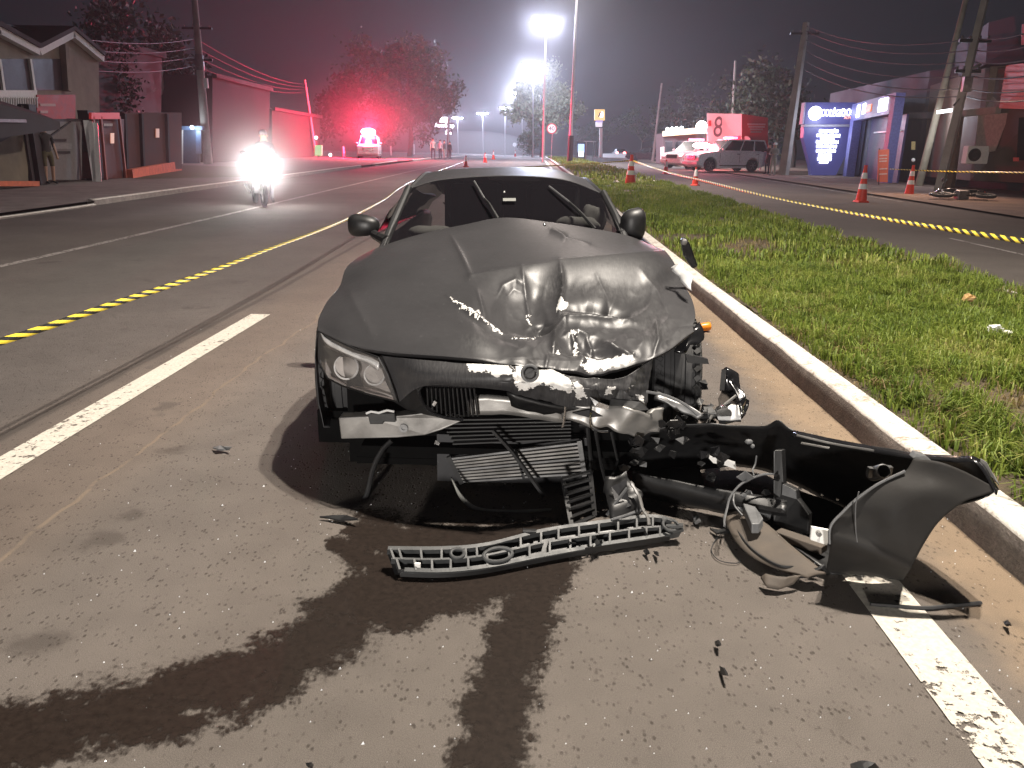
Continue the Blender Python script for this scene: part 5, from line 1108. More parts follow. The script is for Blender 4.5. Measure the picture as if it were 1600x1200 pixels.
# ---------------------------------------------------------------- hazard tape
def tape_mat():
    k = N('hazard_tape'); s = k.attr('len'); w = k.attr('across')
    ph = k.math('FRACT', k.math('ADD', k.math('MULTIPLY', s, 6.2), k.math('MULTIPLY', w, .9)))
    f = k.math('GREATER_THAN', ph, .5)
    k.set('Base Color', k.mix(f, (.02, .02, .018), (.85, .66, .06))); k.set('Roughness', .35); return k.mat
M['tape'] = tape_mat()
def tape(pts, label, wid=.065, twist=.5, n=220, seed=0):
    C_ = catmull(np.array(pts), np.linspace(0, 1, n)); L = np.concatenate([[0], np.cumsum(np.linalg.norm(np.diff(C_, axis=0), axis=1))]); rows = []; ac = []
    for i in range(n):
        d = C_[min(i+1, n-1)]-C_[max(i-1, 0)]; d /= np.linalg.norm(d); side = np.cross(d, (0, 0, 1.)); side /= np.linalg.norm(side)
        a = .35*math.sin(L[i]*twist+seed)-.8; up = np.array([0, 0, 1.])*math.cos(a)+side*math.sin(a)
        rows.append([C_[i]-up*wid/2, C_[i], C_[i]+up*wid/2])
    o = obj('hazard_tape', MB().grid(np.array(rows)), M['tape'], None, smooth=True, recalc=False, solid=.0008); set_attr(o, 'len', np.repeat(L, 3)); set_attr(o, 'across', np.tile([0, .5, 1.], n))
    return tag(o, label, 'hazard tape', 'striped hazard tapes closing off the crash')
LT = ((-110,566),(0,534),(76,510),(180,474),(260,448),(340,420),(424,388),(500,360),(552,338),(600,312),(628,292))
_l = [P(u, v, 2.15/((832-u)/1200-.045)) for u, v in LT]; _d = (_l[0]-_l[1])/abs(_l[0][1]-_l[1][1])
tape([_l[0]+_d*9*np.array([1, 1, 0]), _l[0]+_d*4*np.array([1, 1, 0]), _l[0]+_d*1.5*np.array([1, 1, 0])]+_l+[P(665, 274, 26), P(700, 262, 38), P(727, 252, 51)], 'yellow and black tape stretched over the left lanes from the picture edge', .033, .8, 700)
tape([P(988, 251, 28.4), P(1040, 268, 22.5), P(1100, 283, 18.6), P(1200, 307, 14.6), P(1300, 327, 12.1), P(1400, 345, 10.2), P(1600, 377, 7.8), P(1700, 392, 6.9), P(1700, 392, 6.9)+np.array([.3, -3.5, 0]), P(1700, 392, 6.9)+np.array([1.0, -12, .1])], 'yellow and black tape running from the banded cone over the far carriageway', .055, .6, 460, 2)
tape([P(986, 251, 28.4), P(930, 255, 31), P(862, 259, 36), P(800, 262, 40)], 'pale looking tape from the banded cone across the grass to behind the car roof', .07, .3, 90, 4)
tape([P(1390, 264, 30), P(1480, 268, 27), P(1610, 270, 24), P(1700, 270, 22)], 'tape in front of the yellow wall behind the fallen motorcycle', .06, .5, 120, 5)
# ---------------------------------------------------------------- left side of the street
def box_px(name, X, u0, u1, v0, v1, m, parent, depth=.2, push=0, **kw):
    """a wall panel in the plane x = X that spans these picture columns; depth goes away from the road"""
    um = (u0+u1)/2; a, b_ = on_plane(u0, v1, X+push), on_plane(u1, v1, X+push); a2, b2 = on_plane(u0, v0, X+push), on_plane(u1, v0, X+push)
    s = -1 if X < 0 else 1
    return obj(name, MB().prism([a, b_, b2, a2], (s*depth, 0, 0)), m, parent, **kw)
plaster = mat('cream_plaster', (.24, .21, .17), .9, var=.25, scale=2); plaster_d = mat('stained_plaster', (.15, .128, .09), .9, var=.35, scale=1.5, bump=.2)
redp = mat('red_sign_board', (.42, .06, .05), .6, var=.3, scale=5); dk = mat('dark_facade', (.035, .028, .028), .8, var=.4, scale=2); brick_o = mat('orange_low_wall', (.52, .13, .06), .85, var=.3, scale=6, bump=.3)
darkglass = mat('dark_glass', (.012, .012, .014), .5)
def wall_to_ground(p): q = np.array(p); q[2] = gz(q[1]); return q
X = -16.2
pg = on_plane(60, 285, X); pg[2] = gz(pg[1])
H = thing('gabled_house', 'two storey house with twin white gables behind the black gate posts', 'house', tuple(pg))
prof = [on_plane(u, v, X) for u, v in ((-120, 92), (-12, 46), (52, 80), (106, 52), (154, 92))]
gnd = [wall_to_ground(on_plane(154, 250, X)), wall_to_ground(on_plane(-120, 260, X))]
obj('wall', MB().prism(prof+gnd, (-8, 0, 0)), plaster, H)
for a, b_ in zip(prof[:-1], prof[1:]):
    obj('fascia_board', MB().bar(a+np.array([.12, 0, .05]), b_+np.array([.12, 0, .05]), .22, .34), M['white'], H)
    obj('roof_plane', MB().prism([a+np.array([.3, 0, .10]), b_+np.array([.3, 0, .10]), b_+np.array([.3, 0, .24]), a+np.array([.3, 0, .24])], (-8.5, 0, 0)), dk, H)
wn = box_px('window_band', X, -40, 102, 92, 141, darkglass, H, .06, .03)
for u in (2, 50): obj('mullion', MB().bar(on_plane(u-4, 92, X+.06), on_plane(u+3, 142, X+.06), .10, .10), M['white'], wn)
box_px('parapet', X, -40, 58, 141, 152, M['white'], H, .1, .10)
obj('fascia_post', MB().bar(on_plane(98, 70, X+.08), on_plane(103, 142, X+.08), .3, .2), plaster, H)
RS = box_px('shop_sign_board', X, 58, 118, 148, 188, redp, H, .06, .14); 
for v, w in ((164, 24), (175, 12)): box_px('sign_lettering', X, 63, 63+w, v-2, v+2, mat('faded_lettering', (.55, .38, .35), .7), RS, .02, .165)
rl = box_px('railing_rail', X, 0, 60, 152, 153.5, M['white'], H, .04, .3)
for k in range(16): obj('railing_bar', MB().bar(on_plane(2+k*3.7, 152, X+.3), on_plane(2.8+k*3.7, 168, X+.3), .03, .03), M['white'], rl)
X = -14.4
def ground_px(u, X, v=283): q = on_plane(u, v, X); q[2] = gz(q[1])+.10; return q
GT = thing('yard_gate', 'grey sheet metal gate with two dark slots between black posts', 'gate', tuple(ground_px(96, X)))
def post(u0, v0, u1, w, m, nm='gate_post', parent=None):
    a = ground_px(u1, X); b_ = on_plane(u0, v0, X); b_[0] = a[0]; b_[1] = a[1]; return obj(nm, MB().box((a+b_)/2, (w, w, b_[2]-a[2])), m, parent)
blk = mat('black_gate_paint', (.018, .016, .016), .6)
post(52, 164, 60, .32, blk, 'gate_post', GT); post(127, 172, 148, .34, blk, 'gate_post', GT); post(46, 166, 50, .12, blk, 'gate_frame', GT)
gp = box_px('gate_panel', X, 66, 128, 190, 281, mat('gate_sheet', (.15, .14, .135), .6, var=.2), GT, .06)
box_px('slot', X, 84, 104, 217, 221, blk, gp, .02, .03); box_px('slot', X, 88, 110, 236, 240, blk, gp, .02, .03); box_px('letter_plate', X, 80, 112, 224, 233, mat('plate_grey', (.2, .19, .185), .6), gp, .02, .02)
box_px('lintel', X, 40, 130, 186, 190, blk, GT, .12)
obj('brace', MB().bar(on_plane(66, 222, X+.02), on_plane(110, 190, X+.02), .05, .04), blk, gp)
YW = thing('yard_wall', 'stained beige yard wall under a dark awning at the left edge', 'wall', tuple(ground_px(10, X)))
box_px('wall_panel', X, -90, 44, 188, 286, plaster_d, YW, .2)
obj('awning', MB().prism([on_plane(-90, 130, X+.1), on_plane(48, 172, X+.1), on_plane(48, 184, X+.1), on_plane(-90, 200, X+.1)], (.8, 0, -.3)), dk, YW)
obj('awning_trim', MB().bar(on_plane(-90, 187, X+.92), on_plane(40, 189, X+.92), .05, .08), M['steel'], YW)
obj('painted_shadow', MB().prism([on_plane(-90, 188, X+.02), on_plane(44, 190, X+.02), on_plane(42, 200, X+.02), on_plane(-20, 232, X+.02), on_plane(-90, 250, X+.02)], (.03, 0, 0)), dk, YW)  # dark sheet painted as the awning's shadow on the wall
o = box_px('low_wall', -13.9, -70, 62, 283, 291, brick_o, None, .25); tag(o, 'low orange painted wall at the foot of the beige yard wall', 'wall')
for k, (ua, ub, va) in enumerate(((134, 150, 188), (140, 150, 190), (147, 153, 192))):
    a = ground_px(ub-1+k*1.2, -14.0+k*.12); b_ = on_plane(ua+k*.6, va, -14.15+k*.10)
    o = obj('leaning_board', MB().bar(a, b_, .16, .05), M['white_paint'], None); tag(o, ('white board leaning nearest to the black gate post', 'middle one of three white boards leaning by the kiosk', 'white board leaning closest to the red kiosk')[k], 'board', 'boards leaning by the gate')
KX = -14.2
KI = thing('red_kiosk', 'dark red framed kiosk with a lit orange poster on its door', 'kiosk', tuple(ground_px(170, KX)))
box_px('back_panel', KX, 147, 194, 186, 279, mat('kiosk_red', (.10, .03, .025), .6), KI, .9)
for u0, u1 in ((145, 152), (157, 166), (186, 197)): obj('frame_post', MB().bar(ground_px(u1, KX+.08), on_plane(u0, 182, KX+.08), .08, .08), mat('kiosk_frame', (.30, .08, .05), .5), KI)
box_px('top_sign', KX, 143, 187, 176, 186, emit('neon_red', (1, .06, .06), .22, (.4, .04, .04)), KI, .08, .12)
box_px('door_poster', KX, 173, 178.5, 208, 224, emit('poster_orange', (1, .28, .08), .38), KI, .02, .1)
box_px('white_plate', KX, 162, 176, 193, 197, mat('faded_plate', (.35, .30, .29), .7), KI, .02, .1)
DW = thing('long_dark_wall', 'long dark red wall running back from the kiosk', 'wall', tuple(ground_px(240, -15.0)))
box_px('wall_panel', -15.0, 194, 284, 176, 264, mat('dark_red_wall', (.09, .035, .03), .85, var=.3, scale=1.5), DW, .25)
box_px('house_number_sign', -15.0, 244, 249, 201, 215, emit('small_orange_sign', (1, .25, .06), .28), DW, .03, .05)
for u in (196, 222, 262): obj('pilaster', MB().bar(ground_px(u+1, -14.95, 266), on_plane(u-2, 178, -14.95), .14, .14), dk, DW)
o = obj('low_wall', MB().prism([ground_px(208, -13.9, 277), ground_px(284, -15.2, 262), ground_px(284, -15.2, 262)+np.array([0, 0, .42]), ground_px(208, -13.9, 277)+np.array([0, 0, .30])], (-.2, 0, 0)), brick_o); tag(o, 'low orange wall along the verge before the blue lit doorway', 'wall')
tag(obj('verge_grass', MB().grid(np.array([[at(212, 279, .12), at(420, 276, .12)], [at(285, 258, .125), at(430, 262, .125)]])), mat('verge_green', (.05, .06, .02), .9, var=.5, scale=4, bump=.5), recalc=False), 'patchy grass verge by the low orange wall', kind='structure')
B0 = at(298, 256, .11); BY = float(B0[1])
BD = thing('blue_doorway', 'small blue lit doorway with a bright lamp above it', 'doorway', tuple(B0))
def fr(nm, u0, u1, v0, v1, m, dy=.1, Yd=0): return obj(nm, MB().prism([P(u0, v1, BY+Yd), P(u1, v1, BY+Yd), P(u1, v0, BY+Yd), P(u0, v0, BY+Yd)], (0, dy, 0)), m, BD)
blue = mat('blue_paint', (.10, .16, .28), .5)
fr('door_leaf', 286, 312, 202, 255, mat('door_blue', (.05, .08, .14), .5), .1, .15); fr('door_jamb', 277, 285, 202, 256, M['white']); fr('door_jamb', 306, 314, 204, 240, blue); fr('lintel', 276, 316, 197, 203, blue, .3)
obj('door_lamp', MB().ball(P(300, 199, BY-.1), .10, 10, 8), E_SIGN, BD); lamp_at('door_lamp_light', P(300, 203, BY-.5), 60, (.8, .9, 1), .1)
pole(at(325, 256, .11), P(303, -12, 44), .26, .15, 'pale concrete pole with transformer, tallest on the left side', arms=((.62, 1.4), (.80, 1.6)))
t = [o for o in D.objects if o.name.startswith('utility_pole')][-1]; obj('transformer', MB().lathe([(.22, 0), (.24, .1), (.24, .7), (.2, .8)], 14, P(313, 110, 44)), M['steel'], t, smooth=True); obj('meter_box', MB().box(P(322, 130, 43.7), (.2, .15, .5)), M['white'], t)
pole(P(116, 190, 30), P(96, 62, 30), .13, .10, 'thin dark pole in front of the twin gables', M['dark_metal']); 
for (u0, v0, u1, v1, Y_, lb) in ((190, 110, 172, 5, 52, 'thin pole in the dark above the red kiosk, farthest left'), (236, 180, 228, 70, 56, 'thin pole in the dark above the long red wall'), (262, 215, 250, 102, 48, 'thin pole just left of the blue lit doorway'), (494, 240, 476, 125, 72, 'slender pole left of the glowing red vehicle')):
    b_ = P(u0, 248, Y_); b_[2] = gz(Y_); pole(b_, P(u1, v1, Y_), .15, .11, lb)
def facade(X, u0, u1, v0, m, label, nwin=0, name='building', cat='building', depth=8, wv=None):
    a = ground_px(u0, X, 255); b_ = ground_px(u1, X, 250); t0, t1 = on_plane(u0, v0, X), on_plane(u1, v0, X); t1[2] = t0[2]
    t = thing(name, label, cat, tuple(a)); obj('wall', MB().prism([a, b_, t1, t0], ((-1 if X < 0 else 1)*depth, 0, 0)), m, t)
    obj('cornice', MB().bar(t0+np.array([.1, 0, 0]), t1+np.array([.1, 0, 0]), .3, .25), dk, t)
    for k in range(nwin):
        f = (k+.5)/nwin; c = (a*(1-f)+b_*f); z = (t0[2]-a[2])*.55+a[2]; w = obj('window', MB().box((c[0]+.03*(1 if X < 0 else -1), c[1], z), (.08, abs(b_[1]-a[1])/nwin*.55, 1.1)), darkglass, t)
        obj('window_sill', MB().box((c[0]+.08*(1 if X < 0 else -1), c[1], z-.6), (.14, abs(b_[1]-a[1])/nwin*.6, .08)), M['concrete'], w)
    return t
facade(-19.0, 332, 420, 118, mat('grey_building', (.035, .03, .03), .9, var=.2, scale=.6), 'pale hazy building behind the motorcycle glare', 0)
facade(-19.5, 150, 250, 60, dk, 'tall dark building behind the red kiosk', 0)
facade(-20, 425, 500, 170, mat('far_shop', (.025, .02, .02), .9), 'low hazy shop left of the green sign', 0)
# green sign, bollards
g0 = at(498, 247, .11); t = thing('green_sign', 'small glowing green sign on a short post', 'sign', tuple(g0)); gy = float(g0[1])
obj('sign_face', MB().prism([P(492, 243, gy), P(503, 243, gy), P(503, 227, gy), P(492, 227, gy)], (0, .15, 0)), emit('green_lit', (.08, .9, .35), .75), t); obj('sign_post', MB().tube([g0, P(497, 240, gy+.08)], .06, 6), M['steel'], t)
for u, v, lb in ((494, 215, 'small white lamp above the green sign'), (516, 242, 'small white lamp near the ground right of the green sign')):
    p = P(u, v, gy); t = thing('small_lamp', lb, 'lamp', (float(p[0]), gy, gz(gy))); obj('lamp_globe', MB().ball(p, .13, 10, 8), E_SIGN, t); obj('lamp_stem', MB().tube([(p[0], gy+.1, gz(gy)), (p[0], gy+.1, p[2])], .03, 6), M['steel'], t)
for u, v, h, lb in ((611, 244, 1.0, 'white bollard just right of the glowing red vehicle'), (647, 242, 1.4, 'tall white bollard beneath the red lit tree'), (537, 246, .9, 'white bollard just left of the glowing red vehicle')):
    b_ = at(u, v, .11); t = thing('bollard', lb, 'bollard', tuple(b_), 'white bollards on the corner'); obj('bollard_post', MB().lathe([(.10, 0), (.10, h), (.05, h+.05), (.001, h+.06)], 12, b_), M['white_paint'], t, smooth=True)
    obj('bollard_collar', MB().lathe([(.13, 0), (.13, .06)], 12, b_), M['steel'], t)
# red lit police pickup
pl = at(578, 248, .05)
vehicle('pickup with a blinding red light bar parked on the left corner', 'police car', tuple(pl), -82, mat('police_white', (.55, .55, .55), .4), bar=E_RED, roof=2.0, belt=1.22, hood=1.18, group='police vehicles')
pb = pl+np.array([.03, 0, 2.18]); lamp_at('beacon_light', pb+np.array([0, -.9, .35]), 21000, (1, .022, .085), .25); 
t = [o for o in D.objects if o.name.startswith('police_car') and o.parent is None][-1]
obj('beacon_glare_ball', MB().ball(pb+np.array([0, -.45, .12]), .36, 16, 10, 0, (1.8, .5, .75)), E_BEA, t, smooth=True); [c for c in D.objects if c.name.startswith('beacon_glare_ball')][-1].matrix_parent_inverse = Matrix.Rotation(R(82), 4, 'Z')  # added glowing ball stands in for the beacon's glare
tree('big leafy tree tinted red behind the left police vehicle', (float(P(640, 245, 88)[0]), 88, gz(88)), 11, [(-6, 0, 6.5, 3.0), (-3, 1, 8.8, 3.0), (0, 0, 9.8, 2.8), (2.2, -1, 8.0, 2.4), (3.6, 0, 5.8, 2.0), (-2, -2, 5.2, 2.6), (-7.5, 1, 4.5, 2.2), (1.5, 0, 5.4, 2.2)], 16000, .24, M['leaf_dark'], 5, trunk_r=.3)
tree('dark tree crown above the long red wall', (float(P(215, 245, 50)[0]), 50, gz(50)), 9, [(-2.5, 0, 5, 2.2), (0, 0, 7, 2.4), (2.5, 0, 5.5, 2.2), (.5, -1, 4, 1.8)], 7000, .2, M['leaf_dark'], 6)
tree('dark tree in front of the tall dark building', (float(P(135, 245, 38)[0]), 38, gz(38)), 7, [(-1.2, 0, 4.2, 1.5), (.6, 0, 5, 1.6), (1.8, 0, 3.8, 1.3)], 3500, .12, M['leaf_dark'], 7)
# lit dealer sign
sg = at(700, 246.5, .08); sy = float(sg[1]); t = thing('dealer_sign', 'lit white AUTO sign on a tall post beside the group of people', 'sign', tuple(sg))
obj('sign_post', MB().tube([sg, P(701, 185, sy)], .14, 8), M['steel'], t, smooth=True)
k0 = P(695, 188, sy); obj('sign_emblem', MB().prism([P(687, 191, sy), P(703, 191, sy), P(701, 186, sy), P(698, 183, sy), P(691, 183, sy), P(688, 186, sy)], (0, .2, 0)), E_SIGN, t)
obj('sign_panel', MB().prism([P(680, 200, sy+.1), P(709, 200, sy+.1), P(709, 192, sy+.1), P(684, 192, sy+.1)], (0, .2, 0)), mat('sign_dark', (.05, .05, .07), .5), t); obj('sign_panel', MB().prism([P(695, 211, sy+.1), P(707, 211, sy+.1), P(707, 201, sy+.1), P(695, 201, sy+.1)], (0, .2, 0)), mat('sign_dark', (.05, .05, .07), .5), t)
text('sign_lettering', 'AutoStop', .62, E_SIGN2, t, P(694.5, 196, sy+.05), (R(90), 0, 0), .03, sx=.85); text('sign_lettering', 'car', .32, E_SIGN2, t, P(700.5, 203, sy+.05), (R(90), 0, 0), .03); text('sign_lettering', 'Spa', .5, E_SIGN2, t, P(700.5, 207.5, sy+.05), (R(90), 0, 0), .03)
# people
person(80, 288, 1.72, 60, 'person in dark top and olive shorts standing at the grey gate', cloth('dark_top', (.03, .026, .024)), cloth('olive_shorts', (.10, .085, .04)), dz=.11, shorts=True)
person(677, 248.5, 1.95, 20, 'person in pale top and dark trousers at the kerb, leftmost of the group', cloth('pale_top', (.4, .33, .28)), cloth('dark_trousers', (.03, .03, .035)), pose=1, Y=76)
person(688, 247.5, 1.85, -30, 'person in white shirt in the middle of the group by the lit sign', cloth('white_shirt', (.55, .5, .5)), cloth('dark_trousers', (.05, .045, .05)), Y=79)
person(694.5, 247.5, 1.8, 70, 'person in grey trousers beside the post of the lit sign', cloth('dark_jacket', (.08, .06, .06)), cloth('grey_trousers', (.3, .26, .24)), Y=78)
person(703, 247, 1.7, 140, 'person in dark clothes, rightmost of the group by the lit sign', cloth('black_jacket', (.03, .03, .03)), cloth('black_trousers', (.025, .025, .03)), Y=80)
# rider
mp = at(406, 320); hl = emit('headlamp', (1, .97, .95), 260)
motorcycle(tuple(mp), (0, 0, R(-62)), 'motorcycle with a blinding headlight coming down the left lanes', hl)
rd = person(414, 320, 1.7, 28, 'person in dark jacket and helmet riding the lit motorcycle', cloth('rider_jacket', (.035, .035, .045)), cloth('rider_trousers', (.03, .03, .035)), Y=float(mp[1])+.3, pose=2, cap=mat('helmet', (.25, .25, .27), .25), dz=.02)
hp = mp+np.array([.25, -.48, .88])
for s in (1,): lamp('motorcycle_headlight_beam', 'SPOT', tuple(hp+np.array([.06, -.12, 0])), 1700, (1, .95, .9), .06, (0, 0, 1.9), 110, 1.0)
# ---------------------------------------------------------------- right side of the street
# speed sign
Y = 84; sx = xat(861, Y); t = thing('speed_limit_sign', 'round 40 speed limit sign with red rim on the median', 'road sign', (sx, Y, gz(Y)))
obj('sign_post', MB().tube([(sx, Y, gz(Y)), (sx+.05, Y, zat(862, 205, Y))], .04, 8), M['galv'], t, smooth=True)
c = P(862, 201, Y-.06); mx = Matrix.Rotation(R(90), 3, 'X')
obj('sign_disc', MB().lathe([(.52, 0), (.52, .03)], 32, c, mx), mat('sign_red', (.55, .03, .03), .5), t); obj('sign_face', MB().lathe([(.42, .031), (.42, .045)], 32, c+np.array([0, -.0, 0]), mx), M['reflective'], t)
text('speed_digits', '40', .62, M['black_plastic'], t, c+np.array([0, -.055, 0]), (R(90), 0, 0), .004)
for u, v, Y_, lb in ((804, 226, 170, 'tiny far round sign seen above the car roof'),):
    sx = xat(u, Y_); t = thing('far_road_sign', lb, 'road sign', (sx, Y_, gz(Y_))); obj('sign_post', MB().tube([(sx, Y_, gz(Y_)), (sx, Y_, zat(u, v, Y_))], .05, 6), M['galv'], t); obj('sign_face', MB().lathe([(.42, 0), (.42, .04)], 16, P(u, v, Y_-.05), mx), M['reflective'], t)
tb = np.array([xat(846, 122), 122, gz(122)])
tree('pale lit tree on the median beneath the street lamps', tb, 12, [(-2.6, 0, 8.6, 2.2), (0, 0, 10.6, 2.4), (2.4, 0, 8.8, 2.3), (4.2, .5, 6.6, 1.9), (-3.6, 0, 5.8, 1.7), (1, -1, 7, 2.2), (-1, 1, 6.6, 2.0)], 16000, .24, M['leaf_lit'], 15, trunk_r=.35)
tree('dark bushy shrub at the foot of the pale median tree', (tb[0]-1.4, 118, gz(118)), 4.5, [(-.8, 0, 2.6, 1.2), (.3, 0, 3.4, 1.3), (-.2, 0, 1.6, 1.4)], 2600, .15, M['leaf_dark'], 16, name='shrub')
# yellow pylon sign, lit bus stop panel
Y = 104; sx = xat(937.5, Y); t = thing('pylon_sign', 'tall pylon sign with a yellow lit box and blue and white mark', 'sign', (sx, Y, gz(Y)))
obj('pylon_column', MB().prism([P(936, 246, Y), P(941, 246, Y), P(941.5, 200, Y), P(937, 200, Y)], (0, .4, 0)), M['white'], t)
def ppx(nm, u0, u1, v0, v1, m, par, Yd, dy=.3): return obj(nm, MB().prism([P(u0, v1, Yd), P(u1, v1, Yd), P(u1, v0, Yd), P(u0, v0, Yd)], (0, dy, 0)), m, par)
yb = ppx('yellow_box', 929, 945, 171, 188, E_YEL, t, Y-.1, .5); ppx('blue_band', 931, 942, 188, 191, emit('blue_lit', (.15, .15, .8), .8), t, Y-.1); ppx('price_panel', 931, 941, 191, 198, emit('pale_lit', (.85, .75, .85), .9), t, Y-.1)
obj('blue_mark', MB().prism([P(934, 183, Y-.16), P(936, 183, Y-.16), P(939, 175, Y-.16), P(937, 175, Y-.16)], (0, .04, 0)), mat('mark_blue', (.02, .06, .3), .4), yb); obj('white_mark', MB().prism([P(937.5, 183, Y-.15), P(942, 183, Y-.15), P(942, 175, Y-.15), P(940, 175, Y-.15)], (0, .04, 0)), E_SIGN2, yb)
Y = 96; sx = xat(908, Y); t = thing('bus_stop_panel', 'blue and white lit advertising panel by the bus stop', 'sign', (sx, Y, gz(Y)))
ppx('panel_case', 901.5, 914.5, 221, 249, mat('case_dark', (.03, .05, .07), .5), t, Y, .3); ppx('lit_poster', 903, 913, 225, 238, emit('poster_blue', (.25, .55, 1), 1.4), t, Y-.04, .03); ppx('lit_poster', 904, 912, 237, 245, emit('poster_white', (.75, .9, 1), 2.2), t, Y-.05, .03)
t2 = thing('bus_shelter', 'thin framed bus shelter beside the lit panel', 'bus shelter', (sx+1.3, Y+2, gz(Y)))
for u in (915, 926): obj('shelter_post', MB().tube([(xat(u, Y+2), Y+2, gz(Y)), (xat(u, Y+2), Y+2, zat(u, 222, Y+2))], .05, 6), M['galv'], t2)
obj('shelter_roof', MB().box(((xat(915, Y+2)+xat(927, Y+2))/2, Y+2.4, zat(920, 221, Y+2)), (1.4, 1.3, .08)), M['galv'], t2); obj('bench', MB().box(((xat(916, Y+2)+xat(926, Y+2))/2, Y+2.4, gz(Y)+.45), (.8, .4, .06)), M['white'], t2)
o = obj('guard_rail', MB().prism([P(942, 246, 118), P(990, 247, 118), P(990, 240, 118), P(942, 240, 118)], (0, .15, 0)), M['white'], None); tag(o, 'low pale barrier wall beyond the far carriageway', 'barrier')
# receding car with tail lights, dark parked car
for (u, Y_, rz, lb, p_, nm) in ((1010, 92, 160, 'dark parked car at the mouth of the far side road', mat('dark_car_paint', (.025, .022, .028), .3), 'parked_car'), (967, 135, 95, 'small far car with glowing red tail lights', mat('far_car', (.05, .04, .05), .4), 'moving_car')):
    vehicle(lb, 'car', (xat(u, Y_), Y_, gz(Y_)), rz, p_, L=4.4, W_=1.75, belt=.95, roof=1.52, hood=.92, wr=.32, wb=2.6, cab=(.95, .25, -1.35, -1.85), name=nm, sedan=True)
t = thing('tail_lamps', None, None); D.objects.remove(t)
mv = [o for o in D.objects if o.name.startswith('moving_car')][0]
for dx in (-.6, .6): obj('lit_tail_light', MB().ball((mv.location.x+dx, mv.location.y-2.35, mv.location.z+.85), .22, 8, 6), emit('tail_glow', (1, .25, .25), 9), mv).matrix_parent_inverse = Matrix.Rotation(R(-95), 4, 'Z')
# police pair on the verge
vp = at(1140, 270, .03); vp = np.array([13.4, 50.5, gz(50.5)+.05])
white_p = mat('police_paint', (.78, .78, .79), .4)
vehicle('white double cab police car seen side on under the billboard', 'police car', (float(xat(1134, 50.5)), 50.5, gz(50.5)+.04), 199, white_p, L=4.9, belt=1.18, roof=1.90, hood=1.12, bar=E_RED, group='police vehicles')
vehicle('police car with lit headlights, half hidden at the left of the white one', 'police car', (float(xat(1083, 57)), 57, gz(57)+.03), 222, white_p, L=4.9, belt=1.15, roof=1.85, bar=E_RED, lights=emit('headlamp_pink', (1, .7, .75), 7), group='police vehicles')
rb = P(1096, 227, 52.5); t = [o for o in D.objects if o.name.startswith('police_car') and o.parent is None][-1]
lamp_at('beacon_light_far', rb+np.array([0, -1.2, .5]), 1300, (1, .16, .22), .25)
bf = obj('beacon_glare_ball', MB().ball(rb, .30, 16, 10, 0, (1.9, .6, .6)), E_BEA, t, smooth=True); bf.matrix_parent_inverse = Matrix.Rotation(R(-222), 4, 'Z')  # second added ball, shaped as glare round the far beacon
# billboard box on legs
Y0 = 56; bl = np.array([xat(1150, Y0), Y0, gz(Y0)]); BBX = thing('billboard', 'two sided billboard on legs, white face and red face, above the police cars', 'billboard', tuple(bl))
corner = P(1158, 231, 54); 
def bq(a, b_, v0a, v1a, v0b, v1b, m, nm, par, push=0, Ya=None, Yb=None, ext=(0, .12, 0)):
    return obj(nm, MB().prism([P(a, v1a, Ya-push), P(b_, v1b, Yb-push), P(b_, v0b, Yb-push), P(a, v0a, Ya-push)], ext), m, par)
wf = mat('billboard_white', (.62, .58, .56), .6, var=.06); rf_ = mat('billboard_red', (.55, .05, .06), .6, var=.15)
bq(1105, 1159, 177, 230, 178, 230, wf, 'white_face', BBX, 0, 57, 54); bq(1159, 1200, 178, 231, 184, 233, rf_, 'red_face', BBX, 0, 54, 55.5)
for i, (s_, u, v, sz) in enumerate((('8', 1122, 200, 1.9), ('ok', 1148, 217, .5))): text('face_lettering', s_, sz, mat('ink', (.10, .07, .08), .6), BBX, P(u, v, 55.7), (R(90), 0, R(-6)), .006, sx=.7)
obj('red_logo', MB().prism([P(1107, 197, 56.7), P(1113, 197, 56.6), P(1114, 187, 56.6), P(1107, 189, 56.7)], (0, .03, 0)), rf_, BBX)
obj('pink_panel', MB().prism([P(1135, 230, 55.2), P(1157, 230, 54), P(1157, 212, 54), P(1138, 214, 55.2)], (0, .03, 0)), mat('magenta_panel', (.6, .05, .16), .6), BBX)
for k, (u0, u1, v) in enumerate(((1168, 1196, 194), (1170, 1195, 198), (1172, 1192, 202), (1173, 1190, 206), (1172, 1196, 221), (1172, 1195, 225))): bq(u0, u1, v-1.3, v+1.3, v-1, v+1.6, mat('pale_lettering', (.68, .42, .42), .6), 'text_line', BBX, .06, 54.3, 55.2, (0, .03, 0))
obj('white_badge', MB().lathe([(.34, 0), (.34, .04)], 16, P(1165, 221, 54.2), mx), wf, BBX)
bq(1103, 1160, 230, 233, 230, 233, M['galv'], 'lower_rail', BBX, .05, 57, 54); bq(1160, 1201, 231, 234, 233, 236, M['galv'], 'lower_rail', BBX, .05, 54, 55.5)
for u, Y_ in ((1108, 57), (1158, 54.2), (1190, 55.2)): obj('billboard_leg', MB().tube([(xat(u, Y_), Y_+.2, gz(Y_)), (xat(u, Y_), Y_+.2, zat(u, 200, Y_))], .08, 8), M['galv'], BBX)
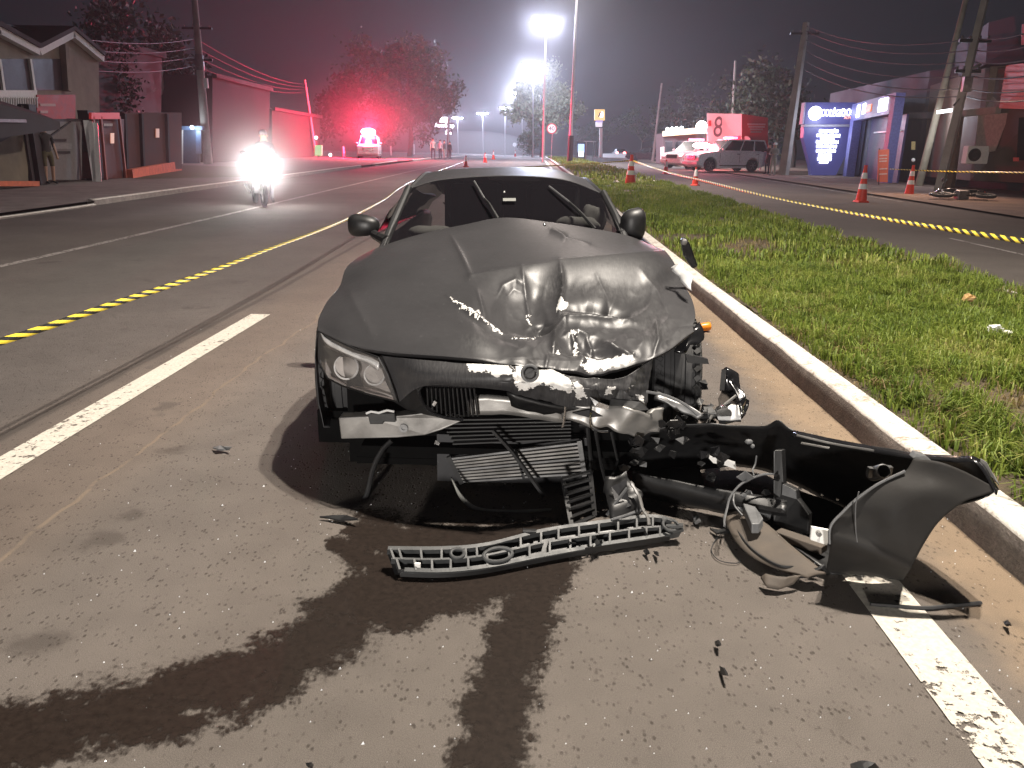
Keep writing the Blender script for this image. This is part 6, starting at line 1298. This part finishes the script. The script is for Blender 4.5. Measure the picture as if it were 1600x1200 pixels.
# shop with yellow lit fascia
Y0 = 66; sh = thing('corner_shop', 'low shop with a yellow lit fascia and spot lamps along its top', 'shop', (xat(1070, Y0), Y0, gz(Y0)))
def sp(nm, u0, u1, v0a, v1a, v0b, v1b, m, par, push=0, dy=.15): return obj(nm, MB().prism([P(u0, v1a, 70-push), P(u1, v1b, 64-push), P(u1, v0b, 64-push), P(u0, v0a, 70-push)], (0, dy, 0)), m, par)
sp('wall', 1036, 1108, 208, 256, 206, 262, mat('shop_wall', (.10, .08, .09), .85), sh, 0, 4)
fa = sp('fascia', 1036, 1104, 205, 213, 198, 208, E_YEL, sh, .3, .3); sp('fascia_panel', 1064, 1090, 202.5, 210, 200, 208, E_ORG, fa, .5, .05)
for k, u in enumerate((1043, 1050, 1057, 1065)): q = P(u, 202-k*.6, 68-k*.5); obj('spot_lamp', MB().ball(q, .16, 8, 6), E_SIGN, fa)
fl = P(1096, 198, 63); obj('flood_lamp', MB().ball(fl, .42, 12, 8), E_LED, fa, smooth=True); lamp_at('flood_lamp_light', fl+np.array([-.3, -.9, .2]), 900, (.7, .8, 1), .2)
for u0, u1 in ((1040, 1050), (1054, 1066), (1072, 1084)): w_ = sp('window', u0, u1, 222, 250, 222, 252, darkglass, sh, .25, .05); sp('window_frame', u0-.5, u1+.5, 220.5, 222, 220.5, 222, M['steel'], w_, .3, .06)
sp('white_door', 1032, 1038, 230, 250, 229, 251, M['white'], sh, .4, .1)
for (u0, u1, Y_, lb) in ((1020, 1034, 88, 'slim leaning pole beside the yellow lit shop'), (1142, 1149, 70, 'dim pole rising behind the billboard')):
    b_ = np.array([xat(u0, Y_), Y_, gz(Y_)]); pole(b_, P(u1, 95 if u0 > 1100 else 130, Y_), .16, .10, lb)
# concrete H pole and people at it
b_ = at(1224, 275); pole(b_, P(1260, 35, float(b_[1])), .30, .17, 'thick grey concrete pole left of the blue school totem', square=True, arms=((.93, 1.5),))
person(1209, 277, 1.75, -40, 'person in white cap and grey vest writing beside the concrete pole', cloth('grey_vest', (.30, .29, .27)), cloth('khaki_trousers', (.38, .35, .30)), Y=43.5, cap=M['white'], pose=2)
person(1200, 274, 1.75, -60, 'person in dark clothes pointing beside the white capped one', cloth('maroon_top', (.05, .03, .035)), cloth('dark_jeans', (.025, .025, .03)), Y=45.5, pose=3)
# school totem
nav = mat('navy_panel', (.035, .035, .12), .45, var=.1); navl = emit('navy_lit', (.12, .13, .45), .28, (.05, .05, .16))
Y0 = 44.6; TT = thing('school_totem', 'blue totem sign with white lit lettering that narrows to its foot', 'sign', (xat(1297, Y0), Y0, gz(Y0)))
def tp_(nm, pts, m, par, Yd=Y0, dy=.5): return obj(nm, MB().prism([P(u, v, Yd) for u, v in pts], (0, dy, 0)), m, par)
tp_('upper_panel', [(1257, 194), (1334, 194), (1338, 160), (1260, 160)], navl, TT); tp_('light_strip', [(1256, 198), (1333, 198), (1333, 194.5), (1257, 194.5)], mat('strip_grey', (.35, .34, .38), .5), TT)
tp_('lower_panel', [(1268, 274), (1306, 274), (1312, 262), (1325, 235), (1333, 215), (1334, 198.5), (1256, 198.5), (1255, 215), (1260, 235), (1266, 258)], navl, TT)
tp_('side_edge', [(1256, 194), (1260, 160), (1257.5, 160), (1253.5, 194)], mat('edge_grey', (.35, .35, .48), .5), TT, Y0+.02)
lt = obj('round_emblem', MB().lathe([(.36, 0), (.36, .06)], 24, P(1273.5, 177, Y0-.08), mx), E_SIGN, TT)
obj('emblem_ring', MB().torus(P(1273.5, 177, Y0-.15), .24, .03, mx, 24, 6), E_ORG, lt)
text('totem_lettering', 'COLÉGIO', .50, E_SIGN, TT, P(1302, 177, Y0-.06), (R(90), 0, 0), .03, sx=.62); text('totem_lettering', 'DOM', .50, E_SIGN, TT, P(1326, 176, Y0-.06), (R(90), 0, 0), .03, sx=.66); text('totem_lettering', 'ALPHA', .2, E_ORG, TT, P(1327, 184, Y0-.06), (R(90), 0, 0), .03, sx=.9)
for k, (u, v, w, s_) in enumerate(((1295, 205, 29, 'EDUCAÇÃO'), (1294.5, 212, 47, 'INFANTIL BILÍNGUE'), (1293, 216, 27, 'E INTEGRAL'), (1292.5, 222, 39, 'FUNDAMENTAL I'), (1291.5, 229, 37, 'FUNDAMENTAL II'), (1290.5, 236, 35, 'ENSINO MÉDIO'), (1289, 243, 25, 'ESPORTES'), (1288, 249, 24, 'MATRÍCULAS'), (1287, 253, 16, 'ABERTAS'))):
    text('totem_line', s_, .23, E_SIGN, TT, P(u, v, Y0-.06), (R(90), 0, 0), .03, sx=(w/1200*45)/(len(s_)*.165))
lamp_at('totem_glow', P(1297, 190, Y0-1.2), 120, (.7, .75, 1), .4)
# blue portal
PO = thing('entrance_portal', 'blue entrance portal with lit signs above the school door', 'portal', tuple(at(1392, 289)))
pa, pbq = np.array([17.3, 44.0, gz(44)]), np.array([16.0, 36.4, gz(36.4)])
pol = mat('portal_blue', (.16, .16, .42), .45)
ha = float(P(1355, 163, 44)[2]); 
obj('portal_post', MB().box((pa[0], pa[1], (pa[2]+ha)/2), (.45, .45, ha-pa[2])), pol, PO); obj('portal_post', MB().box((pbq[0], pbq[1], (pbq[2]+ha)/2), (.42, .42, ha-pbq[2])), pol, PO)
hd = obj('header', MB().bar((pa[0], pa[1], ha-.42), (pbq[0], pbq[1], ha-.42), .40, .86), pol, PO)
dirp = (pbq-pa); dirp[2] = 0; dirp /= np.linalg.norm(dirp); nrmp = np.array([dirp[1], -dirp[0], 0]); nrmp *= np.sign(-nrmp[0])
def on_header(f, w, h, z, m, nm): c = pa+(pbq-pa)*f+nrmp*.22; c[2] = z; return obj(nm, MB().bar(c-dirp*w/2, c+dirp*w/2, .04, h), m, hd)
on_header(.16, .55, .62, ha-.42, E_SIGN, 'sign_emblem'); on_header(.32, .5, .5, ha-.36, E_SIGN, 'sign_block'); on_header(.46, .9, .34, ha-.40, E_ORG, 'sign_block'); on_header(.80, 1.5, .56, ha-.40, E_SIGN, 'sign_block')
obj('door_leaf', MB().prism([pa+np.array([.5, 0, 0]), pbq+np.array([.5, 0, 0]), pbq+np.array([.5, 0, 3.0]), pa+np.array([.5, 0, 3.0])], (.1, 0, 0)), nav, PO)
obj('transom_bar', MB().bar(pa+(pbq-pa)*.35+np.array([.4, 0, 2.3]), pa+(pbq-pa)*.97+np.array([.4, 0, 2.3]), .06, .06), M['galv'], PO)
# orange banner
by = 34.2; bp = np.array([xat(1379, by), by, gz(by)]); t = thing('orange_banner', 'orange flag banner standing in front of the entrance portal', 'banner', tuple(bp))
obj('banner_cloth', MB().prism([P(1371, 284, by), P(1387, 285, by), P(1389.5, 233, by), P(1373, 234, by)], (0, .05, 0)), mat('banner_orange', (.75, .14, .07), .7, var=.1), t)
for v in (243, 248, 252, 264, 272): obj('banner_text_line', MB().prism([P(1374, v+1, by-.02), P(1386, v+.4, by-.02), P(1386.3, v-1.2, by-.02), P(1374.3, v-.8, by-.02)], (0, .02, 0)), mat('banner_ink', (.8, .5, .42), .7), t)
obj('banner_pole', MB().tube([bp, P(1374, 232, by+.04)], .02, 6), M['dark_metal'], t)
# dark school building and its neighbour
SB = thing('school_building', 'long navy building behind the entrance portal', 'building', (22, 46, gz(46)))
obj('wall', MB().prism([(17.9, 50, gz(50)), (17.4, 36.8, gz(36)), (19.0, 30, gz(30)), (19.0, 30, 5.2), (17.4, 36.8, 5.2), (17.9, 50, 5.2)], (9, 0, 0)), mat('navy_wall', (.022, .024, .05), .7, var=.25, scale=1), SB)
obj('canopy', MB().prism([P(1420, 176, 37), P(1560, 172, 31), P(1560, 184, 31), P(1420, 185, 37)], (3, .6, 0)), mat('canopy_grey', (.09, .09, .10), .7), SB)
cl = P(1481, 173, 33); obj('canopy_lamp', MB().box(cl, (.75, .25, .12), (0, -.15, 0)), E_SIGN, SB); lamp_at('canopy_lamp_light', cl+np.array([-.6, -.5, -.5]), 160, (.8, .88, 1), .2)
for k in range(6): obj('wall_panel', MB().bar((17.62-.02, 37.2+k*2.05, 2.2), (17.62-.02, 37.2+k*2.05+1.7, 2.2), .06, 3.2), mat('navy_wall_panel', (.03, .032, .07), .6), SB)
obj('notice_plate', MB().prism([P(1424, 234, 35.5), P(1430, 234, 35.5), P(1430.5, 221, 35.5), P(1424.5, 221, 35.5)], (0, .04, 0)), mat('notice_yellow', (.5, .38, .15), .6), SB); obj('ball_light', MB().ball(P(1427, 250, 34.5), .08, 8, 6), M['white'], SB)
NB = thing('workshop_building', 'brown workshop with an orange sign board at the right edge', 'building', (24, 32, gz(32)))
obj('wall', MB().prism([P(1515, 282, 29.5), P(1700, 290, 24), P(1700, 100, 24), P(1540, 106, 29.5)], (2, 9, 0)), mat('brown_wall', (.085, .06, .045), .85, var=.3, scale=1), NB)
obj('beige_panel', MB().prism([P(1539, 172, 29), P(1562, 168, 28.2), P(1580, 102, 28.2), P(1548, 104, 29)], (.1, .1, 0)), mat('beige_wall', (.28, .22, .18), .85), NB)
ob = obj('orange_sign_board', MB().prism([P(1561, 169, 27.8), P(1660, 172, 24), P(1660, 92, 24), P(1572, 102, 27.8)], (.12, .12, 0)), mat('orange_board', (.62, .12, .06), .6, var=.12), NB)
for v in (112, 122, 131, 141, 151): obj('board_groove', MB().bar(P(1570-(v-112)*.18, v, 27.7), P(1655, v-2, 24), .03, .035), mat('groove', (.35, .06, .03), .7), ob)
obj('pale_gusset', MB().prism([P(1528, 180, 29), P(1578, 176, 27.6), P(1555, 236, 28), P(1524, 240, 29)], (.1, .1, 0)), mat('pale_gusset', (.40, .33, .30), .85), NB)
ac = obj('air_conditioner', MB().box(P(1524, 242, 28.5), (.75, .35, .6)), M['white'], NB, bevel=.03); cc = P(1523, 242, 28.28)
obj('fan_grille', MB().torus(cc, .2, .02, mx, 20, 6).torus(cc, .1, .012, mx, 16, 6), M['dark_metal'], ac); obj('fan_well', MB().lathe([(.2, 0), (.2, .02)], 20, cc+np.array([0, .02, 0]), mx), M['black_plastic'], ac)
obj('beam', MB().bar(P(1500, 178, 30), P(1560, 172, 28), .2, .22), M['concrete'], NB); obj('upper_blue_wall', MB().prism([P(1540, 100, 30), P(1700, 92, 26), P(1700, -5, 26), P(1545, 35, 30)], (2, 6, 0)), mat('blue_upper_wall', (.025, .03, .06), .7), NB); obj('upper_window', MB().prism([P(1596, 70, 27.6), P(1640, 66, 26.6), P(1640, 30, 26.6), P(1597, 38, 27.6)], (.05, .1, 0)), M['galv'], NB)
obj('dark_doorway', MB().prism([P(1588, 250, 26.4), P(1640, 252, 25.0), P(1640, 178, 25.0), P(1592, 184, 26.4)], (.08, .08, 0)), M['void'], NB); obj('red_notice', MB().prism([P(1583, 252, 26.2), P(1592, 252, 26.0), P(1592, 246, 26.0), P(1583, 246, 26.2)], (.03, .03, 0)), redp, NB)
YWL = thing('yellow_low_wall', 'low yellow wall with a dark base behind the fallen motorcycle', 'wall', tuple(at(1540, 296)))
a, b_ = at(1478, 284), at(1720, 300); obj('wall_base', MB().bar(a+np.array([0, 0, .28]), b_+np.array([0, 0, .28]), .25, .5), mat('dark_base', (.025, .022, .02), .9), YWL); obj('yellow_coping', MB().bar(a+np.array([0, 0, .72]), b_+np.array([0, 0, .72]), .28, .36), mat('ochre_paint', (.30, .17, .03), .8, var=.2, scale=3), YWL)
for u0, v0, u1, v1, r0, r1, lb, m_ in ((1435, 292, 1511, -8, .16, .10, 'thin weathered pole, left one of the leaning pair', mat('weathered_pole', (.26, .22, .16), .9, var=.3, scale=3)), (1466, 301, 1541, -8, .19, .14, 'pale square pole carrying a lamp and boxes, right one of the pair', None)):
    b_ = at(u0, v0); pole(b_, P(u1, v1, float(b_[1])), r0, r1, lb, m_, square=bool(m_ is None), arms=() if m_ is not None else ((.63, .9), (.78, 1.1)))
t = [o for o in D.objects if o.name.startswith('utility_pole') and o.parent is None][-1]; yy = float(t.location.y)
obj('brown_buttress', MB().tube([at(1478, 301), P(1498, 180, yy+.3)], [.30, .2], 4), mat('brown_post', (.16, .10, .07), .9), t); obj('side_lamp', MB().bar(P(1518, 108, yy), P(1532, 100, yy), .12, .09), M['galv'], t); vl = P(1524, 104, yy-.5); lamp('verge_light', 'SPOT', tuple(vl+np.array([-1.2, -1.2, -.6])), 900, (1, .66, .48), .15, (vl[0]-3.0, vl[1]-5, 0), 105, .9)
obj('junction_box', MB().box(P(1510, 132, yy-.1), (.3, .22, .5)), M['steel'], t); obj('lamp_bracket', MB().tube([P(1503, 150, yy), P(1490, 165, yy-.2)], .03, 6), M['steel'], t)
# overhead cables
def cable(a, b_, sag, lab, grp, r_=.022):
    a, b_ = np.array(a), np.array(b_); o = obj('overhead_cable', MB().tube([a+(b_-a)*f+np.array([0, 0, -sag*4*f*(1-f)]) for f in np.linspace(0, 1, 24)], r_, 5), M['cable'], None, smooth=True); tag(o, lab, 'cable', grp)
ORD = ('topmost', 'second from the top', 'third from the top', 'fourth from the top', 'fifth from the top', 'lowest')
for k, (va, vb, us) in enumerate(((40, 60, 0), (48, 78, 0), (62, 96, 2), (80, 118, 2), (96, 138, 4), (110, 150, 6))):
    cable(P(1259, va, 44.4), P(1532-va*.22, vb, 30), .5, ORD[k]+' black cable between the concrete pole and the pale leaning pole', 'cables on the right side')
    cable(P(1532-va*.22, vb, 30), P(1720, vb-60+k*8, 20), .3, ORD[k]+' black cable from the pale leaning pole out of the picture', 'cables leaving the picture on the right')
ORD = ('topmost', 'second highest', 'third highest', 'lowest')
for k in range(4):
    cable(P(306, 60+k*14, 44), P(478, 132+k*4, 72), .5, ORD[k]+' dark cable between the transformer pole and the slender pole', 'cables on the left side')
    cable(P(306, 60+k*14, 44), P(-60, 20+k*18, 24), .5, ORD[k]+' dark cable from the transformer pole over the gabled house', 'cables over the house')
# fallen motorcycle and cones
fm = at(1512, 316); motorcycle((float(fm[0]), float(fm[1]), float(fm[2])+.16), (R(84), 0, R(176)), 'black motorcycle lying on its side on the dirt verge', sc=1.0)
cone(987, 296, 1.07, 'banded cone on the grass edge where two tapes meet', Y=28.3, dz=.10)
cone(1040, 272, .78, 'small orange cone behind the tape, without clear bands', bands=1)
cone(1086, 290, .72, 'small red cone in front of the police cars', bands=1)
cone(1345, 316, 1.05, 'tall red cone on the verge line, left of the banner foot', slim=.13)
cone(1420, 305, 1.0, 'tall red cone left of the leaning pole pair', slim=.13)
cone(728, 261, .72, 'white topped cone just above the car roof', bands=1); cone(758, 254, .8, 'far cone on the left lanes, left one of a pair', bands=1); cone(771, 249, .9, 'far cone on the left lanes, right one of a pair', bands=1); cone(805, 244.6, 1.0, 'farthest cone beside the far round sign', bands=1)
for u, v, s, lb, nm in ((1556, 515, .05, 'crumpled white paper scrap in the grass near the picture edge', 'paper_scrap'), (1573, 520, .03, 'smaller white scrap next to the paper in the grass', 'paper_scrap'), (1515, 466, .05, 'dry tan leaf cluster in the grass', 'dead_leaf'), (963, 284, .09, 'white litter scrap left of the banded cone', 'paper_scrap'), (952, 291, .06, 'pale litter speck at the left of the cone foot', 'paper_scrap')):
    p = at(u, v, .22); mb = MB().ball(p, s, 10, 6, 0, (1.2, .8, .5)); mb.v = [tuple(np.array(q)+np.array([mnoise.noise((q[0]*40, q[1]*40, q[2]*40+i)) for i in (0, 5, 9)])*s*.8) for q in mb.v]
    tag(obj(nm, mb, M['white'] if nm == 'paper_scrap' else mat('dead_leaf', (.4, .25, .1), .8), None), lb, 'litter')
for (u, Y_, h, cl, lb, sd) in ((1000, 150, 9, 5, 'dark tree mass on the horizon left of the parked car', 21), (1075, 105, 9, 4, 'dark tree mass behind the yellow lit shop', 22), (1180, 80, 8, 4, 'dark tree crown behind the billboard', 23), (930, 180, 8, 5, 'hazy dark tree behind the pylon sign', 24), (1240, 66, 8, 4, 'dark tree between the billboard and the totem', 25)):
    r = np.random.default_rng(sd); tree(lb, (xat(u, Y_), Y_, gz(Y_)), h, [(r.uniform(-4, 4), r.uniform(-1, 1), r.uniform(.35, .85)*h, r.uniform(1.4, 2.4)) for _ in range(cl+2)], 3000, .2, M['leaf_dark'], sd, 'background trees')
# ---------------------------------------------------------------- haze
hz = N('haze_air'); pv = hz.n('VolumePrincipled'); pv.inputs['Density'].default_value = .0011; pv.inputs['Color'].default_value = (.9, .9, .95, 1); pv.inputs['Anisotropy'].default_value = .6
hz.t.nodes.remove(hz.b); hz.l(pv.outputs[0], hz.out.inputs['Volume'])
ho = obj('haze', MB().box((0, 130, 9.5), (240, 420, 21)), hz.mat); tag(ho, kind='stuff')

sk = N('pale_smoke'); pv = sk.n('VolumePrincipled'); pv.inputs['Density'].default_value = .022; pv.inputs['Color'].default_value = (.95, .93, .92, 1); pv.inputs['Anisotropy'].default_value = .4
sk.t.nodes.remove(sk.b); sk.l(pv.outputs[0], sk.out.inputs['Volume'])
cs_ = P(738, 232, 150); mb = MB().ball(cs_, 1, 20, 12, 0, (12, 9, 3.2)); mb.ball(cs_+np.array([-1, 0, -1.2]), 1, 20, 12, 0, (17, 8, 1.8)) if False else None
tag(obj('smoke_bank', mb, sk.mat, smooth=True), 'pale bank of smoke or mist over the far road', 'smoke', kind='stuff')

def mist(name, c, rad, dens, label, g=.5):  # soft mist balls added to make glow round single lamps
    k = N(name); v = k.n('VolumePrincipled'); v.inputs['Color'].default_value = (.95, .93, .93, 1); v.inputs['Anisotropy'].default_value = g
    gr_ = k.n('TexGradient'); gr_.gradient_type = 'QUADRATIC_SPHERE'; k.l(k.coord('Object'), gr_.inputs[0]); k.l(k.math('MULTIPLY', gr_.outputs['Fac'], dens), v.inputs['Density'])
    k.t.nodes.remove(k.b); k.l(v.outputs[0], k.out.inputs['Volume'])
    o = obj(name, MB().ball((0, 0, 0), 1, 24, 16), k.mat, smooth=True); o.location = tuple(c); o.scale = rad; tag(o, label, 'glow mist', kind='stuff')
mist('glow_mist_by_beacon', P(577, 205, 76), (11, 7, 7), .09, 'added mist for the red glow around the left police vehicle', .3)
mist('glow_mist_by_motorcycle', hp+np.array([0, -.3, .15]), (2.6, 2.6, 2.0), .20, 'added mist for the white glow around the motorcycle headlight', .6)

for (u, v, Y_, rr, dd, lb) in ((853, 33, 70, 6, .010, 'added mist for the glow round the nearest lit street lamp'), (833, 108, 106, 9, .010, 'added mist for the glow round the second lit street lamp'), (815, 145, 142, 11, .010, 'added mist for the glow round the lit lamp at the tree crown')):
    mist('glow_mist_by_lamp', P(u, v, Y_), (rr, rr, rr*.9), dd, lb, .4)
